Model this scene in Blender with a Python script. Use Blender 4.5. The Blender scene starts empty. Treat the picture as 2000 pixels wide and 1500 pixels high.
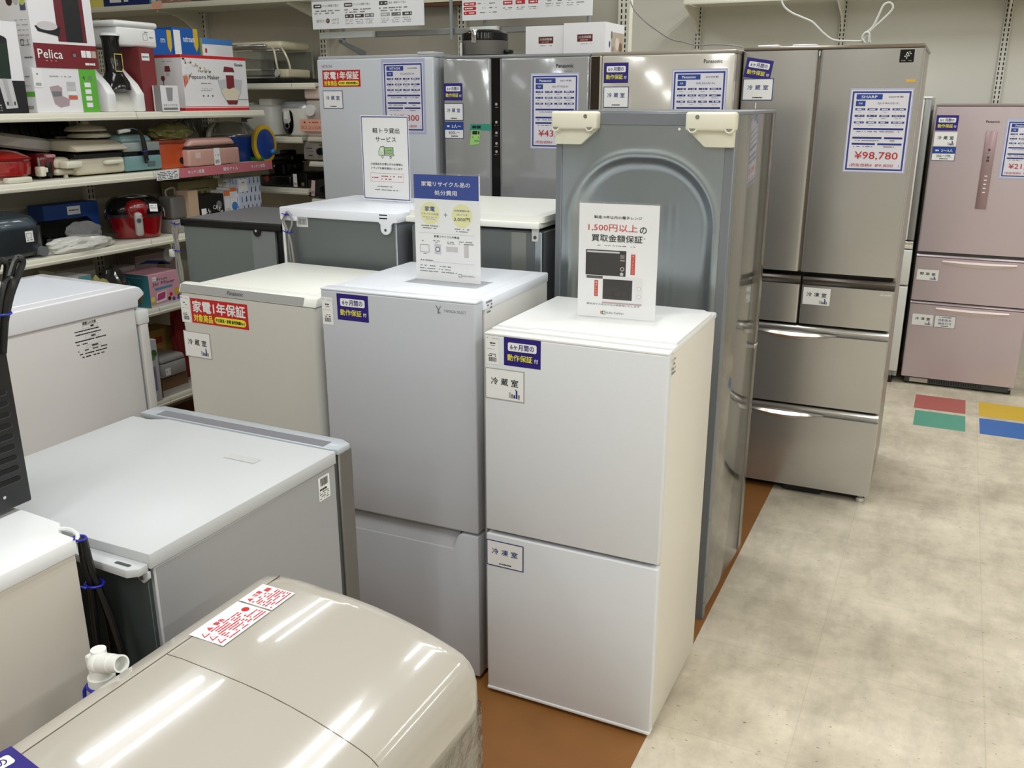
import bpy, bmesh, math, random
from mathutils import Vector, Matrix

R = math.radians
SC = bpy.context.scene
COL = SC.collection
rnd = random.Random(7)

# ------------------------------------------------------------------ camera
F_PX, PITCH, ROLL, YAW, CAM_H = 1774.4, R(17.34), R(-0.05), R(25.63), 1.636
_cp, _sp, _cy, _sy = math.cos(PITCH), math.sin(PITCH), math.cos(YAW), math.sin(YAW)
FWD = Vector((-_sy * _cp, _cy * _cp, -_sp))
_r0 = Vector((_cy, _sy, 0))
_u0 = _r0.cross(FWD)
RGT = _r0 * math.cos(ROLL) + _u0 * math.sin(ROLL)
UPV = -_r0 * math.sin(ROLL) + _u0 * math.cos(ROLL)
CAMPOS = Vector((0, 0, CAM_H))
cd = bpy.data.cameras.new('camera')
cam = bpy.data.objects.new('camera', cd)
COL.objects.link(cam)
cd.sensor_fit = 'HORIZONTAL'
cd.sensor_width = 36.0
cd.lens = F_PX / 2000 * 36.0
cd.clip_start = 0.02
cam.matrix_world = Matrix(((RGT.x, UPV.x, -FWD.x, 0), (RGT.y, UPV.y, -FWD.y, 0), (RGT.z, UPV.z, -FWD.z, CAM_H), (0, 0, 0, 1)))
SC.camera = cam

# ------------------------------------------------------------------ colour management, world, lamps
SC.view_settings.view_transform = 'Standard'
SC.view_settings.look = 'None'
SC.view_settings.gamma = 1.0
SC.view_settings.use_curve_mapping = False
SC.view_settings.exposure = 0.0
SC.cycles.use_denoising = True
SC.cycles.use_adaptive_sampling = True
SC.cycles.adaptive_threshold = 0.03
SC.cycles.max_bounces = 6
SC.cycles.diffuse_bounces = 4
SC.cycles.glossy_bounces = 3
SC.cycles.transmission_bounces = 6
SC.cycles.transparent_max_bounces = 12
SC.cycles.caustics_reflective = False
SC.cycles.caustics_refractive = False
SC.cycles.sample_clamp_indirect = 6.0

world = bpy.data.worlds.new('world')
SC.world = world
world.use_nodes = True
world.node_tree.nodes['Background'].inputs[0].default_value = (1.0, 0.97, 0.92, 1)
world.node_tree.nodes['Background'].inputs[1].default_value = 0.15

CEIL = 2.95
LAMP_W = 15.0
LAMP_XY = []
for lx in (-4.6, -2.75, -0.9, 0.95, 2.8):
    for ly in (-2.4, -0.75, 0.9, 2.45, 3.85, 5.15):
        LAMP_XY.append((lx, ly))
for lx, ly in LAMP_XY:
    for dx in (-0.09, 0.09):
        ld = bpy.data.lights.new('ceiling_tube', 'AREA')
        ld.shape = 'RECTANGLE'
        ld.size = 0.035
        ld.size_y = 0.95
        ld.energy = LAMP_W / 2 * {-4.6: 0.12, -2.75: 0.7, -0.9: 1.0, 0.95: 1.0, 2.8: 0.9}[lx] * {-2.4: 1.0, -0.75: 1.0, 0.9: 1.0, 2.45: 0.78, 3.85: 0.40, 5.15: 1.05}[ly]
        ld.color = (0.94, 0.98, 1.0)
        lo = bpy.data.objects.new('ceiling_tube', ld)
        COL.objects.link(lo)
        lo.location = (lx + dx, ly, CEIL - 0.085)

# ------------------------------------------------------------------ materials
def s2l(c):
    c = c / 255.0
    return c / 12.92 if c <= 0.04045 else ((c + 0.055) / 1.055) ** 2.4

_M = {}
def M(name, rgb=(200, 200, 200), rough=0.45, metal=0.0, coat=0.0, noise=0.0, nscale=6.0, bump=0.0, bscale=300.0, stretch=None, alpha=1.0, aniso=0.0):
    """procedural principled material; colours given as sRGB 0-255"""
    if name in _M:
        return _M[name]
    m = bpy.data.materials.new(name)
    m.use_nodes = True
    nt = m.node_tree
    b = nt.nodes['Principled BSDF']
    lin = tuple(s2l(c) for c in rgb) + (1,)
    b.inputs['Base Color'].default_value = lin
    b.inputs['Roughness'].default_value = rough
    b.inputs['Metallic'].default_value = metal
    if coat:
        b.inputs['Coat Weight'].default_value = coat
        b.inputs['Coat Roughness'].default_value = 0.04
    if noise or bump:
        tc = nt.nodes.new('ShaderNodeTexCoord')
        mp = nt.nodes.new('ShaderNodeMapping')
        nt.links.new(tc.outputs['Object'], mp.inputs['Vector'])
        if stretch:
            mp.inputs['Scale'].default_value = stretch
    if noise:
        n = nt.nodes.new('ShaderNodeTexNoise')
        n.inputs['Scale'].default_value = nscale
        n.inputs['Detail'].default_value = 4
        nt.links.new(mp.outputs['Vector'], n.inputs['Vector'])
        cr = nt.nodes.new('ShaderNodeMix')
        cr.data_type = 'RGBA'
        cr.inputs[6].default_value = tuple(max(0, c * (1 - noise)) for c in lin[:3]) + (1,)
        cr.inputs[7].default_value = tuple(min(1, c * (1 + noise)) for c in lin[:3]) + (1,)
        nt.links.new(n.outputs['Fac'], cr.inputs[0])
        nt.links.new(cr.outputs[2], b.inputs['Base Color'])
    if bump:
        n2 = nt.nodes.new('ShaderNodeTexNoise')
        n2.inputs['Scale'].default_value = bscale
        nt.links.new(mp.outputs['Vector'], n2.inputs['Vector'])
        bp = nt.nodes.new('ShaderNodeBump')
        bp.inputs['Strength'].default_value = bump
        bp.inputs['Distance'].default_value = 0.002
        nt.links.new(n2.outputs['Fac'], bp.inputs['Height'])
        nt.links.new(bp.outputs['Normal'], b.inputs['Normal'])
    _M[name] = m
    return m

def clear_mat(name, tint=(245, 250, 250), opacity=0.08, gloss=0.12, rough=0.05, bump=0.0, edge=0.6):
    """thin clear plastic: mostly see-through, with a glossy skin"""
    if name in _M:
        return _M[name]
    m = bpy.data.materials.new(name)
    m.use_nodes = True
    nt = m.node_tree
    nt.nodes.remove(nt.nodes['Principled BSDF'])
    out = nt.nodes['Material Output']
    tr = nt.nodes.new('ShaderNodeBsdfTransparent')
    tr.inputs[0].default_value = tuple(s2l(c) for c in tint) + (1,)
    df = nt.nodes.new('ShaderNodeBsdfDiffuse')
    df.inputs[0].default_value = tuple(s2l(c) for c in tint) + (1,)
    gl = nt.nodes.new('ShaderNodeBsdfGlossy')
    gl.inputs['Roughness'].default_value = rough
    m1 = nt.nodes.new('ShaderNodeMixShader')
    m1.inputs[0].default_value = opacity
    nt.links.new(tr.outputs[0], m1.inputs[1])
    nt.links.new(df.outputs[0], m1.inputs[2])
    m2 = nt.nodes.new('ShaderNodeMixShader')
    lw = nt.nodes.new('ShaderNodeLayerWeight')
    lw.inputs[0].default_value = 0.25
    mul = nt.nodes.new('ShaderNodeMath')
    mul.operation = 'MULTIPLY_ADD'
    mul.inputs[1].default_value = edge
    mul.inputs[2].default_value = gloss * 0.4
    nt.links.new(lw.outputs['Fresnel'], mul.inputs[0])
    nt.links.new(mul.outputs[0], m2.inputs[0])
    nt.links.new(m1.outputs[0], m2.inputs[1])
    nt.links.new(gl.outputs[0], m2.inputs[2])
    if bump:
        n2 = nt.nodes.new('ShaderNodeTexNoise')
        n2.inputs['Scale'].default_value = 22
        n2.inputs['Detail'].default_value = 3
        bp = nt.nodes.new('ShaderNodeBump')
        bp.inputs['Strength'].default_value = bump
        bp.inputs['Distance'].default_value = 0.03
        nt.links.new(n2.outputs['Fac'], bp.inputs['Height'])
        nt.links.new(bp.outputs['Normal'], gl.inputs['Normal'])
    nt.links.new(m2.outputs[0], out.inputs[0])
    _M[name] = m
    return m

WHITE = M('white_enamel', (238, 238, 236), 0.32, noise=0.01)
WHITE_TEX = M('white_textured', (226, 228, 231), 0.42, bump=0.12, bscale=420)
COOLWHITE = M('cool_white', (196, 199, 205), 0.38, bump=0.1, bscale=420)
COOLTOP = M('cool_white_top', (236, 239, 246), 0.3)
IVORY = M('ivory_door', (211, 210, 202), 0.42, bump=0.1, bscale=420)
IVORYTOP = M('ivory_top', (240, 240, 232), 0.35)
GREYSIDE = M('grey_side', (176, 175, 172), 0.38)
GREYTOP = M('grey_top', (214, 216, 216), 0.35)
GREYTRIM = M('grey_trim', (150, 152, 158), 0.4)
DARKGREY = M('dark_grey', (70, 72, 74), 0.5)
BLACK = M('black_plastic', (10, 10, 11), 0.3)
BLACKGLOSS = M('black_gloss', (10, 10, 11), 0.12)
RUBBER = M('black_rubber', (20, 20, 20), 0.7)
GALV = M('galvanised_steel', (170, 178, 182), 0.29, metal=0.85, noise=0.06, nscale=14)
BACKSHEET = M('grey_back_sheet', (112, 118, 118), 0.38, metal=0.35, noise=0.04, nscale=4)
SILVERG = M('silver_grey_glass', (168, 169, 170), 0.10, metal=0.25, coat=0.5)
CHAMP = M('champagne_gloss', (206, 201, 191), 0.12, metal=0.2, coat=0.5)
STAIN = M('brushed_stainless', (190, 188, 185), 0.24, metal=0.72, noise=0.05, nscale=5, stretch=(2, 2, 260), coat=0.5)
PINK = M('pink_metal', (206, 190, 195), 0.34, metal=0.45, noise=0.02, nscale=3)
CHROME = M('chrome', (220, 220, 220), 0.12, metal=1.0)
SIDEPAINT = M('glossy_grey_side', (124, 120, 114), 0.10, metal=0.5, coat=0.4)
PAPER = M('paper_white', (240, 240, 238), 0.6)
PAPERG = M('paper_grey_white', (242, 242, 242), 0.6)
INK = M('ink_black', (28, 28, 30), 0.6)
INKG = M('ink_grey', (120, 120, 122), 0.6)
INKL = M('ink_light_grey', (176, 176, 178), 0.6)
NAVY = M('ink_navy', (38, 22, 118), 0.45)
BLUE = M('ink_blue', (32, 66, 150), 0.5)
DBLUE = M('ink_dark_blue', (38, 48, 128), 0.5)
RED = M('ink_red', (196, 28, 32), 0.5)
DRED = M('ink_dark_red', (186, 46, 46), 0.5)
YEL = M('ink_yellow', (240, 232, 70), 0.5)
LEMON = M('ink_lemon', (236, 236, 180), 0.55)
GREEN = M('ink_green', (96, 178, 58), 0.5)
LGREEN = M('ink_light_green', (170, 222, 160), 0.5)
MAROON = M('ink_maroon', (120, 24, 36), 0.45)
ORANGE = M('ink_orange', (232, 120, 60), 0.5)
PINKP = M('paper_pink', (246, 184, 160), 0.6)
RAILPINK = M('rail_pink', (205, 118, 128), 0.5)
TEAL = M('ink_teal', (74, 140, 152), 0.5)
CORD_GREY = M('grey_cord', (150, 146, 140), 0.5)
CORD_WHITE = M('white_cord', (225, 225, 218), 0.5)
BLUETIE = M('blue_twist_tie', (22, 34, 160), 0.4)
CREAM = M('cream_plastic', (228, 224, 204), 0.4)
SHELFM = M('cream_shelf_enamel', (226, 222, 205), 0.4)
PANELM = M('beige_panel', (196, 190, 174), 0.6, noise=0.02, nscale=3)
CARD = M('brown_cardboard', (190, 160, 122), 0.75, noise=0.05, nscale=20)
ACRYL = clear_mat('clear_acrylic', (255, 255, 255), 0.01, 0.06, 0.02, edge=0.05)
SLEEVE = clear_mat('clear_sleeve', (225, 228, 245), 0.30, 0.05, 0.08)
WRAP = clear_mat('stretch_wrap', (235, 232, 226), 0.06, 0.16, 0.10, bump=0.8)
BAG = clear_mat('clear_bag', (240, 240, 240), 0.12, 0.22, 0.08, bump=1.0)

# ------------------------------------------------------------------ mesh building helpers
def axis_mat(o, u, v, n):
    return Matrix(((u[0], v[0], n[0], o[0]), (u[1], v[1], n[1], o[1]), (u[2], v[2], n[2], o[2]), (0, 0, 0, 1)))

class MB:
    """collects shapes into one mesh with several materials"""
    def __init__(self):
        self.v, self.f, self.fm, self.mats = [], [], [], []

    def mi(self, m):
        if m not in self.mats:
            self.mats.append(m)
        return self.mats.index(m)

    def add(self, verts, faces, m, mtx=None):
        o = len(self.v)
        if mtx is not None:
            verts = [mtx @ Vector(p) for p in verts]
        self.v += [tuple(p) for p in verts]
        self.f += [tuple(i + o for i in f) for f in faces]
        self.fm += [self.mi(m)] * len(faces)

    def bm(self, bm, m, mtx=None):
        bm.verts.index_update()
        self.add([v.co.copy() for v in bm.verts], [[v.index for v in f.verts] for f in bm.faces], m, mtx)
        bm.free()

    def box(self, x0, y0, z0, x1, y1, z1, m, bev=0.0, seg=2, mtx=None, taper=None, only=None):
        bm = bmesh.new()
        vs = [bm.verts.new(p) for p in ((x0, y0, z0), (x1, y0, z0), (x1, y1, z0), (x0, y1, z0), (x0, y0, z1), (x1, y0, z1), (x1, y1, z1), (x0, y1, z1))]
        if taper:   # scale of the top about its centre
            cx, cyy = (x0 + x1) / 2, (y0 + y1) / 2
            for q in vs[4:]:
                q.co.x = cx + (q.co.x - cx) * taper
                q.co.y = cyy + (q.co.y - cyy) * taper
        for f in ((3, 2, 1, 0), (4, 5, 6, 7), (0, 1, 5, 4), (1, 2, 6, 5), (2, 3, 7, 6), (3, 0, 4, 7)):
            bm.faces.new([vs[i] for i in f])
        if bev > 0:
            es = bm.edges[:]
            if only == 'vert':
                es = [e for e in es if abs(e.verts[0].co.z - e.verts[1].co.z) > 1e-6]
            elif only == 'top':
                es = [e for e in es if e.verts[0].co.z > z1 - 1e-6 and e.verts[1].co.z > z1 - 1e-6]
            elif only == 'notbottom':
                es = [e for e in es if not (e.verts[0].co.z < z0 + 1e-6 and e.verts[1].co.z < z0 + 1e-6)]
            elif only == 'front':
                es = [e for e in es if e.verts[0].co.y < y0 + 1e-6 and e.verts[1].co.y < y0 + 1e-6]
            bmesh.ops.bevel(bm, geom=es, offset=bev, segments=seg, profile=0.5, affect='EDGES', clamp_overlap=True)
        self.bm(bm, m, mtx)
        return self

    def prism(self, pts, a0, a1, m, plane='xz', bev=0.0, seg=2, mtx=None):
        """outline pts in a plane, pushed along the third axis from a0 to a1"""
        bm = bmesh.new()
        def P(p, t):
            return {'xz': (p[0], t, p[1]), 'xy': (p[0], p[1], t), 'yz': (t, p[0], p[1])}[plane]
        lo = [bm.verts.new(P(p, a0)) for p in pts]
        hi = [bm.verts.new(P(p, a1)) for p in pts]
        n = len(pts)
        bm.faces.new(lo)
        bm.faces.new(hi[::-1])
        for i in range(n):
            bm.faces.new((lo[i], hi[i], hi[(i + 1) % n], lo[(i + 1) % n]))
        bmesh.ops.recalc_face_normals(bm, faces=bm.faces[:])
        if bev > 0:
            es = [e for e in bm.edges if len(e.link_faces) == 2 and e.calc_face_angle(0) > R(25)]
            bmesh.ops.bevel(bm, geom=es, offset=bev, segments=seg, profile=0.5, affect='EDGES', clamp_overlap=True)
        self.bm(bm, m, mtx)
        return self

    def cyl(self, p0, p1, r, m, n=20, r2=None, caps=True):
        p0, p1 = Vector(p0), Vector(p1)
        d = (p1 - p0).normalized()
        a = d.orthogonal().normalized()
        b = d.cross(a)
        r2 = r if r2 is None else r2
        vs, fs = [], []
        for i in range(n):
            t = 2 * math.pi * i / n
            e = a * math.cos(t) + b * math.sin(t)
            vs += [p0 + e * r, p1 + e * r2]
        for i in range(n):
            j = (i + 1) % n
            fs.append((2 * i, 2 * j, 2 * j + 1, 2 * i + 1))
        if caps:
            fs.append(tuple(2 * i for i in range(n))[::-1])
            fs.append(tuple(2 * i + 1 for i in range(n)))
        self.add(vs, fs, m)
        return self

    def tube(self, path, r, m, n=8, smooth=3, closed=False):
        pts = [Vector(p) for p in path]
        if smooth and len(pts) > 2:
            out = []
            L = len(pts)
            rng = range(L if closed else L - 1)
            for i in rng:
                p0 = pts[(i - 1) % L] if (closed or i > 0) else pts[0]
                p1, p2 = pts[i], pts[(i + 1) % L]
                p3 = pts[(i + 2) % L] if (closed or i + 2 < L) else pts[-1]
                for k in range(smooth):
                    t = k / smooth
                    out.append(0.5 * ((2 * p1) + (-p0 + p2) * t + (2 * p0 - 5 * p1 + 4 * p2 - p3) * t * t + (-p0 + 3 * p1 - 3 * p2 + p3) * t ** 3))
            if not closed:
                out.append(pts[-1])
            pts = out
        L = len(pts)
        vs, fs = [], []
        prev = None
        for i, p in enumerate(pts):
            d = (pts[(i + 1) % L] - pts[i - 1]) if closed else (pts[min(i + 1, L - 1)] - pts[max(i - 1, 0)])
            d = d.normalized() if d.length > 1e-9 else Vector((0, 0, 1))
            a = d.orthogonal() if prev is None else prev - d * prev.dot(d)
            a = a.normalized() if a.length > 1e-9 else d.orthogonal().normalized()
            prev = a
            b = d.cross(a)
            for k in range(n):
                t = 2 * math.pi * k / n
                vs.append(p + (a * math.cos(t) + b * math.sin(t)) * r)
        for i in range(L if closed else L - 1):
            j = (i + 1) % L
            for k in range(n):
                k2 = (k + 1) % n
                fs.append((i * n + k, i * n + k2, j * n + k2, j * n + k))
        if not closed:
            fs.append(tuple(range(n))[::-1])
            fs.append(tuple((L - 1) * n + k for k in range(n)))
        self.add(vs, fs, m)
        return self

    def lathe(self, prof, c, m, n=32, sx=1.0, sy=1.0, mtx=None, power=2.0):
        """profile (r, z) round the z axis; power > 2 squares the plan off"""
        vs, fs = [], []
        for i in range(n):
            t = 2 * math.pi * i / n
            ct, st = math.cos(t), math.sin(t)
            if power != 2.0:
                k = (abs(ct) ** power + abs(st) ** power) ** (-1 / power)
                ct, st = ct * k, st * k
            for r, z in prof:
                vs.append((c[0] + r * ct * sx, c[1] + r * st * sy, c[2] + z))
        L = len(prof)
        for i in range(n):
            j = (i + 1) % n
            for k in range(L - 1):
                fs.append((i * L + k, j * L + k, j * L + k + 1, i * L + k + 1))
        if prof[0][0] > 1e-6:
            fs.append(tuple(i * L for i in range(n))[::-1])
        if prof[-1][0] > 1e-6:
            fs.append(tuple(i * L + L - 1 for i in range(n)))
        self.add(vs, fs, m, mtx)
        return self

    def sphere(self, c, r, m, sx=1, sy=1, sz=1, n=20, mtx=None):
        k = n // 2
        self.lathe([(max(1e-7, r * math.sin(math.pi * i / k)), -r * sz * math.cos(math.pi * i / k)) for i in range(k + 1)], c, m, n, sx, sy, mtx)
        return self

    def quad(self, pts, m):
        self.add(pts, [tuple(range(len(pts)))], m)
        return self

    def build(self, name, parent=None, loc=None, rot=None, flat=False, angle=38):
        me = bpy.data.meshes.new(name)
        me.from_pydata([tuple(p) for p in self.v], [], self.f)
        for m in self.mats:
            me.materials.append(m)
        me.polygons.foreach_set('material_index', self.fm)
        if not flat:
            me.polygons.foreach_set('use_smooth', [True] * len(me.polygons))
            me.set_sharp_from_angle(angle=R(angle))
        me.update()
        o = bpy.data.objects.new(name, me)
        COL.objects.link(o)
        if parent is not None:
            o.parent = parent
        if loc is not None:
            o.location = loc
        if rot is not None:
            o.rotation_euler = rot
        return o

def thing(name, label, cat, loc=(0, 0, 0), rz=0.0, group=None):
    o = bpy.data.objects.new(name, None)
    COL.objects.link(o)
    o.empty_display_size = 0.1
    o.location = loc
    o.rotation_euler = (0, 0, rz)
    o['label'] = label
    o['category'] = cat
    if group:
        o['group'] = group
    return o

def tag(o, label, cat, group=None):
    o['label'] = label
    o['category'] = cat
    if group:
        o['group'] = group
    return o

def struct(o):
    o['kind'] = 'structure'
    return o

# ------------------------------------------------------------------ print: flat ink on a surface
_TX = {}
def text_geo(s):
    k = s
    if k not in _TX:
        c = bpy.data.curves.new('lettering', 'FONT')
        c.body = s
        c.resolution_u = 2
        c.fill_mode = 'FRONT'
        o = bpy.data.objects.new('lettering', c)
        me = bpy.data.meshes.new_from_object(o)
        vs = [(v.co.x, v.co.y) for v in me.vertices]
        fs = [tuple(p.vertices) for p in me.polygons]
        bpy.data.objects.remove(o)
        bpy.data.curves.remove(c)
        bpy.data.meshes.remove(me)
        if vs:
            x0, x1 = min(v[0] for v in vs), max(v[0] for v in vs)
            y0, y1 = min(v[1] for v in vs), max(v[1] for v in vs)
        else:
            x0 = y0 = 0
            x1 = y1 = 1
        _TX[k] = (vs, fs, x0, y0, max(x1 - x0, 1e-4), max(y1 - y0, 1e-4))
    return _TX[k]

class Ink:
    """draws on the plane through o spanned by u, v (unit vectors, metres); n points to the viewer"""
    STEP = 0.00035
    def __init__(self, mb, o, u=(1, 0, 0), v=(0, 0, 1), n=(0, -1, 0)):
        self.mb, self.o, self.u, self.v, self.n = mb, Vector(o), Vector(u), Vector(v), Vector(n)

    def P(self, x, y, l):
        return self.o + self.u * x + self.v * y + self.n * (self.STEP * l)

    def poly(self, pts, m, l=1):
        pts = [self.P(x, y, l) for x, y in pts]
        a = (pts[1] - pts[0]).cross(pts[2] - pts[0])
        self.mb.add(pts if a.dot(self.n) >= 0 else pts[::-1], [tuple(range(len(pts)))], m)

    def rect(self, x0, y0, x1, y1, m, l=1):
        self.poly([(x0, y0), (x1, y0), (x1, y1), (x0, y1)], m, l)

    def rrect(self, x0, y0, x1, y1, r, m, l=1):
        pts = []
        for cx, cy, a in ((x1 - r, y0 + r, -90), (x1 - r, y1 - r, 0), (x0 + r, y1 - r, 90), (x0 + r, y0 + r, 180)):
            for k in range(5):
                t = R(a + 22.5 * k)
                pts.append((cx + r * math.cos(t), cy + r * math.sin(t)))
        self.poly(pts, m, l)

    def disc(self, cx, cy, r, m, l=1, n=24, sy=1.0):
        self.poly([(cx + r * math.cos(2 * math.pi * i / n), cy + r * sy * math.sin(2 * math.pi * i / n)) for i in range(n)], m, l)

    def frame(self, x0, y0, x1, y1, w, m, l=1):
        self.rect(x0, y0, x1, y0 + w, m, l)
        self.rect(x0, y1 - w, x1, y1, m, l)
        self.rect(x0, y0 + w, x0 + w, y1 - w, m, l)
        self.rect(x1 - w, y0 + w, x1, y1 - w, m, l)

    def text(self, s, cx, cy, m, h=None, w=None, l=2, bold=0.0, rot=0):
        vs, fs, x0, y0, tw, th = text_geo(s)
        if bold:
            for q, (ox, oy) in enumerate(((-1, 0), (1, 0), (0, 1), (0, -1))):
                kk = (h if h else w * th / tw) / max(th, 0.7) * bold * 0.8
                self.text(s, cx + ox * kk, cy + oy * kk, m, h, w, l + 0.12 * (q + 1), 0.0, rot)
        if h is None:
            k = kx = w / tw
        else:
            k = h / th
            kx = k if w is None else w / tw
        pts = []
        for x, y in vs:
            px, py = (x - x0 - tw / 2) * kx, (y - y0 - th / 2) * k
            if rot:
                c, s_ = math.cos(rot), math.sin(rot)
                px, py = px * c - py * s_, px * s_ + py * c
            pts.append(self.P(cx + px, cy + py, l))
        self.mb.add(pts, fs, m)

    def dashes(self, x0, y, x1, h, m, l=2, fill=0.72, seed=0):
        """a line of print too small to read"""
        rr = random.Random(int((x0 * 977 + y * 3571 + x1 * 131) * 1e4) + seed)
        x = x0
        while x < x1 - h * 0.4:
            w = h * rr.uniform(0.5, 2.2)
            if rr.random() < fill:
                hh = h * rr.uniform(0.75, 1.0)
                self.rect(x, y - hh / 2, min(x + w, x1), y + hh / 2, m, l)
            x += w + h * 0.18

    def barcode(self, x0, y0, x1, y1, m=None, l=2):
        rr = random.Random(int((x0 + y0) * 1e5))
        x = x0
        while x < x1:
            w = rr.choice((0.0007, 0.0011, 0.0016))
            self.rect(x, y0, min(x + w, x1), y1, m or INK, l)
            x += w + rr.choice((0.0007, 0.0012))

# ------------------------------------------------------------------ where a ray of the photograph meets a plane of the shop
def at(px, py, **k):
    d = FWD + RGT * ((px - 1000) / F_PX) - UPV * ((py - 750) / F_PX)
    (a, v), = k.items()
    i = 'xyz'.index(a)
    return CAMPOS + d * ((v - CAMPOS[i]) / d[i])
# ================================================================== the shop shell
def floor_material():
    m = bpy.data.materials.new('worn_vinyl_tile')
    m.use_nodes = True
    nt = m.node_tree
    L = nt.links.new
    b = nt.nodes['Principled BSDF']
    tc = nt.nodes.new('ShaderNodeTexCoord')
    def noise(scale, detail, stretch=(1, 1, 1), rough=0.55):
        mp = nt.nodes.new('ShaderNodeMapping')
        mp.inputs['Scale'].default_value = stretch
        L(tc.outputs['Object'], mp.inputs['Vector'])
        n = nt.nodes.new('ShaderNodeTexNoise')
        n.inputs['Scale'].default_value = scale
        n.inputs['Detail'].default_value = detail
        n.inputs['Roughness'].default_value = rough
        L(mp.outputs[0], n.inputs['Vector'])
        return n
    def ramp(src, a, bb, ca, cb):
        r = nt.nodes.new('ShaderNodeValToRGB')
        r.color_ramp.elements[0].position = a
        r.color_ramp.elements[1].position = bb
        r.color_ramp.elements[0].color = ca
        r.color_ramp.elements[1].color = cb
        L(src, r.inputs[0])
        return r
    def mul(a, c, f=1.0):
        x = nt.nodes.new('ShaderNodeMix')
        x.data_type = 'RGBA'
        x.blend_type = 'MULTIPLY'
        x.inputs[0].default_value = f
        L(a, x.inputs[6])
        L(c, x.inputs[7])
        return x.outputs[2]
    g = lambda v: (v, v, v, 1)
    lin = lambda c: tuple(s2l(k) for k in c) + (1,)
    big = ramp(noise(1.3, 8, (1, 1.6, 1), 0.65).outputs['Fac'], 0.30, 0.68, lin((184, 172, 150)), lin((242, 230, 208)))
    streak = ramp(noise(3.5, 6, (2.4, 0.9, 1), 0.7).outputs['Fac'], 0.33, 0.55, g(0.80), g(1.0))
    mott = ramp(noise(28, 4).outputs['Fac'], 0.3, 0.7, g(0.94), g(1.03))
    spk = ramp(noise(55, 2, (1, 2.2, 1)).outputs['Fac'], 0.275, 0.30, g(0.40), g(1.0))
    br = nt.nodes.new('ShaderNodeTexBrick')
    br.offset = 0.0
    br.inputs['Scale'].default_value = 1.0
    br.inputs['Mortar Size'].default_value = 0.0022
    br.inputs['Mortar Smooth'].default_value = 0.6
    br.inputs['Brick Width'].default_value = 0.465
    br.inputs['Row Height'].default_value = 0.465
    br.inputs['Color1'].default_value = g(1.0)
    br.inputs['Color2'].default_value = g(0.96)
    br.inputs['Mortar'].default_value = g(0.87)
    mp = nt.nodes.new('ShaderNodeMapping')
    mp.inputs['Location'].default_value = (0.205, -3.0 + 0.465 * 10, 0)
    L(tc.outputs['Object'], mp.inputs['Vector'])
    L(mp.outputs[0], br.inputs['Vector'])
    c = mul(big.outputs[0], streak.outputs[0])
    c = mul(c, mott.outputs[0])
    c = mul(c, spk.outputs[0])
    c = mul(c, br.outputs[0])
    L(c, b.inputs['Base Color'])
    rr = ramp(noise(6, 5).outputs['Fac'], 0.3, 0.7, g(0.38), g(0.55))
    L(rr.outputs[0], b.inputs['Roughness'])
    b.inputs['Specular IOR Level'].default_value = 0.35
    return m

WALLM = M('cream_wall', (214, 211, 200), 0.7, noise=0.015, nscale=2)
X0, X1, Y0, Y1 = -6.2, 4.6, -4.4, 6.46
mb = MB()
mb.box(X0, Y0, -0.1, X1, Y1, 0.0, floor_material())
k = Ink(mb, (0, 0, 0), (1, 0, 0), (0, 1, 0), (0, 0, 1))
sq = [M('floor_red', (176, 92, 84), 0.45, noise=0.08, nscale=9), M('floor_green', (84, 160, 136), 0.45, noise=0.08, nscale=9),
      M('floor_yellow', (214, 176, 44), 0.45, noise=0.08, nscale=9), M('floor_blue', (44, 104, 180), 0.45, noise=0.08, nscale=9)]
for q, (ax, ay, bx, by) in enumerate(((-0.055, 5.29, 0.205, 5.555), (-0.045, 4.985, 0.205, 5.25), (0.272, 5.29, 0.54, 5.555), (0.272, 4.985, 0.54, 5.25))):
    k.rect(ax, ay, bx, by, sq[q], 1)
struct(mb.build('floor'))
mb = MB()
mb.box(-3.9, -1.5, 0.0, -0.562, 3.93, 0.002, M('orange_vinyl', (142, 94, 46), 0.5, noise=0.16, nscale=9))
struct(mb.build('floor_display_strip'))
mb = MB()
mb.box(X0, Y0, CEIL, X1, Y1, CEIL + 0.1, M('ceiling_board', (232, 230, 222), 0.8, noise=0.02, nscale=30))
for lx, ly in LAMP_XY:
    mb.box(lx - 0.16, ly - 0.63, CEIL - 0.05, lx + 0.16, ly + 0.63, CEIL - 0.002, M('lamp_housing', (236, 236, 232), 0.5))
struct(mb.build('ceiling'))
for nm, a in (('wall_back', (X0, Y1, 0, X1, Y1 + 0.12, CEIL)), ('wall_front', (X0, Y0 - 0.12, 0, X1, Y0, CEIL)),
              ('wall_left', (X0 - 0.12, Y0, 0, X0, Y1, CEIL)), ('wall_right', (X1, Y0, 0, X1 + 0.12, Y1, CEIL))):
    mb = MB()
    mb.box(*a, WALLM)
    struct(mb.build(nm))

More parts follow.
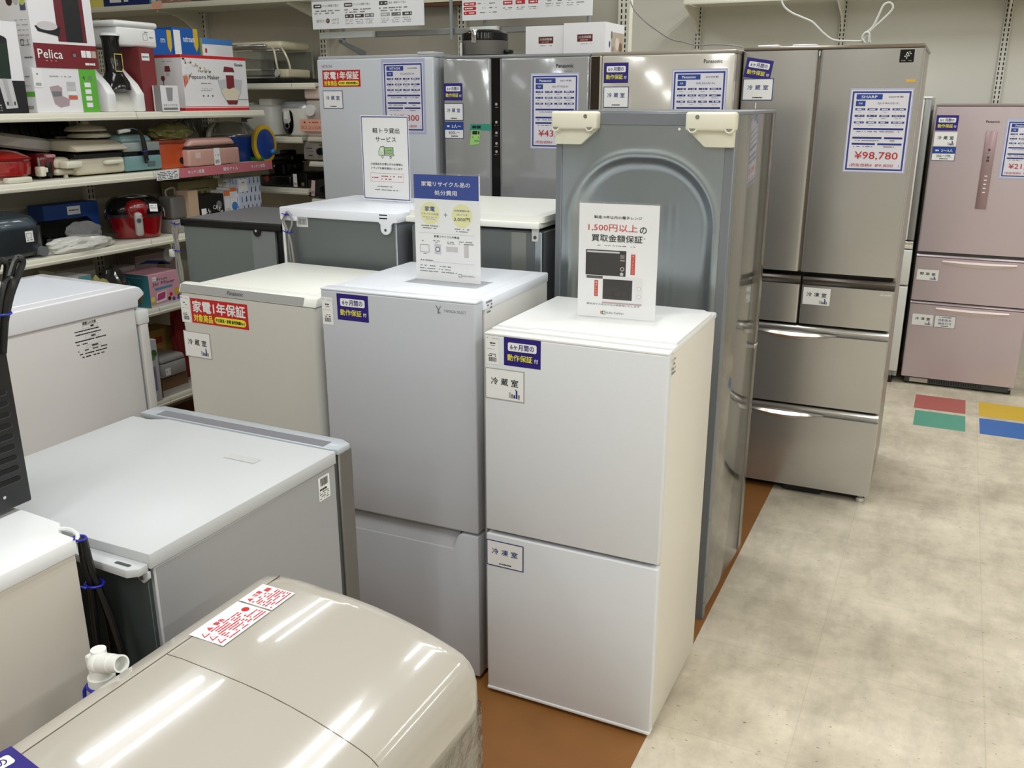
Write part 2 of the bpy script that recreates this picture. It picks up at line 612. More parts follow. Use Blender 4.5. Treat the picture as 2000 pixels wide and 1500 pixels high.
# ------------------------------------------------------------------ shelving
SLOT = M('slot_dark', (40, 38, 34), 0.8)
def post(parent, x, y, z0, z1, w=0.05, d=0.03, m=SHELFM, cols=2, zs0=None, zs1=None, n=(0, -1, 0), name='post'):
    """slotted upright; front at y, slots drawn on the face towards n"""
    mb = MB()
    if abs(n[1]) > 0.5:
        mb.box(x - w / 2, y, z0, x + w / 2, y + d, z1, m, 0.002, 1)
        k = Ink(mb, (x, y, 0), (1, 0, 0), (0, 0, 1), (0, -1, 0))
    else:
        mb.box(x - d, y - w / 2, z0, x, y + w / 2, z1, m, 0.002, 1)
        k = Ink(mb, (x, y, 0), (0, 1, 0), (0, 0, 1), (1, 0, 0))
    z = (zs0 if zs0 is not None else z0) + 0.02
    while z < (zs1 if zs1 is not None else z1) - 0.02:
        for c in ((-0.011, 0.011) if cols == 2 else (0,)):
            k.rect(c - 0.0035, z, c + 0.0035, z + 0.017, SLOT, 1)
        z += 0.027
    return mb.build(name, parent, flat=True)

def shelf_board(parent, a, b, zt, face, back, lip=0.033, along='y', m=SHELFM):
    """board with a rounded price-rail lip; a..b along the run, face/back across it"""
    mb = MB()
    zl = zt - lip
    if along == 'y':
        mb.box(back, a, zt - 0.02, face - 0.012, b, zt, m, 0.002, 1)
        mb.prism([(face - 0.014, zl), (face - 0.002, zl), (face, zl + 0.004), (face, zl + 0.012), (face - 0.006, zl + 0.014), (face - 0.006, zt - 0.006), (face - 0.01, zt), (face - 0.014, zt)], a, b, m, 'xz')
    else:
        mb.box(a, face + 0.012, zt - 0.02, b, back, zt, m, 0.002, 1)
        mb.prism([(face + 0.014, zl), (face + 0.002, zl), (face, zl + 0.004), (face, zl + 0.012), (face + 0.006, zl + 0.014), (face + 0.006, zt - 0.006), (face + 0.01, zt), (face + 0.014, zt)], a, b, m, 'yz')
    return mb.build('shelf', parent)

LX = -3.37          # front edge of the left shelves
LB = -3.80          # their back panel
ZL = {'t': 2.035, 1: 1.588, 2: 1.320, 3: 1.012, 4: 0.688, 5: 0.232}
U = thing('shop_shelving', 'long cream metal shelving of small kitchen appliances along the left side', 'shelving', (LB, 3.0, 0))
def wparent(o, p):
    """keep world-built geometry in place under a moved Empty"""
    o.parent = p
    o.matrix_parent_inverse = (Matrix.Translation(p.location) @ Matrix.Rotation(p.rotation_euler.z, 4, 'Z')).inverted()
    return o
mb = MB()
mb.box(LB - 0.02, 1.2, 0, LB, 3.98, 1.60, PANELM)
wparent(mb.build('back_panel'), U)
for py in (1.25, 3.15 - 0.9, 3.15, 3.96):
    wparent(post(None, LB + 0.03, py, 0, 1.60, n=(1, 0, 0), zs0=0.3), U)
for kk, ends in ((1, ((1.25, 3.12), (3.124, 3.985))), (2, ((1.25, 3.18), (3.184, 3.985))), (3, ((1.25, 3.12), (3.124, 3.70))), (4, ((1.25, 3.12), (3.124, 3.70))), (5, ((1.25, 3.12), (3.124, 3.70)))):
    for a, b in ends:
        wparent(shelf_board(None, a, b, ZL[kk], LX, LB + 0.005), U)
for py in (-4.3,):
    mb = MB()     # curved bracket under the top shelf
    bracket_pts = [(4.57, 2.14), (4.22, 2.14), (4.22, 2.125)]
    bracket_pts += [(4.545 - 0.28 * (1 - math.sin(t)), 2.125 - 0.19 * (1 - math.cos(t))) for t in [R(90 * q / 8) for q in range(9)]]
    bracket_pts += [(4.545, 1.80), (4.57, 1.80)]

RY = 4.20           # front edge of the far shelves
RB = 4.60
W2 = thing('shop_shelving', 'cream metal shelving facing the aisle behind the tall white refrigerator', 'shelving', (-3.2, RB, 0))
mb = MB()
mb.box(-6.15, RB, 0, -1.60, RB + 0.03, 2.75, PANELM)
wparent(mb.build('back_panel'), W2)
for px_ in (-5.2, -4.3, -3.40):
    wparent(post(None, px_, RB - 0.03, 0, 2.75, zs0=0.8), W2)
mb = MB(); mb.prism(bracket_pts, -4.306, -4.294, SHELFM, 'yz'); wparent(mb.build('bracket'), W2)
wparent(post(None, -2.49, RB - 0.03, 0, 2.75, zs0=1.6), W2)
wparent(post(None, -1.575, RB - 0.05, 0, 2.75, w=0.06, d=0.05, zs0=1.7), W2)
wparent(shelf_board(None, -4.8, -3.36, 1.728, RY, RB - 0.005, along='x'), W2)
wparent(shelf_board(None, -3.355, -3.20, 1.728, RY, RB - 0.005, along='x'), W2)
wparent(shelf_board(None, -4.8, -3.31, 1.442, RY, RB - 0.005, along='x'), W2)
wparent(shelf_board(None, -4.8, -3.29, 1.160, RY, RB - 0.005, along='x'), W2)
wparent(shelf_board(None, -6.1, -3.36, 2.17, RY, RB - 0.005, along='x', lip=0.03), W2)
wparent(shelf_board(None, -3.355, -3.20, 2.17, RY, RB - 0.005, along='x', lip=0.03), W2)
for zt in (1.445, 1.310, 1.105):
    wparent(shelf_board(None, -3.285, -2.80, zt, RY + 0.02, RB - 0.005, along='x', lip=0.026), W2)
mb = MB()
pts = [(RB - 0.03, 2.145), (RY + 0.02, 2.145), (RY + 0.02, 2.13), (RB - 0.10, 2.06), (RB - 0.045, 1.98), (RB - 0.03, 1.98)]
mb.prism(pts, -3.36, -3.35, SHELFM, 'yz')
wparent(mb.build('bracket'), W2)

# rail of grey tube in front of the panel that carries the two guide boards
W3 = W2
mb = MB()
mb.box(-3.13, 4.31, 1.955, -1.60, 4.33, 1.985, M('rail_grey', (150, 150, 146), 0.4, metal=0.3), 0.003, 1)
wparent(mb.build('display_bar'), W3)
for a, b in ((-3.20, -2.86), (-2.28, -2.13)):
    mb = MB()
    mb.box(a, 4.27, 1.953, b, 4.305, 1.985, M('clear_white_clip', (226, 232, 230), 0.2, coat=0.4), 0.004, 2)
    wparent(mb.build('clip'), W3)
for x in (-3.06, -2.40, -2.21, -1.66):
    mb = MB()
    mb.cyl((x, 4.300, 1.93), (x, 4.300, 2.45), 0.009, GREYTRIM, 12)
    wparent(mb.build('hanging_rod'), W3)
for x in (-3.11, -2.30):
    mb = MB()
    mb.prism([(4.33, 1.95), (4.57, 1.90), (4.57, 1.85), (4.52, 1.88), (4.33, 1.935)], x - 0.006, x + 0.006, GREYTRIM, 'yz')
    wparent(mb.build('bracket'), W3)

# far wall: shelf high up, slotted uprights
W4 = thing('wall_shelf', 'cream shelf with slotted uprights high on the far cream wall', 'shelf', (0, Y1, 0))
for x in (-2.62, -1.70, -0.775, 0.15, 1.08):
    wparent(post(None, x, Y1 - 0.022, 0, CEIL, w=0.042, d=0.022, m=WALLM, zs0=1.3, zs1=2.5), W4)
for a, b in ((-1.70, -0.78), (-0.775, 0.14), (0.145, 1.07)):
    wparent(shelf_board(None, a, b, 2.245, 6.05, Y1 - 0.022, along='x', lip=0.034), W4)
for x in (-1.70, -0.775, 0.15):
    mb = MB()
    mb.prism([(Y1 - 0.022, 2.22), (6.09, 2.22), (6.09, 2.205), (Y1 - 0.10, 2.13), (Y1 - 0.045, 2.06), (Y1 - 0.022, 2.06)], x - 0.005, x + 0.005, SHELFM, 'yz')
    wparent(mb.build('bracket'), W4)

fb_ = at(832, 14, y=4.5)
mb = MB()
mb.box(-2.78, 4.50, fb_.z, -2.20, 4.515, fb_.z + 0.40, M('frame_brown', (92, 58, 36), 0.5), 0.003, 1)
mb.box(-2.76, 4.497, fb_.z + 0.022, -2.22, 4.501, fb_.z + 0.38, M('frame_cream', (226, 220, 190), 0.6))
for fx in (-2.70, -2.28): mb.box(fx - 0.01, 4.51, fb_.z + 0.1, fx + 0.01, 4.60, fb_.z + 0.13, GREYTRIM)
tag(mb.build('framed_board'), 'cream board in a brown frame behind the gap between the two guide boards', 'board')

# guide boards
def guide_board(x0, x1, z0, z1, y, which, label):
    mb = MB()
    w, h = x1 - x0, z1 - z0
    face = M('board_face', (246, 247, 248), 0.35)
    mb.box(0, 0, 0, w, 0.006, h, face, 0.001, 1)
    k = Ink(mb, (0, 0, 0))
    D = M('ink_brown_grey', (74, 66, 64), 0.5)
    if which == 1:
        k.rect(0, 0.135, w, 0.160, M('board_grey', (188, 188, 188), 0.4), 1)
        k.rect(0.0, 0.160, w, h, D, 1)
        for i, (s, x) in enumerate((('ガスの種類で選ぶ', 0.05), ('グリルの種類で選ぶ', 0.245), ('素材・機能などで選ぶ', 0.46))):
            k.rrect(x - 0.038, 0.103, x + 0.014, 0.122, 0.006, D, 1)
            k.dashes(x - 0.032, 0.1125, x + 0.010, 0.007, PAPER, 2)
            k.text(s, x + 0.072, 0.113, INKG, w=0.105, l=2)
            k.dashes(x - 0.038, 0.089, x + 0.13, 0.006, INKG, 2)
            k.dashes(x - 0.038, 0.077, x + 0.09, 0.006, INKG, 2)
        k.text('都市ガス', 0.060, 0.040, INKG, h=0.016)
        k.disc(0.100, 0.040, 0.012, M('ink_plum', (110, 74, 78), 0.5), 1)
        k.text('or', 0.100, 0.040, PAPER, w=0.010, l=2)
        k.text('LPガス', 0.148, 0.044, INKG, h=0.014)
        k.dashes(0.125, 0.028, 0.172, 0.005, INKL, 2)
        for x, c in ((0.21, D), (0.272, D), (0.334, INKG), (0.43, INKL), (0.495, INKG), (0.560, D)):
            k.rect(x, 0.050, x + 0.055, 0.067, c, 1)
            k.dashes(x + 0.006, 0.0585, x + 0.05, 0.007, PAPER, 2)
            for r_ in range(3):
                k.dashes(x, 0.040 - r_ * 0.009, x + 0.05, 0.0045, INKL, 2, seed=r_)
    else:
        k.rrect(0.008, 0.120, 0.062, 0.140, 0.007, RED, 1)
        k.dashes(0.015, 0.130, 0.056, 0.008, PAPER, 2)
        k.text('容量で選ぶ', 0.105, 0.131, DRED, w=0.075)
        k.rrect(0.225, 0.122, 0.275, 0.140, 0.006, MAROON, 1)
        k.dashes(0.015, 0.098, 0.19, 0.006, INKL, 2)
        k.dashes(0.225, 0.101, 0.385, 0.006, INKL, 2)
        k.dashes(0.445, 0.108, 0.655, 0.006, INKG, 2)
        k.dashes(0.445, 0.094, 0.60, 0.006, INKG, 2)
        for r_, z in enumerate((0.067, 0.047, 0.026)):
            k.rrect(0.008, z, 0.078, z + 0.016, 0.006, RED, 1)
            k.dashes(0.016, z + 0.008, 0.068, 0.006, PAPER, 2, seed=r_)
            k.dashes(0.088, z + 0.008, 0.128, 0.005, INKG, 2, seed=r_)
            k.dashes(0.150, z + 0.008, 0.190, 0.005, INKG, 2, seed=r_)
        for x in (0.225, 0.292, 0.360):
            k.rect(x, 0.064, x + 0.050, 0.082, RED, 1)
            k.dashes(x + 0.008, 0.073, x + 0.044, 0.007, PAPER, 2)
            k.dashes(x, 0.050, x + 0.048, 0.004, INKG, 2)
            k.dashes(x + 0.006, 0.042, x + 0.042, 0.004, INKL, 2)
        for q, x in enumerate((0.455, 0.508, 0.560, 0.612)):
            c = (INKL, INKG, INK, INK)[q]
            k.poly([(x, 0.088), (x + 0.003, 0.070), (x + 0.023, 0.070), (x + 0.026, 0.088)], c, 1)
            k.dashes(x + 0.006, 0.079, x + 0.021, 0.006, PAPER, 2)
            k.dashes(x - 0.006, 0.060, x + 0.032, 0.004, INKG, 2)
            k.dashes(x - 0.003, 0.050, x + 0.028, 0.004, INKL, 2)
    return tag(mb.build('guide_board', None, (x0, y, z0), flat=True), label, 'sign board')
guide_board(-3.185, -2.50, 1.995, 2.19, 4.20, 1, 'white hanging guide board about gas types with dark grey tags')
guide_board(-2.31, -1.625, 2.012, 2.20, 4.25, 2, 'white hanging guide board with red tags above the grey refrigerator')
# ================================================================== stickers and cards (each one mesh on a face)
def st_six(parent, x, z, y=0.0, w=0.102, h=0.076, rot=0.0):
    """navy warranty sticker; x, z = lower left corner on the face at y"""
    mb = MB()
    c, s = math.cos(rot), math.sin(rot)
    k = Ink(mb, (x, y - 0.0006, z), (c, 0, s), (-s, 0, c))
    k.rect(0, 0, w, h, NAVY, 0)
    k.rrect(w * 0.11, h * 0.53, w * 0.89, h * 0.83, h * 0.06, PAPER, 1)
    k.text('6ヶ月間の', w * 0.5, h * 0.68, NAVY, w=w * 0.64, h=h * 0.20, l=2, bold=0.02)
    k.text('動作保証', w * 0.44, h * 0.30, YEL, w=w * 0.68, h=h * 0.23, l=2, bold=0.016)
    k.text('付', w * 0.88, h * 0.27, PAPER, h=h * 0.15, l=2, bold=0.02)
    return mb.build('warranty_sticker', parent, flat=True)

def st_year(parent, x, z, y=0.0, w=0.21, h=0.07):
    mb = MB()
    k = Ink(mb, (x, y - 0.0006, z))
    k.rect(0, 0, w, h, RED, 0)
    k.text('家電1年保証', w * 0.5, h * 0.68, PAPER, w=w * 0.92, h=h * 0.46, l=2, bold=0.035)
    k.text('対象商品', w * 0.21, h * 0.22, YEL, w=w * 0.34, h=h * 0.30, l=2, bold=0.03)
    k.rrect(w * 0.41, h * 0.08, w * 0.96, h * 0.36, h * 0.14, YEL, 1)
    k.text('中古家具・家電 販売実績No.1', w * 0.685, h * 0.22, INK, w=w * 0.50, h=h * 0.14, l=2, bold=0.03)
    return mb.build('warranty_sticker', parent, flat=True)

def st_room(parent, x, z, s='冷蔵室', y=0.0, w=0.106, h=0.078, style='frame', logo=True):
    """white card naming the compartment: style frame = clear holder, blue = blue border, plain"""
    mb = MB()
    k = Ink(mb, (x, y - 0.0012, z))
    ink = INK
    if style == 'frame':
        mb.box(x - 0.003, y - 0.0012, z - 0.003, x + w + 0.003, y, z + h + 0.003, M('clear_grey_holder', (176, 174, 172), 0.25), 0.0005, 1)
        k.rect(0, 0, w, h, PAPER, 1)
    elif style == 'blue':
        k.rect(-0.003, -0.003, w + 0.003, h + 0.003, M('ink_slate_blue', (52, 70, 130), 0.5), 0)
        k.rect(0, 0, w, h, PAPER, 1)
        ink = DBLUE
    else:
        k.rect(0, 0, w, h, PAPER, 1)
    for q, ch in enumerate(s):
        k.text(ch, w * (0.23 + 0.27 * q), h * 0.60, ink, w=w * 0.185, h=h * 0.24, l=2, bold=0.02)
    if style == 'blue':
        k.disc(w * 0.36, h * 0.10, h * 0.035, INK, 2, 10)
        k.dashes(w * 0.40, h * 0.10, w * 0.68, h * 0.06, INK, 2, fill=1.0)
    elif logo:      # little bottles and jars
        for q, (bx, bh, c) in enumerate(((0.62, 0.20, INKL), (0.68, 0.15, INKG), (0.74, 0.12, DBLUE), (0.80, 0.28, DBLUE), (0.86, 0.14, INKG))):
            k.rect(w * bx, h * 0.08, w * (bx + 0.045), h * (0.08 + bh), c, 2)
        k.disc(w * 0.80, h * 0.38, w * 0.016, INK, 2, 8)
        k.disc(w * 0.88, h * 0.09, w * 0.025, M('ink_tan', (190, 160, 100), 0.5), 3, 10)
    return mb.build('compartment_card', parent, flat=True)

def st_people(parent, x, z, a, b, y=0.0, w=0.098, h=0.072):
    mb = MB()
    k = Ink(mb, (x, y - 0.001, z))
    k.rect(-0.003, -0.003, w + 0.003, h + 0.003, M('ink_slate_blue', (52, 70, 130), 0.5), 0)
    k.rect(0, 0, w, h, PAPER, 1)
    k.rect(0, h * 0.52, w, h, BLUE, 2)
    k.dashes(w * 0.12, h * 0.76, w * 0.30, h * 0.13, PAPER, 3)
    k.text(a, w * 0.64, h * 0.76, PAPER, h=h * 0.24, w=w * 0.52, l=3, bold=0.02)
    k.text(b, w * 0.52, h * 0.34, INKG, h=h * 0.20, w=w * 0.66, l=3, bold=0.01)
    k.dashes(w * 0.34, h * 0.12, w * 0.72, h * 0.07, INK, 3, fill=1)
    return mb.build('size_card', parent, flat=True)

def st_price(parent, x, z, brand, year, model, price, tax, y=0.0, w=0.21, h=0.297, film=0.004):
    mb = MB()
    k = Ink(mb, (x, y - 0.001, z))
    k.rect(-film, -film, w + film, h + film * 1.6, M('film_margin', (186, 190, 222), 0.15, coat=0.4), 0)
    k.rect(0, 0, w, h, M('card_paper', (226, 224, 232), 0.5), 1)
    k.frame(w * 0.02, h * 0.015, w * 0.98, h * 0.985, w * 0.03, M('ink_border_blue', (48, 62, 138), 0.5), 2)
    k.rect(w * 0.09, h * 0.885, w * 0.52, h * 0.95, BLUE, 2)
    k.text(brand, w * 0.305, h * 0.917, PAPER, h=h * 0.032, w=w * 0.26, l=3, bold=0.02)
    k.text(year, w * 0.74, h * 0.917, INK, h=h * 0.022, w=w * 0.24, l=3)
    k.rect(w * 0.09, h * 0.805, w * 0.25, h * 0.87, BLUE, 2)
    k.text('型番', w * 0.17, h * 0.838, PAPER, h=h * 0.022, l=3)
    k.text(model, w * 0.62, h * 0.838, INKG, h=h * 0.028, w=w * 0.34, l=3)
    for r_ in range(3):
        zz = h * (0.755 - r_ * 0.08)
        for c in range(4):
            a = w * (0.09 + c * 0.205)
            b = a + w * (0.165 if c < 3 else 0.235)
            b = min(b, w * 0.92)
            k.rect(a, zz, b, zz + h * 0.024, DBLUE, 2)
            k.dashes(a + w * 0.03, zz + h * 0.012, b - w * 0.03, h * 0.010, PAPERG, 3, seed=c)
            k.dashes(a + w * 0.04, zz - h * 0.02, b - w * 0.05, h * 0.010, INKL, 3, seed=c + 7)
    k.rect(w * 0.09, h * 0.515, w * 0.92, h * 0.539, DBLUE, 2)
    k.dashes(w * 0.12, h * 0.495, w * 0.88, h * 0.012, INKG, 3)
    for zz, sp in ((0.405, 0.60), (0.33, 0.50)):
        k.rect(w * 0.09, h * zz, w * (sp - 0.02), h * (zz + 0.024), DBLUE, 2)
        k.rect(w * (sp + 0.02), h * zz, w * 0.92, h * (zz + 0.024), DBLUE, 2)
        k.dashes(w * 0.12, h * (zz - 0.02), w * (sp - 0.06), h * 0.012, INKG, 3)
        k.dashes(w * (sp + 0.12), h * (zz - 0.02), w * 0.80, h * 0.012, INKG, 3)
    k.text(price, w * 0.52, h * 0.195, DRED, h=h * 0.104, w=w * 0.72, l=3, bold=0.012)
    k.text('(税抜価格¥', w * 0.28, h * 0.075, DRED, h=h * 0.048, w=w * 0.38, l=3)
    k.text(tax, w * 0.67, h * 0.075, DRED, h=h * 0.042, w=w * 0.30, l=3)
    k.text(')', w * 0.91, h * 0.075, DRED, h=h * 0.040, l=3)
    return mb.build('price_card', parent, flat=True)

def st_tag(parent, x, z, y=0.0, w=0.036, h=0.078):
    """small white stock label with a barcode"""
    mb = MB()
    k = Ink(mb, (x, y - 0.0006, z))
    k.rect(0, 0, w, h, PAPER, 0)
    k.dashes(w * 0.06, h * 0.92, w * 0.25, h * 0.03, INKG, 1)
    k.dashes(w * 0.5, h * 0.90, w * 0.95, h * 0.025, INKL, 1)
    k.dashes(w * 0.30, h * 0.74, w * 0.75, h * 0.05, INK, 1)
    k.dashes(w * 0.36, h * 0.66, w * 0.70, h * 0.03, INKG, 1)
    k.dashes(w * 0.05, h * 0.54, w * 0.90, h * 0.018, INKL, 1)
    k.dashes(w * 0.25, h * 0.36, w * 0.75, h * 0.03, INK, 1)
    k.dashes(w * 0.15, h * 0.30, w * 0.80, h * 0.035, INK, 1)
    k.barcode(w * 0.20, h * 0.10, w * 0.80, h * 0.25, INK, 1)
    return mb.build('stock_label', parent, flat=True)

def lettering(parent, s, cx, z, h, m, y=0.0, w=None, name='brand_lettering', bold=0.0):
    mb = MB()
    Ink(mb, (0, y, 0)).text(s, cx, z, m, h=h, w=w, l=1, bold=bold)
    return mb.build(name, parent, flat=True)

def feet(parent, W, D, xs=None, y=0.04, m=RUBBER, h=0.03):
    for x in (xs or (0.05, W - 0.05)):
        mb = MB()
        mb.cyl((x, y, 0), (x, y, h * 0.6), 0.018, m, 16)
        mb.cyl((x, y, h * 0.6), (x, y, h), 0.013, GREYTRIM, 12)
        mb.build('foot', parent)

def door_slab(parent, x0, x1, z0, z1, y0, y1, m, bev=0.006, rnd_x=0.0, name='door', back=None):
    """front panel; rnd_x rounds the two upright front edges"""
    mb = MB()
    if rnd_x > 0:
        pts = [(x0, y1), (x0, y0 + rnd_x)]
        pts += [(x0 + rnd_x * (1 - math.cos(t)), y0 + rnd_x * (1 - math.sin(t))) for t in [R(90 * i / 6) for i in range(1, 7)]]
        pts += [(x1 - rnd_x * (1 - math.sin(t)), y0 + rnd_x * (1 - math.cos(t))) for t in [R(90 * i / 6) for i in range(0, 7)]]
        pts += [(x1, y1)]
        mb.prism(pts, z0, z1, m, 'xy')
    else:
        mb.box(x0, y0, z0, x1, y1, z1, m, bev, 3)
    return mb.build(name, parent)

def sign_stand(name, label, loc, rz, paint, w=0.21, h=0.297, group='acrylic sign stands on refrigerator tops'):
    """clear T-shaped stand holding a printed sheet; foot at the origin"""
    t = thing(name, label, 'sign stand', loc, rz, None)
    mb = MB()
    mb.box(-0.012, -0.050, 0.0, w + 0.012, 0.055, 0.003, ACRYL, 0.0008, 1)
    mb.build('foot_plate', t)
    mb = MB()
    mb.box(-0.002, -0.0035, 0.003, w + 0.002, -0.0015, h + 0.008, ACRYL, 0.0005, 1)
    mb.box(-0.002, 0.0025, 0.003, w + 0.002, 0.0045, h + 0.004, ACRYL, 0.0005, 1)
    mb.box(-0.002, -0.0015, h + 0.004, w + 0.002, 0.0035, h + 0.008, ACRYL, 0.0005, 1)
    mb.build('clear_holder', t)
    mb = MB()
    mb.box(0, 0.0, 0.003, w, 0.0006, h + 0.003, PAPERG)
    k = Ink(mb, (0, -0.0001, 0.003))
    k.STEP = 0.0002
    paint(k, w, h)
    mb.build('printed_sheet', t, flat=True)
    return t
# ================================================================== refrigerators, second row first named by what is on them
FR = 'used refrigerators for sale'

# --- short white two-door, front of the row
t = thing('refrigerator', 'short white two-door refrigerator with a microwave-oven sign standing on top', 'refrigerator', (-1.037, 1.998, 0), 0, FR)
W, D, H = 0.485, 0.459, 1.083
mb = MB(); mb.box(0.002, 0.030, 0.012, W - 0.002, D, 1.062, M('white_side_floor_bounce', (226, 220, 208), 0.40, bump=0.05, bscale=500), 0.004, 2)  # white side painted warm, floor bounce included in its colour
mb.box(0.03, 0.03, 0.0, W - 0.03, D - 0.03, 0.014, DARKGREY)
mb.build('cabinet_body', t)
mb = MB()
mb.box(0.0, 0.040, 1.060, W, D + 0.005, 1.076, WHITE, 0.004, 2)
mb.prism([(0.012, 0.052), (0.10, 0.052), (0.11, 0.072), (W - 0.002, 0.072), (W - 0.002, D - 0.045), (W - 0.03, D - 0.012), (0.012, D - 0.012)], 1.074, 1.083, WHITE, 'xy', 0.003)
mb.build('top_cover', t)
mb = MB(); mb.box(0.01, 0.026, 0.02, W - 0.01, 0.034, 1.06, GREYTRIM); mb.build('door_gasket', t)
d1 = door_slab(t, 0, W, 0.520, 1.066, 0, 0.026, WHITE_TEX, 0.004)
mb = MB(); mb.box(0.0, 0.0, 1.0655, W, 0.036, 1.072, WHITE, 0.002, 2); mb.build('door_cap', d1)
d2 = door_slab(t, 0, W, 0.022, 0.508, 0, 0.026, WHITE_TEX, 0.004)
mb = MB(); mb.box(0.0, -0.003, 0.014, W, 0.028, 0.0225, WHITE, 0.002, 2); mb.build('bottom_trim', d2)
st_tag(d1, 0.006, 0.990, w=0.036, h=0.076)
st_six(d1, 0.056, 0.992, h=0.074)
st_room(d1, 0.005, 0.900)
st_room(d2, 0.004, 0.416, '冷凍室', style='blue', h=0.072)
mb = MB()
k = Ink(mb, (W + 0.0004, 0, 0), (0, 1, 0), (0, 0, 1), (1, 0, 0))
for r_ in range(4):
    k.dashes(0.032, 1.048 - r_ * 0.011, 0.060, 0.006, INKG, 1, seed=r_)
mb.build('side_print', t, flat=True)
feet(t, W, D, y=0.06, h=0.014)

# --- tall pale two-door beside it
t = thing('refrigerator', 'pale bluish-white two-door refrigerator with a blue-headed recycling sign on top', 'refrigerator', (-1.561, 2.017, 0), R(1.3), FR)
W, D, H = 0.487, 0.487, 1.139
mb = MB(); mb.box(0.004, 0.052, 0.012, W - 0.001, D, 1.112, M('pale_side', (214, 212, 208), 0.40), 0.004, 2)
mb.box(0.03, 0.05, 0.0, W - 0.03, D - 0.03, 0.014, DARKGREY)
mb.build('cabinet_body', t)
mb = MB()
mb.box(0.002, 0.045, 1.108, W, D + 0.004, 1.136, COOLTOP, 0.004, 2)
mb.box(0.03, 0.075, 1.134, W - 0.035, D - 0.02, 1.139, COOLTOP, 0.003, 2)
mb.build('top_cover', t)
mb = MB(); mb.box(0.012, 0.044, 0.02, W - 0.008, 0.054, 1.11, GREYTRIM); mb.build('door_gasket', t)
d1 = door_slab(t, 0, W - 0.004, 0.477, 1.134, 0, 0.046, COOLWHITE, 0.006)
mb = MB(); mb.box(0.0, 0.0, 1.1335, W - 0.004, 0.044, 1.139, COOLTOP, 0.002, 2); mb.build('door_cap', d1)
mb = MB()
mb.prism([(0, 0.016), (W - 0.004, 0.016), (W - 0.004, 0.470), (0.430, 0.470), (0.418, 0.462), (0.402, 0.420), (0, 0.420)], 0, 0.046, COOLWHITE, 'xz', 0.004)
d2 = mb.build('door', t)
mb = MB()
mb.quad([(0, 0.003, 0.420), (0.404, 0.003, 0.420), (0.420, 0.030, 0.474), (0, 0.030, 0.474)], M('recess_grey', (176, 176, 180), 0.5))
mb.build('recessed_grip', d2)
st_tag(d1, 0.004, 1.036, w=0.036, h=0.078)
st_six(d1, 0.055, 1.054, h=0.074)
mb = MB()
k = Ink(mb, (0, 0, 0))
k.text('YAMADA SELECT', 0.424, 1.109, INKG, h=0.0075, w=0.066, l=1)
k.poly([(0.366, 1.122), (0.369, 1.122), (0.376, 1.112), (0.375, 1.100), (0.372, 1.100), (0.373, 1.111)], INKG, 1)
k.poly([(0.381, 1.121), (0.383, 1.121), (0.376, 1.108), (0.374, 1.110)], INKG, 1)
k.poly([(0.376, 1.106), (0.384, 1.104), (0.376, 1.103), (0.385, 1.099), (0.375, 1.101)], INKG, 1)
mb.build('brand_lettering', d1, flat=True)
mb = MB()
k = Ink(mb, (W + 0.0004, 0, 0), (0, 1, 0), (0, 0, 1), (1, 0, 0))
for r_ in range(4):
    k.dashes(0.056 + 0.006 * (r_ % 2), 1.128 - r_ * 0.009, 0.092, 0.006, INKG, 1, seed=r_)
mb.build('side_print', t, flat=True)
feet(t, W, D, y=0.07, h=0.014)

# --- cream one with the red warranty sticker
t = thing('refrigerator', 'cream-fronted refrigerator with a red warranty sticker and grey top strip', 'refrigerator', (-2.134, 2.055, 0), R(-1.1), FR)
W, D = 0.532, 0.500
mb = MB(); mb.box(0.006, 0.060, 0.012, W - 0.006, D, 1.068, GREYSIDE, 0.004, 2); mb.build('cabinet_body', t)
mb = MB()
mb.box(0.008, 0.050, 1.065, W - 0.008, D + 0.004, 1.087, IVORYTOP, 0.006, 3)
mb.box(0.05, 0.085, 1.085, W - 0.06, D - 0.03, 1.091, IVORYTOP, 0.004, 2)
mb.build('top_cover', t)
mb = MB(); mb.box(0.015, 0.050, 0.02, W - 0.015, 0.062, 1.064, DARKGREY); mb.build('door_gasket', t)
d1 = door_slab(t, 0, W, 0.40, 1.068, 0, 0.052, IVORY, rnd_x=0.022)
d2 = door_slab(t, 0, W, 0.02, 0.392, 0, 0.052, IVORY, rnd_x=0.022)
mb = MB()
bevp = [(0.0, 1.070), (0.052, 1.070), (0.052, 1.094), (0.030, 1.098), (0.010, 1.094)]
mb.prism(bevp, 0.0, W, IVORYTOP, 'yz', 0.003)
cap = mb.build('door_cap', d1)
mb = MB()
k = Ink(mb, (0, 0.0, 1.072), (1, 0, 0), Vector((0, 0.010, 0.024)).normalized(), Vector((0, -0.024, 0.010)).normalized())
k.rect(0.006, 0.001, W - 0.045, 0.025, M('strip_grey', (158, 158, 156), 0.4), 1)
k.text('Panasonic', 0.229, 0.0125, DARKGREY, h=0.012, w=0.062, l=2, bold=0.02)
mb.build('brand_strip', d1, flat=True)
st_tag(d1, 0.005, 0.976, w=0.038, h=0.085)
st_year(d1, 0.047, 0.978, w=0.229, h=0.078)
st_room(d1, 0.006, 0.868, w=0.106, h=0.078)
feet(t, W, D, y=0.07, h=0.014)

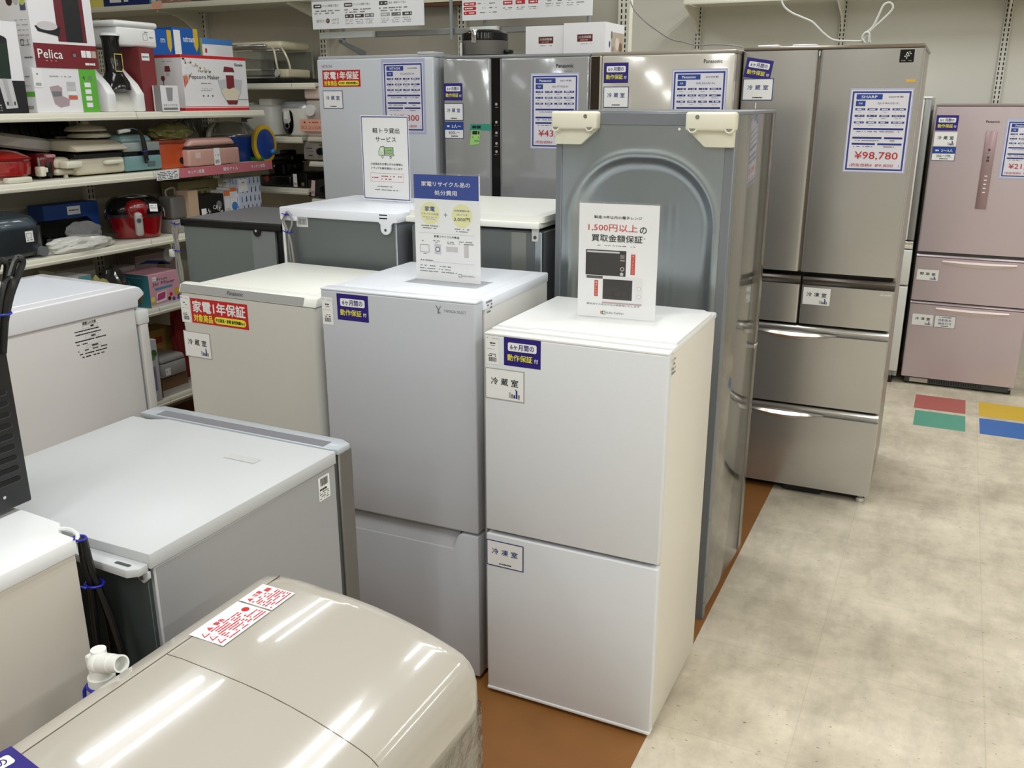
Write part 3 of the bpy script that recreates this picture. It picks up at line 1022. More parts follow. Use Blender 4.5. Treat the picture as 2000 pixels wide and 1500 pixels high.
# --- silver champagne one in the back row and its neighbours
def back_row(name_label, loc, rz, W, D, H, body, dm, doors, dt=0.055, top=None):
    t = thing('refrigerator', name_label, 'refrigerator', loc, rz, FR)
    mb = MB(); mb.box(0.004, dt + 0.006, 0.03, W - 0.004, D, H - 0.012, body, 0.004, 2); mb.build('cabinet_body', t)
    mb = MB(); mb.box(0.0, 0.012, H - 0.014, W, D, H, top or body, 0.005, 2); mb.build('top_cover', t)
    mb = MB(); mb.box(0.012, dt - 0.002, 0.04, W - 0.012, dt + 0.01, H - 0.016, BLACK); mb.build('door_gasket', t)
    ds = []
    for (nm, x0, x1, z0, z1) in doors:
        ds.append(door_slab(t, x0, x1, z0, z1, 0, dt, dm, 0.007, name=nm))
    feet(t, W, D)
    return t, ds

HD = M('pale_grey_blue_door', (206, 210, 216), 0.30, coat=0.2, bump=0.06, bscale=400)
t, ds = back_row('tall pale grey refrigerator with a red warranty sticker, left end of the back row', (-2.782, 3.680, 0), R(-0.7), 0.638, 0.65, 1.833, M('pale_grey_side', (176, 178, 180), 0.4), HD,
                 (('door', 0, 0.636, 0.86, 1.819), ('drawer', 0, 0.636, 0.44, 0.85), ('drawer', 0, 0.636, 0.05, 0.43)))
d = ds[0]
mb = MB(); mb.box(0.55, 0.008, 1.831, 0.637, 0.10, 1.842, HD, 0.004, 2); mb.build('hinge_cover', t)
lettering(d, 'HITACHI', 0.058, 1.788, 0.012, INKG, w=0.058, bold=0.01)
st_year(d, 0.030, 1.697, w=0.215, h=0.074)
st_room(d, 0.030, 1.602, style='blue', w=0.108, h=0.076)
st_price(d, 0.372, 1.501, 'HITACHI', '2020年製', 'R-HWS47S-W', '¥87,800', '79,800', film=0.010)

t, ds = back_row('grey gloss double-door refrigerator with a black touch strip between its doors', (-2.100, 3.680, 0), R(1.2), 0.682, 0.65, 1.822, M('silver_side', (140, 142, 142), 0.35, metal=0.3), SILVERG,
                 (('door', 0, 0.226, 0.80, 1.808), ('door', 0.279, 0.680, 0.80, 1.808), ('drawer', 0, 0.680, 0.44, 0.79), ('drawer', 0, 0.680, 0.05, 0.43)))
mb = MB()
mb.box(0.2265, 0.010, 0.80, 0.2785, 0.05, 1.806, BLACKGLOSS, 0.002, 1)
mb.box(0.2265, 0.004, 0.80, 0.230, 0.05, 1.806, GREYTRIM)
mb.box(0.275, 0.004, 0.80, 0.2785, 0.05, 1.806, GREYTRIM)
k = Ink(mb, (0, 0.0095, 0))
for z, q in ((1.62, 0), (1.545, 1), (1.50, 2), (1.455, 3), (1.42, 0)):
    k.disc(0.253, z, 0.006, INKL, 1, 10)
    k.dashes(0.244, z - 0.013, 0.262, 0.004, INKG, 1, seed=q)
mb.build('touch_panel', t, flat=True)
d, d2 = ds[0], ds[1]
st_six(d, 0.002, 1.636, w=0.092, h=0.072)
st_room(d, 0.004, 1.553, style='blue', w=0.090, h=0.068)
st_people(d, 0.004, 1.476, '3人〜', '400L〜', w=0.090, h=0.066)
mb = MB()
k = Ink(mb, (0.126, -0.001, 1.445), (1, 0, 0), (0.08, 0, 0.997))
k.rect(-0.002, 0.066, 0.10, 0.092, M('teal_tape', (52, 150, 128), 0.5), 2)
k.dashes(0.008, 0.079, 0.05, 0.014, INK, 3, fill=0.9)
k.poly([(0.0, 0.0), (0.045, 0.006), (0.05, 0.072), (0.006, 0.072)], M('memo_green', (160, 220, 120), 0.55), 1)
k.dashes(0.010, 0.055, 0.045, 0.016, INK, 2, fill=0.95)
k.dashes(0.010, 0.035, 0.043, 0.007, INKG, 2)
k.dashes(0.022, 0.020, 0.043, 0.007, INKG, 2)
mb.build('memo', d, flat=True)
lettering(d2, 'Panasonic', 0.573, 1.773, 0.015, INK, w=0.076, bold=0.035)
lettering(d2, 'NR-FTF456', 0.588, 1.750, 0.006, INKG, w=0.034)
st_price(d2, 0.424, 1.442, 'Panasonic', '2021年製', 'NR-FTF456-H', '¥43,780', '39,800')

t, ds = back_row('champagne gloss refrigerator with a dark left side strip in the back row', (-1.414, 3.686, 0), R(0.2), 0.590, 0.65, 1.822, M('champagne_side', (150, 142, 130), 0.35, metal=0.2), CHAMP,
                 (('door', 0.052, 0.590, 0.86, 1.808), ('drawer', 0.004, 0.590, 0.44, 0.85), ('drawer', 0.004, 0.590, 0.05, 0.43)))
mb = MB()
mb.box(0.0, 0.004, 0.86, 0.050, 0.055, 1.808, CHAMP, 0.003, 1)
k = Ink(mb, (0, 0.004, 0))
k.rect(0.004, 0.865, 0.042, 1.806, M('dark_brown_gloss', (44, 34, 28), 0.12, coat=0.4), 1)
mb.build('handle_strip', t, flat=True)
d = ds[0]
st_six(d, 0.062, 1.703, w=0.104, h=0.078)
st_room(d, 0.066, 1.610, style='blue', w=0.102, h=0.076)
mb = MB(); k = Ink(mb, (0.070, -0.0006, 1.555)); k.rect(0, 0, 0.104, 0.035, M('film_grey', (150, 152, 156), 0.2), 0); k.dashes(0.01, 0.017, 0.09, 0.006, INKG, 1); mb.build('size_card', d, flat=True)
lettering(d, 'Panasonic', 0.507, 1.780, 0.014, DARKGREY, w=0.072, bold=0.03)
st_price(d, 0.352, 1.450, 'Panasonic', '2019年製', 'NR-E414V-N', '¥65,780', '59,800')

# --- six-door stainless one in front of the right half
t = thing('refrigerator', 'large beige stainless six-door refrigerator with a ¥98,780 price card', 'refrigerator', (-0.820, 3.812, 0), R(0.5), FR)
W, D, H = 0.655, 0.65, 1.833
mb = MB(); mb.box(0.004, 0.062, 0.03, W - 0.004, D, H - 0.012, M('beige_grey_side', (150, 144, 134), 0.35, metal=0.3), 0.004, 2)
mb.build('cabinet_body', t)
TRIMB = M('brown_grey_trim', (128, 116, 102), 0.3, metal=0.4)
mb = MB(); mb.box(-0.001, -0.001, H - 0.014, W + 0.001, D, H, TRIMB, 0.006, 2)
mb.box(0.05, 0.02, H, 0.13, 0.12, H + 0.008, WHITE, 0.003, 2); mb.box(0.18, 0.03, H, 0.27, 0.10, H + 0.008, WHITE, 0.003, 2)
mb.build('top_cover', t)
mb = MB(); mb.box(0.012, 0.05, 0.036, W - 0.012, 0.066, H - 0.016, BLACK); mb.build('door_gasket', t)
mb = MB(); mb.box(0.02, 0.05, 0.004, W - 0.02, 0.08, 0.04, BLACK, 0.002, 1); mb.box(0.30, 0.02, 0.004, 0.46, 0.06, 0.03, BLACK, 0.003, 1)
mb.build('base_grille', t)
DL = door_slab(t, 0, 0.284, 0.970, 1.818, 0, 0.052, STAIN, rnd_x=0.012)
DR = door_slab(t, 0.292, W, 0.970, 1.818, 0, 0.052, STAIN, rnd_x=0.012)
mb = MB(); mb.box(0.284, 0.012, 0.972, 0.292, 0.05, 1.816, TRIMB); mb.build('centre_trim', t)
mb = MB(); mb.box(0.286, 0.0, 1.795, 0.290, 0.012, 1.815, WHITE, 0.001, 1); mb.build('hinge_pin', t)
def drawer_front(x0, x1, z0, z1, grip=None, lip=None):
    d = door_slab(t, x0, x1, z0, z1 - 0.034, 0, 0.052, STAIN, rnd_x=0.008, name='drawer')
    mb = MB()
    mb.prism([(0.014, z1 - 0.034), (0.052, z1 - 0.034), (0.052, z1), (0.012, z1), (0.004, z1 - 0.012)], x0, x1, lip or STAIN, 'yz', 0.002)
    mb.build('top_lip', d)
    if grip:
        a, b = grip
        n = 14
        mb = MB()      # crescent-shaped scooped grip
        up = [(a + (b - a) * i / n, z1 - 0.026 - 0.004 * math.sin(math.pi * i / n)) for i in range(n + 1)]
        lo = [(a + (b - a) * i / n, z1 - 0.030 - 0.026 * math.sin(math.pi * i / n)) for i in range(n + 1)]
        vs, fs = [], []
        for (p, q) in zip(up, lo):
            vs += [(p[0], 0.004, p[1]), (p[0], -0.007, (p[1] + q[1]) / 2), (q[0], -0.0015, q[1])]
        for i in range(n):
            for c in (0, 1):
                fs.append((3 * i + c, 3 * i + c + 1, 3 * i + 4 + c, 3 * i + 3 + c))
        mb.add(vs, fs, M('bright_grip', (215, 210, 202), 0.24, metal=0.85))
        mb.build('grip', d)
    return d
DLIP = M('shaded_lip', (88, 80, 72), 0.3, metal=0.4)  # shade of the recess above the small drawers, put into the lip colour
a1 = drawer_front(0.0, 0.296, 0.756, 0.950, lip=DLIP)
a2 = drawer_front(0.304, W, 0.756, 0.950, lip=DLIP)
a3 = drawer_front(0.0, W, 0.408, 0.744, (0.12, 0.46))
a4 = drawer_front(0.0, W, 0.036, 0.396, (0.12, 0.44))
lettering(a2, 'SHARP', 0.625, 0.900, 0.007, PAPER, w=0.04, bold=0.02, y=-0.0003)
st_room(a2, 0.312, 0.838, '冷凍室', w=0.106, h=0.070, style='plain')
st_six(DL, 0.006, 1.724, w=0.104, h=0.074, rot=R(-9))
st_room(DL, 0.010, 1.638, style='blue', w=0.112, h=0.076)
mb = MB(); Ink(mb, (0, -0.0004, 0)).rect(0.061, 1.604, 0.065, 1.626, PAPER, 1); mb.build('mark', DL, flat=True)
st_price(DR, 0.418, 1.374, 'SHARP', '2020年製', 'SJ-F462E-S', '¥98,780', '89,800', w=0.214, h=0.298, film=0.004)
mb = MB(); k = Ink(mb, (0.572, -0.0005, 1.768)); k.rrect(0, 0, 0.049, 0.045, 0.003, BLACKGLOSS, 0)
for q, (a, b) in enumerate(((0.025, 0.034), (0.033, 0.036), (0.029, 0.029), (0.022, 0.028), (0.025, 0.022), (0.031, 0.023), (0.018, 0.021), (0.024, 0.015), (0.037, 0.030))):
    k.disc(a, b, 0.0022, PAPER, 1, 10)
k.dashes(0.006, 0.006, 0.042, 0.004, INKG, 1)
mb.build('air_cleaning_badge', DR, flat=True)
mb = MB(); Ink(mb, (0, -0.0005, 0)).rect(0.604, 1.700, 0.636, 1.709, M('ink_amber', (236, 180, 60), 0.5), 1); mb.build('sticker', DR, flat=True)
feet(t, W, D, xs=(0.06, W - 0.035), y=0.03, m=CHROME, h=0.034)

# --- slim white one seen edge-on between the stainless and the pink one
pL = at(1825, 172, y=5.73)
t = thing('refrigerator', 'slim white refrigerator with a grey side strip squeezed left of the pink one', 'refrigerator', (-0.71, 5.73, 0), 0, FR)
W, D, H = 0.53, 0.6, 1.655
mb = MB(); mb.box(0.004, 0.06, 0.03, W - 0.002, D, H - 0.01, M('light_grey_side', (190, 190, 186), 0.4), 0.004, 2); mb.build('cabinet_body', t)
mb = MB(); mb.box(0.0, 0.01, H - 0.012, W, D, H, WHITE, 0.004, 2); mb.build('top_cover', t)
L1 = door_slab(t, 0, W - 0.036, 0.860, H - 0.014, 0, 0.055, M('pale_enamel', (222, 222, 218), 0.35), 0.008)
mb = MB(); mb.box(W - 0.036, 0.010, 0.860, W, 0.055, H - 0.014, M('silver_strip', (150, 150, 148), 0.35, metal=0.4), 0.006, 2); mb.build('side_strip', L1)
mb = MB(); mb.box(0, 0.006, 0.812, W, 0.055, 0.855, CHROME, 0.004, 2); mb.build('chrome_band', t)
door_slab(t, 0, W, 0.600, 0.806, 0, 0.055, M('pale_enamel'), 0.008, name='drawer')
door_slab(t, 0, W, 0.075, 0.592, 0, 0.055, M('pale_enamel'), 0.008, name='drawer')
feet(t, W, D, xs=(0.05, W - 0.04), y=0.03, m=BLACK, h=0.07)

# --- pink one on the right
t = thing('refrigerator', 'pinkish three-door refrigerator with a tall handle strip, at the far right', 'refrigerator', (-0.156, 5.752, 0), R(-0.4), FR)
W, D, H = 0.607, 0.60, 1.615
mb = MB(); mb.box(0.004, 0.06, 0.03, W - 0.004, D, H - 0.008, M('pink_grey_side', (150, 136, 134), 0.4, metal=0.2), 0.004, 2); mb.build('cabinet_body', t)
mb = MB(); mb.box(0, 0.004, H - 0.012, W, D, H, M('pink_grey_side'), 0.004, 2); mb.build('top_cover', t)
mb = MB(); mb.box(0.012, 0.05, 0.04, W - 0.012, 0.064, H - 0.014, BLACK); mb.build('door_gasket', t)
mb = MB(); mb.box(0.02, 0.02, 0.010, W - 0.03, 0.06, 0.045, DARKGREY, 0.003, 1)
for q in range(22):
    mb.box(0.16 + q * 0.013, 0.0185, 0.018, 0.166 + q * 0.013, 0.021, 0.038, BLACK)
mb.box(0.05, 0.017, 0.015, 0.15, 0.02, 0.040, M('pale_label', (200, 190, 180), 0.5))
mb.build('base_grille', t)
D1 = door_slab(t, 0, W, 0.802, H - 0.014, 0, 0.055, PINK, rnd_x=0.012)
mb = MB(); mb.box(0.0, 0.010, 0.786, W, 0.055, 0.801, DARKGREY); mb.build('shadow_gap_trim', D1)
mb = MB()
mb.box(0.266, -0.004, 1.056, 0.322, 0.004, 1.474, M('pink_strip', (166, 140, 142), 0.3, metal=0.4), 0.003, 2)
k = Ink(mb, (0, -0.004, 0))
k.disc(0.294, 1.375, 0.007, DARKGREY, 1, 12)
k.dashes(0.278, 1.358, 0.312, 0.003, DARKGREY, 1)
k.disc(0.294, 1.335, 0.007, DARKGREY, 1, 12)
k.rect(0.287, 1.312, 0.301, 1.324, DARKGREY, 1)
for q in range(5):
    k.rect(0.290, 1.232 - q * 0.022, 0.304, 1.238 - q * 0.022, PAPER, 1)
mb.build('handle_strip', D1)
D2 = door_slab(t, 0, W, 0.516, 0.768, 0, 0.055, PINK, rnd_x=0.012, name='drawer')
D3 = door_slab(t, 0, W, 0.050, 0.492, 0, 0.055, PINK, rnd_x=0.012, name='drawer')
for dd, z in ((D2, 0.768), (D3, 0.492)):
    mb = MB(); mb.prism([(0.010, z), (0.055, z), (0.055, z + 0.017), (0.012, z + 0.017), (0.004, z + 0.006)], 0, W, PINK, 'yz', 0.002); mb.build('top_lip', dd)
    n, a, b = 14, 0.14, 0.52
    vs, fs = [], []
    for i in range(n + 1):
        x = a + (b - a) * i / n
        s = math.sin(math.pi * i / n)
        vs += [(x, 0.002, z - 0.010), (x, -0.007, z - 0.018 - 0.006 * s), (x, -0.0015, z - 0.024 - 0.022 * s)]
    for i in range(n):
        for c in (0, 1):
            fs.append((3 * i + c, 3 * i + c + 1, 3 * i + 4 + c, 3 * i + 3 + c))
    mb = MB(); mb.add(vs, fs, M('pink_grip', (226, 210, 208), 0.42, metal=0.5)); mb.build('grip', dd)
st_six(D1, 0.010, 1.474, w=0.112, h=0.082)
st_room(D1, 0.012, 1.390, w=0.114, h=0.076, style='plain')
st_people(D1, 0.012, 1.314, '2〜3人', '200L〜399L', w=0.114, h=0.070)
lettering(D1, 'Panasonic', 0.292, 1.524, 0.012, INK, w=0.066, bold=0.03)
st_price(D1, 0.366, 1.232, 'Panasonic', '2015年製', 'NR-C32DM-P', '¥21,780', '19,800', film=0.008)
st_room(D2, 0.016, 0.636, '野菜室', w=0.114, h=0.062, style='plain')
st_room(D3, 0.022, 0.368, '冷凍室', w=0.112, h=0.066, style='plain')
mb = MB(); k = Ink(mb, (0.144, -0.001, 0.366)); k.rect(-0.002, -0.002, 0.110, 0.070, M('ink_slate_blue'), 0); k.rect(0, 0, 0.108, 0.068, PAPER, 1)
k.dashes(0.02, 0.060, 0.09, 0.006, INKG, 2); k.text('自動製氷', 0.054, 0.043, DBLUE, w=0.07, h=0.015); k.text('機能付き', 0.054, 0.023, DBLUE, w=0.07, h=0.015); k.dashes(0.035, 0.008, 0.075, 0.005, INK, 2, fill=1)
mb.build('feature_card', D3, flat=True)
feet(t, W, D, xs=(0.04, W - 0.03), y=0.05, m=BLACK, h=0.035)

# ------------------------------------------------------------------ refrigerators seen from behind
def cord_hank(parent, pts_loop, m, r=0.0035, name='power_cord', ties=()):
    mb = MB()
    for p in pts_loop:
        mb.tube(p, r, m, 8, 4)
    o = mb.build(name, parent)
    for (c, rx, rz_) in ties:
        b = MB()
        b.tube([(c[0] + rx * math.cos(a), c[1] + rx * 0.8 * math.sin(a), c[2]) for a in [R(45 * q) for q in range(8)]], 0.0022, BLUETIE, 6, 2, closed=True)
        b.tube([(c[0], c[1] - rx, c[2]), (c[0] + rz_ * 0.6, c[1] - rx - 0.006, c[2] + rz_ * 0.5)], 0.002, BLUETIE, 6)
        b.tube([(c[0], c[1] - rx, c[2]), (c[0] - rz_ * 0.7, c[1] - rx - 0.006, c[2] + rz_ * 0.4)], 0.002, BLUETIE, 6)
        b.build('twist_tie', o)
    return o

# white-topped one behind the cream refrigerator
t = thing('refrigerator', 'white-topped refrigerator seen from behind with a rental-truck sign on it', 'refrigerator', (-2.164, 2.600, 0), R(-0.3), FR)
W, D, H = 0.494, 0.509, 1.275
mb = MB()
mb.box(0.006, 0.012, 0.03, W - 0.006, D - 0.05, 1.246, M('silver_blue_side', (160, 164, 172), 0.3, metal=0.5), 0.003, 1)
mb.box(0.002, 0.0, 0.03, 0.012, 0.02, 1.246, WHITE, 0.002, 1)
mb.box(W - 0.014, 0.0, 0.03, W - 0.006, 0.02, 1.246, M('silver_blue_side'), 0.002, 1)
mb.build('cabinet_body', t)
mb = MB(); mb.box(0.012, 0.006, 0.20, W - 0.014, 0.016, 1.244, BACKSHEET, 0.0); mb.build('back_panel', t)
mb = MB()
mb.box(0.0, -0.006, 1.243, W, D - 0.045, 1.275, COOLTOP, 0.003, 2)
mb.box(0.0, -0.006, 1.228, 0.075, 0.014, 1.246, COOLTOP, 0.003, 1)
tab = [(0.418, 1.245), (0.428, 1.236)] + [(0.448 + 0.020 * math.cos(a), 1.222 - 0.020 * math.sin(a)) for a in [R(180 - 18 * q) for q in range(11)]] + [(0.470, 1.236), (0.480, 1.245)]
mb.prism(tab, -0.006, 0.004, COOLTOP, 'xz', 0.001)
k = Ink(mb, (0, -0.006, 0))
for z in (1.268, 1.257):
    k.rect(0.425, z - 0.002, 0.457, z + 0.002, BLACK, 1)
k.disc(0.448, 1.218, 0.005, DARKGREY, 1, 12)
mb.build('top_cover', t)
door_slab(t, 0, W, 0.5, 1.27, D - 0.042, D, COOLWHITE, 0.006)
door_slab(t, 0, W, 0.03, 0.49, D - 0.042, D, COOLWHITE, 0.006)
mb = MB(); k = Ink(mb, (0.064, 0.0058, 1.208)); k.rect(0, 0, 0.050, 0.035, PAPER, 0); k.frame(0.003, 0.003, 0.047, 0.032, 0.001, INKG, 1); k.barcode(0.007, 0.007, 0.044, 0.029, DARKGREY, 1); mb.build('stock_label', t, flat=True)
yk = -0.014
cord_hank(t, [[(0.042, yk, 1.262), (0.022, yk, 1.235), (0.024, yk, 1.215), (0.040, yk, 1.190), (0.050, yk, 1.14), (0.060, yk, 1.06), (0.066, yk, 0.9)],
              [(0.042, yk, 1.262), (0.058, yk, 1.240), (0.058, yk, 1.215), (0.044, yk, 1.188), (0.040, yk, 1.14), (0.046, yk, 1.06), (0.050, yk, 0.9)],
              [(0.040, yk - 0.006, 1.245), (0.030, yk - 0.006, 1.225), (0.042, yk - 0.006, 1.192), (0.058, yk - 0.006, 1.12), (0.062, yk - 0.006, 0.9)]],
          CORD_GREY, 0.0034, ties=(((0.042, yk, 1.250), 0.010, 0.016), ((0.044, yk, 1.188), 0.012, 0.020)))

# right one of the pair, mostly behind the sign
t = thing('refrigerator', 'white-topped steel-sided refrigerator seen from behind, left of the big steel one', 'refrigerator', (-1.644, 2.625, 0), R(1.2), FR)
W, D, H = 0.490, 0.56, 1.278
mb = MB()
mb.box(0.006, 0.012, 0.03, W - 0.006, D - 0.05, 1.237, M('silver_blue_side'), 0.003, 1)
mb.box(W - 0.030, 0.0, 0.03, W - 0.006, 0.02, 1.237, GALV, 0.002, 1)
mb.build('cabinet_body', t)
mb = MB(); mb.box(0.010, 0.004, 0.20, W - 0.028, 0.014, 1.234, BACKSHEET)
mb.box(0.378, 0.0030, 0.20, 0.43, 0.0045, 1.234, M('foil_tape', (150, 152, 146), 0.35, metal=0.6))
mb.build('back_panel', t)
mb = MB()
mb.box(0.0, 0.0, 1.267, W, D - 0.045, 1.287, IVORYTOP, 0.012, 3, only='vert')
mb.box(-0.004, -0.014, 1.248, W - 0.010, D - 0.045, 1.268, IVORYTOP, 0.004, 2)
mb.box(W - 0.040, -0.002, 1.207, W - 0.016, 0.006, 1.250, M('pale_tab', (206, 206, 200), 0.4), 0.002, 1)
k = Ink(mb, (0, -0.002, 0)); k.disc(W - 0.028, 1.221, 0.006, DARKGREY, 1, 12)
mb.build('top_cover', t)
door_slab(t, 0, W, 0.5, 1.267, D - 0.042, D, IVORY, 0.006)
door_slab(t, 0, W, 0.03, 0.49, D - 0.042, D, IVORY, 0.006)

# black-topped one on the left
t = thing('refrigerator', 'black-topped grey refrigerator seen from behind beside the appliance shelves', 'refrigerator', (-2.788, 2.741, 0), R(2.3), FR)
W, D, H = 0.489, 0.513, 1.187
TOPG = M('charcoal_top', (98, 98, 100), 0.5)
mb = MB(); mb.box(0.004, 0.012, 0.03, W - 0.004, D - 0.05, 1.158, BLACK, 0.003, 1); mb.build('cabinet_body', t)
mb = MB(); mb.box(0.010, 0.002, 0.2, 0.345, 0.014, 1.158, M('grey_back', (118, 126, 124), 0.5)); mb.box(0.345, 0.001, 0.2, 0.455, 0.014, 1.158, M('grey_strip', (136, 142, 142), 0.5)); mb.build('back_panel', t)
mb = MB()
mb.box(-0.002, -0.006, 1.156, W + 0.002, D - 0.045, 1.184, BLACK, 0.005, 2)
mb.box(0.012, 0.012, 1.182, W - 0.012, D - 0.06, 1.1875, TOPG, 0.003, 1)
tab = [(0.355, 1.16)] + [(0.375 + 0.016 * math.cos(a), 1.150 - 0.016 * math.sin(a)) for a in [R(180 - 22.5 * q) for q in range(9)]] + [(0.395, 1.16)]
mb.prism(tab, -0.006, 0.004, BLACK, 'xz')
mb.cyl((0.374, -0.009, 1.156), (0.374, -0.005, 1.156), 0.005, CHROME, 10)
mb.build('top_cover', t)
door_slab(t, 0, W, 0.03, 1.18, D - 0.042, D, BLACK, 0.006)
cord_hank(t, [[(0.004, -0.012, 1.172), (-0.026, -0.02, 1.150), (-0.020, -0.024, 1.08), (-0.022, -0.028, 0.98), (-0.012, -0.03, 0.93), (-0.004, -0.03, 0.86), (-0.002, -0.03, 0.78)],
              [(0.004, -0.012, 1.172), (-0.008, -0.02, 1.152), (-0.010, -0.024, 1.08), (0.004, -0.028, 0.98), (0.006, -0.03, 0.93), (0.004, -0.03, 0.86), (0.008, -0.03, 0.78)],
              [(-0.02, -0.02, 1.150), (-0.004, -0.024, 1.07), (-0.010, -0.028, 0.98), (-0.002, -0.030, 0.93), (0.0, -0.03, 0.86), (0.0, -0.03, 0.76)],
              [(0.0, -0.02, 1.148), (-0.016, -0.024, 1.07), (-0.004, -0.03, 0.98), (0.002, -0.034, 0.93), (-0.006, -0.03, 0.86), (-0.008, -0.03, 0.75)]],
          CORD_GREY, 0.0045, ties=(((-0.008, -0.02, 1.166), 0.012, 0.018), ((-0.006, -0.026, 1.06), 0.016, 0.012), ((-0.001, -0.032, 0.862), 0.014, 0.022)))
mb = MB(); mb.box(-0.055, -0.03, 1.03, -0.025, -0.012, 1.062, CORD_WHITE, 0.005, 2); mb.cyl((-0.045, -0.021, 1.062), (-0.045, -0.021, 1.085), 0.002, CHROME, 8); mb.cyl((-0.035, -0.021, 1.062), (-0.035, -0.021, 1.085), 0.002, CHROME, 8)
mb.build('plug', t)

# big steel one with white handles
t = thing('refrigerator', 'tall steel refrigerator seen from behind with embossed arch and two white handles', 'refrigerator', (-1.119, 2.646, 0), R(-1.2), FR)
W, D, H = 0.547, 0.530, 1.602
mb = MB()
FRM = M('grey_frame', (122, 126, 130), 0.4, metal=0.2)
mb.box(0.0, 0.036, 0.03, W, D - 0.062, H - 0.004, SIDEPAINT, 0.003, 2)
mb.build('cabinet_body', t)
mb = MB()
mb.box(0.0, 0.0, 0.0, 0.020, 0.037, H, FRM, 0.002, 1)
mb.box(W - 0.028, 0.0, 0.0, W, 0.037, H, FRM, 0.002, 1)
mb.box(0.018, 0.001, H - 0.036, W - 0.026, 0.037, H, FRM, 0.002, 1)
k = Ink(mb, (W, 0, 0), (0, 1, 0), (0, 0, 1), (1, 0, 0))
for z in (0.06, 0.16, 0.36):
    k.disc(0.012, z, 0.005, DARKGREY, 1, 10)
mb.build('back_frame', t)
# embossed back sheet as a height field
NXg, NZg = 84, 190
xa, xb, za, zb = 0.018, W - 0.026, 0.04, H - 0.034
def emboss(x, z):
    cx, hw, top, rad = 0.276, 0.238, 1.492, 0.215
    dx, dz = abs(x - cx), z - top
    qx, qz = dx - (hw - rad), z - (top - rad)
    sd = math.hypot(max(qx, 0), max(qz, 0)) + min(max(qx, qz), 0) - rad      # < 0 inside the arch
    s = min(1, max(0, -(sd - 0.006) / 0.066))
    h = 0.024 * (s * s * s * (s * (6 * s - 15) + 10))
    e = sd + 0.012
    h -= 0.005 * math.exp(-(e / 0.012) ** 2)
    gx = abs(x - 0.368)
    if z < 1.335:
        h -= 0.003 * (1 - min(1, abs(gx - 0.012) / 0.004)) if gx < 0.02 else 0
    return h
vs, fs = [], []
for j in range(NZg + 1):
    z = za + (zb - za) * j / NZg
    for i in range(NXg + 1):
        x = xa + (xb - xa) * i / NXg
        vs.append((x, 0.004 + emboss(x, z), z))
for j in range(NZg):
    for i in range(NXg):
        a = j * (NXg + 1) + i
        fs.append((a, a + 1, a + NXg + 2, a + NXg + 1))
mb = MB(); mb.add(vs, fs, GALV)
k = Ink(mb, (0, 0.0035, 0)); k.disc(0.384, 1.557, 0.004, PAPER, 1, 10)
mb.build('embossed_back_sheet', t, angle=80)
mb = MB()
mb.box(-0.002, 0.012, H - 0.006, W + 0.002, D, H + 0.004, M('grey_frame'), 0.002, 1)
mb.build('top_cover', t)
def white_handle(x0, x1, flip):
    mb = MB()
    w = x1 - x0
    X = (lambda u: x1 - u) if flip else (lambda u: x0 + u)
    z1 = H + 0.003
    mb.box(min(X(0), X(w)), -0.034, z1 - 0.052, max(X(0), X(w)), 0.006, z1, CREAM, 0.008, 3)
    pl = [(X(0.006), z1 - 0.096), (X(w * 0.62), z1 - 0.096), (X(w - 0.006), z1 - 0.052), (X(w - 0.006), z1 - 0.03), (X(0.006), z1 - 0.03)]
    mb.prism(pl, -0.016, 0.004, CREAM, 'xz', 0.003)
    for u in (0.016, w - 0.022):
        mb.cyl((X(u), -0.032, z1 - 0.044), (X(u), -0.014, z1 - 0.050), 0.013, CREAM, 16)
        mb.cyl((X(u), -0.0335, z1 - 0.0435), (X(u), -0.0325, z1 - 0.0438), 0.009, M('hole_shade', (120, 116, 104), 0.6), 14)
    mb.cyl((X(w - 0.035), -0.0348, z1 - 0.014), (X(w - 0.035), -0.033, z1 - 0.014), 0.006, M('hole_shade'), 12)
    mb.cyl((X(w - 0.035), -0.036, z1 - 0.015), (X(w - 0.035), -0.034, z1 - 0.015), 0.003, CHROME, 10)
    mb.build('handle', t)
white_handle(-0.004, 0.143, False)
white_handle(0.410, 0.552, True)
DE = M('dark_door_edge', (96, 90, 82), 0.2, metal=0.4, coat=0.3)
mb = MB(); mb.box(0.008, D - 0.064, 0.03, W - 0.010, D - 0.052, H - 0.004, BLACK); mb.build('door_gasket', t)
door_slab(t, 0.0, W + 0.001, 0.826, H, D - 0.053, D, DE, 0.006)
door_slab(t, 0.0, W + 0.001, 0.03, 0.816, D - 0.053, D, DE, 0.006)
mb = MB(); mb.box(W - 0.002, D - 0.062, 0.815, W + 0.004, D - 0.010, 0.828, CHROME, 0.001, 1); mb.build('hinge', t)
feet(t, W, D, y=0.06)
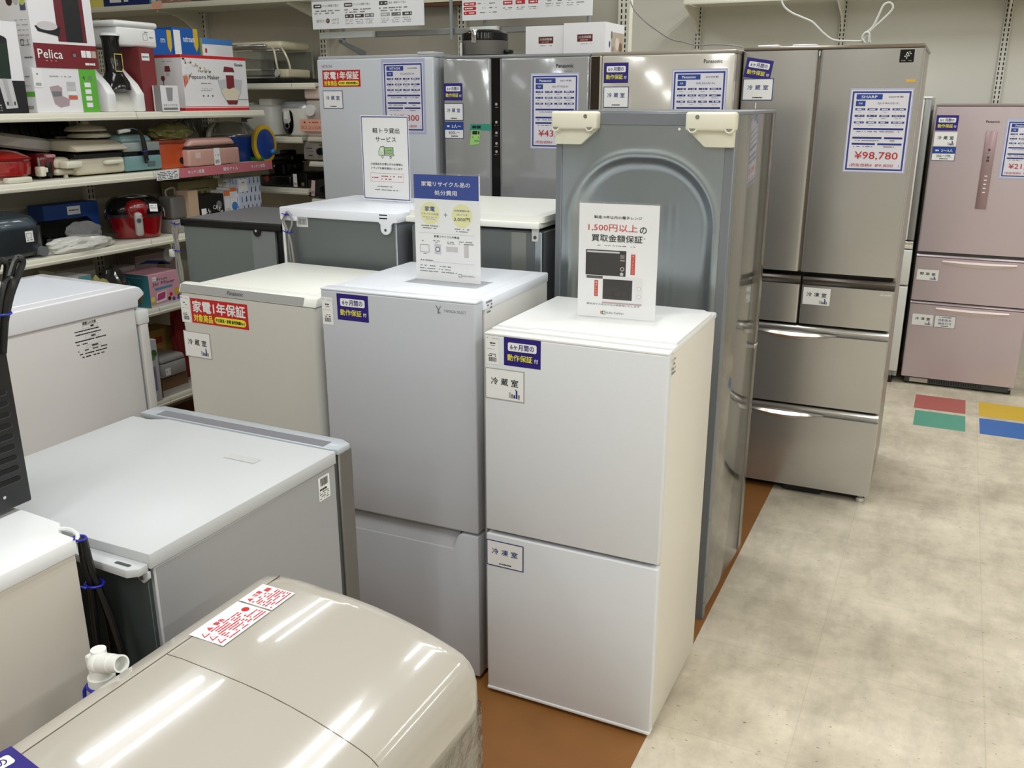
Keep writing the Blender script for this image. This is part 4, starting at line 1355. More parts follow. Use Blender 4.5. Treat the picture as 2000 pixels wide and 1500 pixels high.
# ================================================================== signs standing on the refrigerators
def paint_oven(k, w, h):
    X = lambda f: w * f
    Y = lambda f: h * (1 - f)
    k.text('製造10年以内の電子レンジ', X(.49), Y(.115), INK, w=w * .60, h=h * .026, bold=.02)
    k.text('1,500円以上', X(.43), Y(.205), M('ink_coral', (206, 66, 56), 0.5), w=w * .62, h=h * .066, bold=.012)
    k.text('の', X(.81), Y(.215), INK, h=h * .056, bold=.02)
    k.text('買取金額保証', X(.485), Y(.295), INK, w=w * .64, h=h * .062, bold=.02)
    k.text('※', X(.83), Y(.285), INKG, h=h * .012)
    k.dashes(X(.22), Y(.36), X(.73), h * .007, INKG)
    DK = M('picture_black', (34, 33, 33), 0.5)
    SILV = M('picture_silver', (206, 202, 204), 0.5)
    k.rect(X(.095), Y(.625), X(.61), Y(.40), DK, 1)
    k.rect(X(.11), Y(.655), X(.32), Y(.63), M('picture_grey', (84, 80, 80), 0.5), 1)
    k.rect(X(.11), Y(.425), X(.525), Y(.41), SILV, 2)
    k.rect(X(.535), Y(.47), X(.59), Y(.435), INKG, 2)
    k.rect(X(.535), Y(.49), X(.595), Y(.48), M('picture_pink', (190, 160, 164), 0.5), 2)
    k.disc(X(.565), Y(.56), w * .026, SILV, 2, 16); k.disc(X(.565), Y(.56), w * .017, DK, 3, 16)
    k.disc(X(.56), Y(.605), w * .022, SILV, 2, 16)
    k.rect(X(.32), Y(.865), X(.825), Y(.635), M('picture_white', (236, 234, 234), 0.5), 3)
    k.rect(X(.325), Y(.835), X(.70), Y(.655), DK, 4)
    k.rect(X(.705), Y(.84), X(.73), Y(.665), PAPER, 4)
    k.rect(X(.32), Y(.872), X(.825), Y(.86), M('picture_pink'), 4)
    for f in (.725, .795):
        k.disc(X(.785), Y(f), w * .027, SILV, 4, 16); k.disc(X(.785), Y(f), w * .020, PAPER, 5, 16)
    CO = M('ink_coral')
    k.rect(X(.67), Y(.605), X(.725), Y(.425), CO, 1)
    k.rect(X(.215), Y(.815), X(.262), Y(.67), CO, 1)
    for q, c in enumerate('オーブンレンジ'):
        k.text(c if c != 'ー' else '|', X(.697), Y(.442 + q * .0245), PAPER, h=h * .016)
    for q, c in enumerate('電子レンジ'):
        k.text(c, X(.238), Y(.690 + q * .027), PAPER, h=h * .017)
    k.text('高年式や人気モデルは高評価いたします', X(.46), Y(.885), INK, w=w * .68, h=h * .017)
    k.rect(X(.30), Y(.972), X(.335), Y(.945), M('ink_tan'), 1)
    k.frame(X(.325), Y(.975), X(.365), Y(.943), w * .006, INK, 2)
    k.text('トレジャーファクトリー', X(.49), Y(.958), INK, w=w * .23, h=h * .022, bold=.03)
sign_stand('sign_stand', 'clear stand with a white sheet picturing two microwave ovens and red price text', (-0.873, 2.226, 1.083), R(4.8), paint_oven)

def paint_recycle(k, w, h):
    X = lambda f: w * f
    Y = lambda f: h * (1 - f)
    k.rect(X(0), Y(.225), X(.985), Y(.0), BLUE, 1)
    k.text('家電リサイクル品の', X(.49), Y(.085), PAPER, w=w * .74, h=h * .045, bold=.015)
    k.text('処分費用', X(.49), Y(.165), PAPER, w=w * .34, h=h * .045, bold=.015)
    k.disc(X(.24), Y(.36), w * .15, LEMON, 1, 32)
    k.disc(X(.73), Y(.37), w * .155, LEMON, 1, 32)
    k.text('家電', X(.24), Y(.318), BLUE, w=w * .155, h=h * .045, bold=.02)
    k.text('リサイクル料金', X(.24), Y(.366), DBLUE, w=w * .27, h=h * .020)
    k.dashes(X(.13), Y(.396), X(.36), h * .008, INKL); k.dashes(X(.15), Y(.414), X(.35), h * .008, INKL)
    k.text('＋', X(.485), Y(.368), DBLUE, w=w * .055, bold=.01)
    k.text('収集運搬料金', X(.73), Y(.322), DBLUE, w=w * .235, h=h * .018)
    k.text('1点につき', X(.73), Y(.358), DBLUE, w=w * .17, h=h * .018)
    k.text('3,000円', X(.73), Y(.403), INK, w=w * .24, h=h * .036, bold=.012)
    for a, b, yy in ((.10, .38, .478), (.12, .36, .500), (.62, .84, .494), (.64, .82, .516)):
        k.dashes(X(a), Y(yy), X(b), h * .009, INKG)
    k.rect(X(.06), Y(.548), X(.92), Y(.546), INKL, 1)
    k.text('家電リサイクル対象品', X(.49), Y(.575), INK, w=w * .39, h=h * .022, bold=.015)
    for a, b, yy in ((.10, .16, .625), (.28, .38, .618), (.28, .40, .635), (.50, .60, .622), (.50, .62, .638), (.68, .88, .612), (.68, .90, .632)):
        k.dashes(X(a), Y(yy), X(b), h * .009, INKG)
    k.frame(X(.075), Y(.735), X(.215), Y(.66), w * .006, INKG, 1); k.rect(X(.12), Y(.752), X(.17), Y(.745), INKG, 1)
    k.rect(X(.30), Y(.745), X(.40), Y(.65), M('picture_silver'), 1); k.disc(X(.35), Y(.698), w * .035, DBLUE, 2, 18); k.disc(X(.35), Y(.698), w * .024, PAPER, 3, 18)
    k.rect(X(.48), Y(.715), X(.66), Y(.665), M('picture_silver'), 1)
    k.rect(X(.755), Y(.76), X(.825), Y(.635), M('picture_silver'), 1)
    k.poly([(X(.07), Y(.815)), (X(.10), Y(.815)), (X(.085), Y(.80))], INKG, 1)
    k.dashes(X(.11), Y(.81), X(.27), h * .010, INKG)
    k.rect(X(.06), Y(.822), X(.92), Y(.820), INKL, 1)
    for q, b in enumerate((.56, .54, .64)):
        k.dashes(X(.06), Y(.862 + q * .027), X(b), h * .010, INKG, seed=q)
    k.frame(X(.665), Y(.950), X(.71), Y(.922), w * .006, INK, 1)
    k.text('トレジャーファクトリー', X(.815), Y(.936), INK, w=w * .19, h=h * .020, bold=.03)
sign_stand('sign_stand', 'clear stand holding the sheet with a blue heading and two yellow circles', (-1.380, 2.237, 1.139), R(-0.3), paint_recycle)

def paint_truck(k, w, h):
    X = lambda f: w * f
    Y = lambda f: h * (1 - f)
    k.frame(X(.012), Y(.985), X(.99), Y(.012), w * .016, M('ink_border_blue'), 1)
    k.text('軽トラ貸出', X(.53), Y(.175), INK, w=w * .56, h=h * .062, bold=.012)
    k.text('サービス', X(.52), Y(.275), INK, w=w * .43, h=h * .058, bold=.012)
    GR = M('truck_green', (150, 196, 130), 0.5); GL = M('truck_outline', (60, 84, 56), 0.5)
    k.poly([(X(.36), Y(.465)), (X(.36), Y(.41)), (X(.40), Y(.36)), (X(.485), Y(.355)), (X(.485), Y(.465))], GL, 1)
    k.poly([(X(.37), Y(.458)), (X(.37), Y(.413)), (X(.405), Y(.368)), (X(.475), Y(.363)), (X(.475), Y(.458))], M('truck_pale', (206, 226, 190), 0.5), 2)
    k.poly([(X(.40), Y(.41)), (X(.415), Y(.378)), (X(.45), Y(.378)), (X(.45), Y(.41))], PAPER, 3)
    k.rect(X(.49), Y(.44), X(.675), Y(.365), GL, 1); k.rect(X(.50), Y(.434), X(.665), Y(.372), GR, 2)
    k.text('AT限', X(.585), Y(.403), INK, w=w * .10, h=h * .018, l=3)
    k.rect(X(.49), Y(.468), X(.685), Y(.445), GL, 1); k.rect(X(.50), Y(.462), X(.675), Y(.449), M('truck_pale'), 2)
    for f in (.44, .61):
        k.disc(X(f), Y(.482), w * .022, GL, 3, 14); k.disc(X(f), Y(.482), w * .012, PAPER, 4, 12)
    k.text('大型商品をお買上げのお客様に', X(.52), Y(.565), INK, w=w * .68, h=h * .026, bold=.02)
    k.text('トラックを無料貸出いたします', X(.52), Y(.615), INK, w=w * .66, h=h * .026, bold=.02)
    k.frame(X(.165), Y(.775), X(.87), Y(.672), w * .006, M('ink_salmon', (214, 150, 140), 0.5), 1)
    k.dashes(X(.20), Y(.728), X(.33), h * .016, DRED); k.rect(X(.36), Y(.75), X(.363), Y(.70), INKL, 1)
    k.dashes(X(.40), Y(.708), X(.83), h * .014, DRED); k.dashes(X(.40), Y(.742), X(.62), h * .014, DRED)
    k.dashes(X(.25), Y(.832), X(.62), h * .012, INKG); k.dashes(X(.25), Y(.872), X(.75), h * .012, INKG)
sign_stand('sign_stand', 'clear stand holding the white truck-lending sheet with a thin blue border', (-2.020, 2.915, 1.275), R(-4.4), paint_truck, w=0.218, h=0.306)

# ================================================================== left foreground appliances
# washing machine with a rounded beige top, wrapped in film
t = thing('washing_machine', 'beige washing machine with a rounded glossy top and film round its sides', 'washing machine', (-1.065, 0.46, 0))
BEI = M('beige_gloss', (182, 175, 164), 0.13, coat=0.7)
BEIS = M('beige_side', (196, 190, 180), 0.3)
LN = 0.717
prof = [(0.0, 0.60), (0.0, 0.784), (0.003, 0.796), (0.012, 0.8025), (0.037, 0.8055), (0.075, 0.8065), (0.107, 0.8045), (0.150, 0.8025), (0.196, 0.799), (0.240, 0.794), (0.282, 0.7865), (0.320, 0.778), (0.353, 0.769),
        (0.380, 0.7605), (0.402, 0.753), (0.420, 0.745), (0.432, 0.735), (0.441, 0.720), (0.446, 0.700), (0.448, 0.65), (0.448, 0.60)]
secs = [(0.0, 0.0), (LN - 0.05, 0.0), (LN - 0.030, 0.0015), (LN - 0.014, 0.006), (LN - 0.005, 0.013), (LN, 0.026)]
def loft(mb, prof, secs, m, cap=True, zc=0.60, xc=0.224):
    vs, fs = [], []
    n = len(prof)
    for y, ins in secs:
        for x, z in prof:
            fx = 1 - ins / 0.224
            vs.append((xc + (x - xc) * fx, y, zc + (z - zc) * (1 - ins / 0.2)))
    for s in range(len(secs) - 1):
        for i in range(n - 1):
            a, b = s * n + i, s * n + i + 1
            fs.append((a, a + n, b + n, b))
    if cap:
        fs.append(tuple(range((len(secs) - 1) * n, len(secs) * n))[::-1])
        fs.append(tuple(range(n)))
    mb.add(vs, fs, m)
mb = MB(); loft(mb, prof, secs, BEI); mb.build('top_panel', t, angle=60)
mb = MB(); mb.box(0.003, 0.0, 0.02, 0.445, LN - 0.002, 0.62, BEIS, 0.025, 4, only='vert'); mb.build('cabinet_body', t)
mb = MB()
SEAM = M('seam_brown', (92, 78, 62), 0.6)
mb.tube([(0.040, 0.0, 0.8056), (0.040, LN - 0.024, 0.8054)], 0.0011, SEAM, 6, 0)
mb.tube([(x, 0.420, z - 0.0004) for x, z in ([(0.040, 0.8056)] + prof[5:17])], 0.0009, SEAM, 6, 2)
mb.build('lid_seam', t)
mb = MB()
wp = [(x + (0.004 if x > .3 else -0.002), z) for x, z in ((0.0, 0.02), (0.0, 0.66))]
pts = []
def rr_loop(x0, y0, x1, y1, r, n=5):
    o = []
    for cx, cy, a in ((x1 - r, y0 + r, -90), (x1 - r, y1 - r, 0), (x0 + r, y1 - r, 90), (x0 + r, y0 + r, 180)):
        for q in range(n):
            tt = R(a + 90 * q / (n - 1))
            o.append((cx + r * math.cos(tt), cy + r * math.sin(tt)))
    return o
loop = rr_loop(-0.003, -0.004, 0.4515, LN + 0.004, 0.028)
nz = 16
vs, fs = [], []
for j in range(nz + 1):
    z = 0.03 + (0.655 - 0.03) * j / nz
    for (x, y) in loop:
        vs.append((x + rnd.uniform(-.0008, .0008), y + rnd.uniform(-.0008, .0008), z + (0.016 * math.sin(y * 17) if j == nz else 0)))
nl = len(loop)
for j in range(nz):
    for i in range(nl):
        fs.append((j * nl + i, j * nl + (i + 1) % nl, (j + 1) * nl + (i + 1) % nl, (j + 1) * nl + i))
mb.add(vs, fs, WRAP); mb.build('stretch_film', t)
mb = MB()   # caution label, read from the front of the machine
k = Ink(mb, (0.106, 0.474, 0.8068), (0, 1, 0), (-1, 0, 0.01), (0, 0, 1))
LR = M('ink_label_red', (206, 60, 72), 0.5)
for x0, x1, big in ((0.0, 0.114, True), (0.118, 0.180, False)):
    k.rect(x0, 0, x1, 0.072, PAPER, 0)
    if big:
        for q in range(3):
            zz = 0.008 + q * 0.017
            k.poly([(x0 + 0.003, zz), (x0 + 0.018, zz), (x0 + 0.0105, zz + 0.013)], LR, 1)
            k.poly([(x0 + 0.006, zz + 0.002), (x0 + 0.015, zz + 0.002), (x0 + 0.0105, zz + 0.010)], PAPER, 2)
        k.poly([(x0 + 0.022, 0.050), (x0 + 0.034, 0.050), (x0 + 0.028, 0.060)], LR, 1)
        k.text('警告', x0 + 0.050, 0.0545, LR, h=0.010, l=1, bold=.03)
        k.disc(x0 + 0.100, 0.042, 0.007, RED, 1, 14)
        for q in range(8):
            k.dashes(x0 + 0.022, 0.046 - q * 0.0056, x0 + (0.088 if q < 3 else 0.110), 0.0034, LR, 1, seed=q)
    else:
        k.poly([(x0 + 0.004, 0.052), (x0 + 0.016, 0.052), (x0 + 0.010, 0.062)], LR, 1)
        k.text('注意', x0 + 0.030, 0.058, LR, h=0.010, l=1, bold=.03)
        k.rect(x0 + 0.044, 0.046, x0 + 0.056, 0.056, LR, 1)
        for q in range(8):
            k.dashes(x0 + 0.004, 0.046 - q * 0.0056, x0 + (0.042 if q < 2 else 0.059), 0.0034, LR, 1, seed=q)
mb.build('caution_label', t, flat=True)
p = at(22, 1459, z=0.805) - Vector((-1.065, 0.46, 0))
mb = MB()
c, s = math.cos(R(80)), math.sin(R(80))
u = Vector((c, s, 0)); v = Vector((-s, c, 0))
o = Vector((p.x, p.y, 0.8068)) - u * 0.102 - v * 0.076
k = Ink(mb, o, u, v, (0, 0, 1))
k.rect(0, 0, 0.102, 0.076, NAVY, 0); k.rrect(0.011, 0.040, 0.091, 0.063, 0.005, PAPER, 1)
k.text('6ヶ月間の', 0.051, 0.052, NAVY, w=0.066, h=0.016, l=2, bold=.02); k.text('動作保証', 0.045, 0.022, YEL, w=0.07, h=0.018, l=2, bold=.03)
mb.build('warranty_sticker', t, flat=True)

# drain hose elbow standing up behind the washing machine
t = thing('drain_hose', 'white plastic drain elbow on a hose behind the beige washing machine', 'hose', (-1.124, 0.835, 0))
mb = MB(); mb.tube([(0.0, -0.02, 0.008), (-0.01, -0.06, 0.012), (-0.03, -0.10, 0.10), (-0.02, -0.05, 0.45), (0.0, 0.0, 0.70), (0.0, 0.0, 0.762)], 0.014, M('grey_hose', (150, 150, 152), 0.5), 12, 4)
mb.build('hose', t)
WPL = M('white_pvc', (236, 236, 230), 0.35)
mb = MB()
mb.cyl((0, 0, 0.752), (0, 0, 0.766), 0.021, WPL, 24); mb.cyl((0, 0, 0.766), (0, 0, 0.785), 0.0175, WPL, 24, r2=0.0165)
mb.sphere((0, 0, 0.788), 0.0185, WPL, n=20)
d = Vector((0.90, -0.06, 0.28)).normalized()
e0 = Vector((0, 0, 0.788))
mb.cyl(e0, e0 + d * 0.036, 0.0165, WPL, 24, r2=0.0148)
vs, fs = [], []
a_ = d.orthogonal().normalized(); b_ = d.cross(a_)
for q in range(24):
    tt = 2 * math.pi * q / 24
    ee = a_ * math.cos(tt) + b_ * math.sin(tt)
    vs += [e0 + d * 0.034 + ee * 0.0138, e0 + d * 0.058 + ee * 0.0138, e0 + d * 0.058 + ee * 0.0112, e0 + d * 0.030 + ee * 0.0112]
for q in range(24):
    r_ = (q + 1) % 24
    for c in range(3):
        fs.append((4 * q + c, 4 * r_ + c, 4 * r_ + c + 1, 4 * q + c + 1))
mb.add(vs, fs, WPL)
mb.add([e0 + d * 0.032 + (a_ * math.cos(2 * math.pi * q / 24) + b_ * math.sin(2 * math.pi * q / 24)) * 0.0112 for q in range(24)], [tuple(range(24))], M('pipe_inside', (196, 190, 160), 0.6))
mb.box(-0.026, -0.006, 0.782, -0.010, 0.006, 0.797, WPL, 0.002, 1)
mb.cyl((-0.006, 0.006, 0.79), (-0.006, 0.006, 0.808), 0.012, WPL, 16)
mb.build('elbow', t)
mb = MB()
mb.tube([(0.022 * math.cos(a), 0.022 * math.sin(a), 0.750) for a in [R(45 * q) for q in range(8)]], 0.003, BLUETIE, 6, 2, closed=True)
mb.tube([(-0.02, -0.01, 0.750), (-0.03, -0.012, 0.735), (-0.026, -0.016, 0.715)], 0.003, BLUETIE, 6)
mb.build('twist_tie', t)

# low white refrigerator, rear and right side in view
t = thing('refrigerator', 'low white refrigerator under the black vented microwave, black cord tied behind', 'refrigerator', (-1.759, 0.38, 0), 0, FR)
WS = M('light_tinted_side', (216, 208, 196), 0.42)  # warm beige tint of the light is mixed into this side colour
mb = MB(); mb.box(0.002, 0.045, 0.02, 0.497, 0.546, 0.906, WS, 0.003, 1); mb.build('cabinet_body', t)
mb = MB()
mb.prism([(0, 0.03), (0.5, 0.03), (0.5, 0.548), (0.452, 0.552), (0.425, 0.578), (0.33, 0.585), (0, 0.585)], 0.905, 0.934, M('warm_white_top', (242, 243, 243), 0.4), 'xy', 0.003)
mb.tube([(0.43, 0.566, 0.928), (0.452, 0.574, 0.928), (0.478, 0.568, 0.926), (0.490, 0.556, 0.922)], 0.004, WHITE, 8)
mb.build('top_cover', t)
door_slab(t, 0, 0.5, 0.03, 0.93, 0, 0.042, WHITE, 0.006)
paths = []
for q in range(9):
    ox, oy = 0.012 * math.cos(q * 2.1), 0.010 * math.sin(q * 2.1)
    sw = 0.6 + 0.4 * rnd.random()
    paths.append([(0.492 + ox * .3, 0.566 + oy * .3, 0.925), (0.494 + ox * .5, 0.568 + oy * .6, 0.87), (0.497 + ox * .6, 0.572 + oy * .6, 0.835), (0.503 + ox * 1.9 * sw, 0.578 + oy * 1.6, 0.76), (0.508 + ox * 2.4, 0.578 + oy * 1.6, 0.68), (0.508 + ox * 2.0, 0.580 + oy, 0.60), (0.505 + ox, 0.580 + oy, 0.54)])
cord_hank(t, paths, BLACK, 0.0058, ties=(((0.490, 0.562, 0.925), 0.012, 0.018), ((0.497, 0.572, 0.835), 0.017, 0.010), ((0.507, 0.579, 0.585), 0.026, 0.014)))

# grey refrigerator in front of it, lying lower, top and right side in view
t = thing('refrigerator', 'grey flat-topped refrigerator with a barcode label near its far corner', 'refrigerator', (-1.777, 1.002, 0), R(-0.1), FR)
W, D = 0.601, 0.536
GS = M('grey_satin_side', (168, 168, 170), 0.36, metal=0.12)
mb = MB(); mb.box(0.004, 0.008, 0.02, W - 0.002, D - 0.002, 0.858, GS, 0.003, 1)
mb.box(0.03, 0.0, 0.02, W - 0.012, 0.009, 0.85, M('dark_back', (70, 78, 78), 0.45, metal=0.2), 0.001, 1)
mb.build('cabinet_body', t)
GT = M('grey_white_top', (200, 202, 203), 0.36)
mb = MB()
mb.prism([(0, 0.0), (W, 0.0), (W, D), (0.10, D), (0.06, D - 0.02), (0, D - 0.02)], 0.858, 0.887, GT, 'xy', 0.002)
mb.prism([(0.40, 0.0), (0.40, -0.022), (0.46, -0.030), (W - 0.022, -0.034), (W - 0.006, -0.020), (W - 0.006, 0.0)], 0.852, 0.868, GT, 'xy', 0.002)
mb.prism([(W - 0.035 + 0.0, 0.853), (W - 0.004, 0.853), (W - 0.004, 0.84), (W - 0.018, 0.828), (W - 0.034, 0.838)], -0.004, 0.002, GT, 'xz', 0.001)
mb.cyl((W - 0.019, -0.007, 0.842), (W - 0.019, -0.003, 0.842), 0.006, CHROME, 12)
k = Ink(mb, (0, 0, 0.868), (1, 0, 0), (0, 1, 0), (0, 0, 1)); k.rrect(W - 0.062, -0.024, W - 0.026, -0.016, 0.003, DARKGREY, 1)
mb.build('top_cover', t)
mb = MB()
k = Ink(mb, (W - 0.0016, 0.0, 0.0), (0, 1, 0), (0, 0, 1), (1, 0, 0)); k.rrect(0.470, 0.790, 0.510, 0.846, 0.003, PAPER, 0)
k.barcode(0.477, 0.824, 0.504, 0.842, INK, 1); k.dashes(0.474, 0.816, 0.502, 0.005, INK, 1)
for q in range(4): k.dashes(0.473, 0.810 - q * 0.005, 0.505, 0.003, INKG, 1, seed=q)
mb.build('stock_label', t, flat=True)
mb = MB(); k = Ink(mb, (0, 0, 0.8874), (1, 0, 0), (0, 1, 0), (0, 0, 1)); k.rect(0.40, 0.40, 0.485, 0.425, M('tape_gloss', (214, 215, 214), 0.06, coat=0.6), 1)
mb.build('clear_tape', t, flat=True)
mb = MB()
mb.box(W - 0.020, D, 0.02, W - 0.006, D + 0.012, 0.86, DARKGREY)
mb.box(0.01, D, 0.02, W - 0.02, D + 0.010, 0.86, DARKGREY)
mb.build('door_gasket', t)
DG = M('dark_champagne_side', (112, 109, 102), 0.3, metal=0.3)
mb = MB(); mb.box(0.0, D + 0.011, 0.03, W, D + 0.062, 0.876, DG, 0.003, 1); dr = mb.build('door', t)
mb = MB()
GTR = M('grey_blue_cap', (178, 184, 190), 0.3, coat=0.2)
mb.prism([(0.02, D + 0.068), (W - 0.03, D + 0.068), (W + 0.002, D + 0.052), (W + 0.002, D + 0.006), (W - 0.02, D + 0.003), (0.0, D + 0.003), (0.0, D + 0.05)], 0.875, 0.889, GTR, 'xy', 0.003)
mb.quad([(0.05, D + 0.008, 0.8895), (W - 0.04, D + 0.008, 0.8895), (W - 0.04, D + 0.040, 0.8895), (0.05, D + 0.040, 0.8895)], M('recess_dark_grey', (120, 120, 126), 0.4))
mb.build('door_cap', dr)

# white refrigerator further back, rounded lid rim
t = thing('refrigerator', 'white refrigerator with a rounded lid rim and printed notes on its side', 'refrigerator', (-2.980, 1.737, 0), R(-2.6), FR)
W, D = 0.480, 0.470
mb = MB(); mb.box(0.004, -0.085, 0.02, W, D, 0.97, M('warm_grey_side', (234, 232, 230), 0.42), 0.003, 1); mb.build('cabinet_body', t)
LID = M('lid_white', (236, 236, 240), 0.25, coat=0.3)
mb = MB()
mb.prism([(-0.100, 0.962), (D + 0.010, 0.962), (D + 0.012, 0.985), (D + 0.040, 1.000), (D + 0.038, 1.010), (D + 0.026, 1.026), (D + 0.010, 1.034), (-0.088, 1.034), (-0.100, 1.026)], -0.008, W + 0.010, LID, 'yz', 0.010, 4)
mb.box(0.03, -0.07, 1.033, W - 0.045, D - 0.03, 1.036, COOLTOP, 0.002, 1)
mb.build('lid', t)
mb = MB(); mb.box(0.01, D - 0.0, 0.02, W - 0.01, D + 0.014, 0.955, GREYTRIM); mb.build('door_gasket', t)
d = door_slab(t, 0, W + 0.004, 0.03, 0.90, D + 0.012, D + 0.046, M('warm_enamel', (234, 232, 226), 0.35), 0.005)
mb = MB(); mb.box(W - 0.05, D + 0.004, 0.898, W + 0.008, D + 0.050, 0.948, WHITE, 0.006, 2); mb.build('hinge_block', d)
mb = MB()
k = Ink(mb, (W + 0.0004, 0, 0), (0, 1, 0), (0, 0, 1), (1, 0, 0))
k.text('据置上の注意', 0.288, 0.948, INK, w=0.05, h=0.010, l=1, bold=.02)
for q, (a, b) in enumerate(((.262, .318), (.230, .322), (.232, .330), (.266, .320), (.228, .344), (.232, .274), (.266, .322), (.234, .344), (.238, .342), (.246, .336))):
    zz = 0.936 - q * 0.0108
    if q in (0, 3, 6):
        k.frame(a, zz - 0.005, b, zz + 0.005, 0.0008, INKL, 1); k.dashes(a + 0.012, zz, b - 0.010, 0.006, INK, 1, seed=q)
    else:
        k.dashes(a, zz, b, 0.0042, INK, 1, seed=q, fill=.85)
mb.build('side_print', t, flat=True)

# black microwave on the low white refrigerator
t = thing('microwave_oven', 'black vented microwave oven on the low white refrigerator, edge of the picture', 'microwave oven', (-1.738, 0.52, 0.934))
mb = MB(); mb.box(0, 0, 0.010, 0.30, 0.466, 0.300, BLACK, 0.004, 2); mb.build('casing', t)
mb = MB()
k = Ink(mb, (0.30, 0, 0), (0, 1, 0), (0, 0, 1), (1, 0, 0))
VD, VR = M('vent_dark', (4, 4, 4), 0.8), M('vent_rim', (52, 52, 54), 0.3)
for q in range(9):
    z = 0.055 + q * 0.020
    k.rrect(0.34, z, 0.453, z + 0.010, 0.005, VR, 1); k.rrect(0.336, z + 0.002, 0.451, z + 0.0105, 0.004, VD, 2)
k.disc(0.415, 0.036, 0.003, CHROME, 1, 8)
mb.build('vent_grille', t, flat=True)
for x in (0.04, 0.26):
    for y in (0.05, 0.41):
        mb = MB(); mb.cyl((x, y, 0), (x, y, 0.012), 0.014, RUBBER, 14); mb.build('foot', t)
mb = MB()
mb.prism([(0.0, 0.03), (0.30, 0.03), (0.30, 0.28), (0, 0.28)], -0.02, 0.0, BLACKGLOSS, 'xz', 0.003); mb.build('door', t)
o = Vector((-1.738, 0.52, 0.934))
def mwp(px, py, x): return tuple(at(px, py, x=x) - o)
cords = [[mwp(2, 700, -1.45), mwp(8, 640, -1.45), mwp(20, 580, -1.45), mwp(36, 535, -1.45), mwp(44, 512, -1.45), mwp(38, 504, -1.45), mwp(28, 512, -1.455), mwp(14, 560, -1.455), mwp(2, 630, -1.455), mwp(-8, 700, -1.455)],
         [mwp(-6, 700, -1.46), mwp(-2, 620, -1.46), mwp(8, 560, -1.46), mwp(14, 520, -1.46), mwp(6, 510, -1.46), mwp(-6, 520, -1.46), mwp(-16, 600, -1.46), mwp(-16, 700, -1.46)],
         [mwp(6, 690, -1.44), mwp(9, 640, -1.44), mwp(14, 590, -1.44), mwp(24, 556, -1.44), mwp(20, 545, -1.445), mwp(8, 560, -1.445), mwp(-4, 640, -1.445), mwp(-8, 700, -1.445)]]
cord_hank(t, cords, BLACK, 0.006, ties=((mwp(2, 612, -1.452), 0.018, 0.012),))

# ------------------------------------------------------------------ on top of the back row
t = thing('rice_cooker', 'black and grey rice cooker on top of the grey refrigerator', 'rice cooker', (-1.995, 3.88, 1.822))
mb = MB(); mb.lathe([(0.094, 0.0), (0.104, 0.008), (0.106, 0.066), (0.100, 0.070)], (0, 0, 0), M('cooker_grey', (112, 108, 104), 0.35, metal=0.3), 32); mb.build('body', t)
mb = MB(); mb.lathe([(0.100, 0.069), (0.105, 0.072), (0.104, 0.098), (0.090, 0.110), (0.05, 0.116), (1e-6, 0.117)], (0, 0, 0), BLACKGLOSS, 32); mb.build('lid', t)
mb = MB(); mb.box(-0.012, -0.110, 0.055, 0.012, -0.088, 0.112, CHROME, 0.004, 2); mb.build('latch', t)
mb = MB(); mb.box(0.10, -0.02, 0.012, 0.135, 0.02, 0.03, BLACK, 0.006, 2); mb.build('side_catch', t)
mb = MB(); k = Ink(mb, (-0.088, -0.074, 0.004), (0.76, -0.65, 0), (0, 0, 1), (-0.65, -0.76, 0)); k.rect(0, 0, 0.03, 0.055, PAPER, 3); mb.build('price_label', t, flat=True)

BOXW = M('box_white', (240, 238, 240), 0.5)
def white_carton(name, label, loc, w, d, h, rz=0):
    mb = MB(); mb.box(0, 0, 0, w, d, h, BOXW); k = Ink(mb, (0, -0.0003, 0))
    k.rect(w * 0.33, h * 0.40, w * 0.70, h * 0.63, M('label_brown', (92, 28, 26), 0.5), 0)
    k.text('5.5合炊飯器', w * 0.515, h * 0.545, PAPER, w=w * 0.30, h=h * 0.085, l=1)
    k.dashes(w * 0.40, h * 0.45, w * 0.62, h * 0.025, PINKP, 1)
    k.dashes(w * 0.36, h * 0.33, w * 0.67, h * 0.022, INKG, 1)
    k = Ink(mb, (w + 0.0003, 0, 0), (0, 1, 0), (0, 0, 1), (1, 0, 0))
    k.rect(d * .30, 0.002, d * .98, h * .72, M('picture_beige', (190, 172, 156), 0.5), 0)
    k.disc(d * .62, h * .36, h * .20, M('picture_cream', (226, 214, 196), 0.5), 1, 18); k.disc(d * .80, h * .25, h * .17, M('picture_brown', (128, 96, 70), 0.5), 2, 16)
    k.disc(d * .32, h * .62, h * .08, INKG, 2, 12, 1.6); k.disc(d * .22, h * .32, h * .06, DBLUE, 2, 10, 1.8); k.disc(d * .40, h * .18, h * .06, INKG, 2, 10, 1.5)
    o = tag(mb.build(name, None, loc, flat=True), label, 'box', 'rice cooker cartons')
    return o
white_carton('carton', 'white carton with a small brown label, left of two on the grey refrigerator', (-1.770, 3.83, 1.822), 0.186, 0.22, 0.119)
white_carton('carton', 'white carton with a brown label and food pictures on its side', (-1.583, 3.81, 1.822), 0.187, 0.24, 0.125)

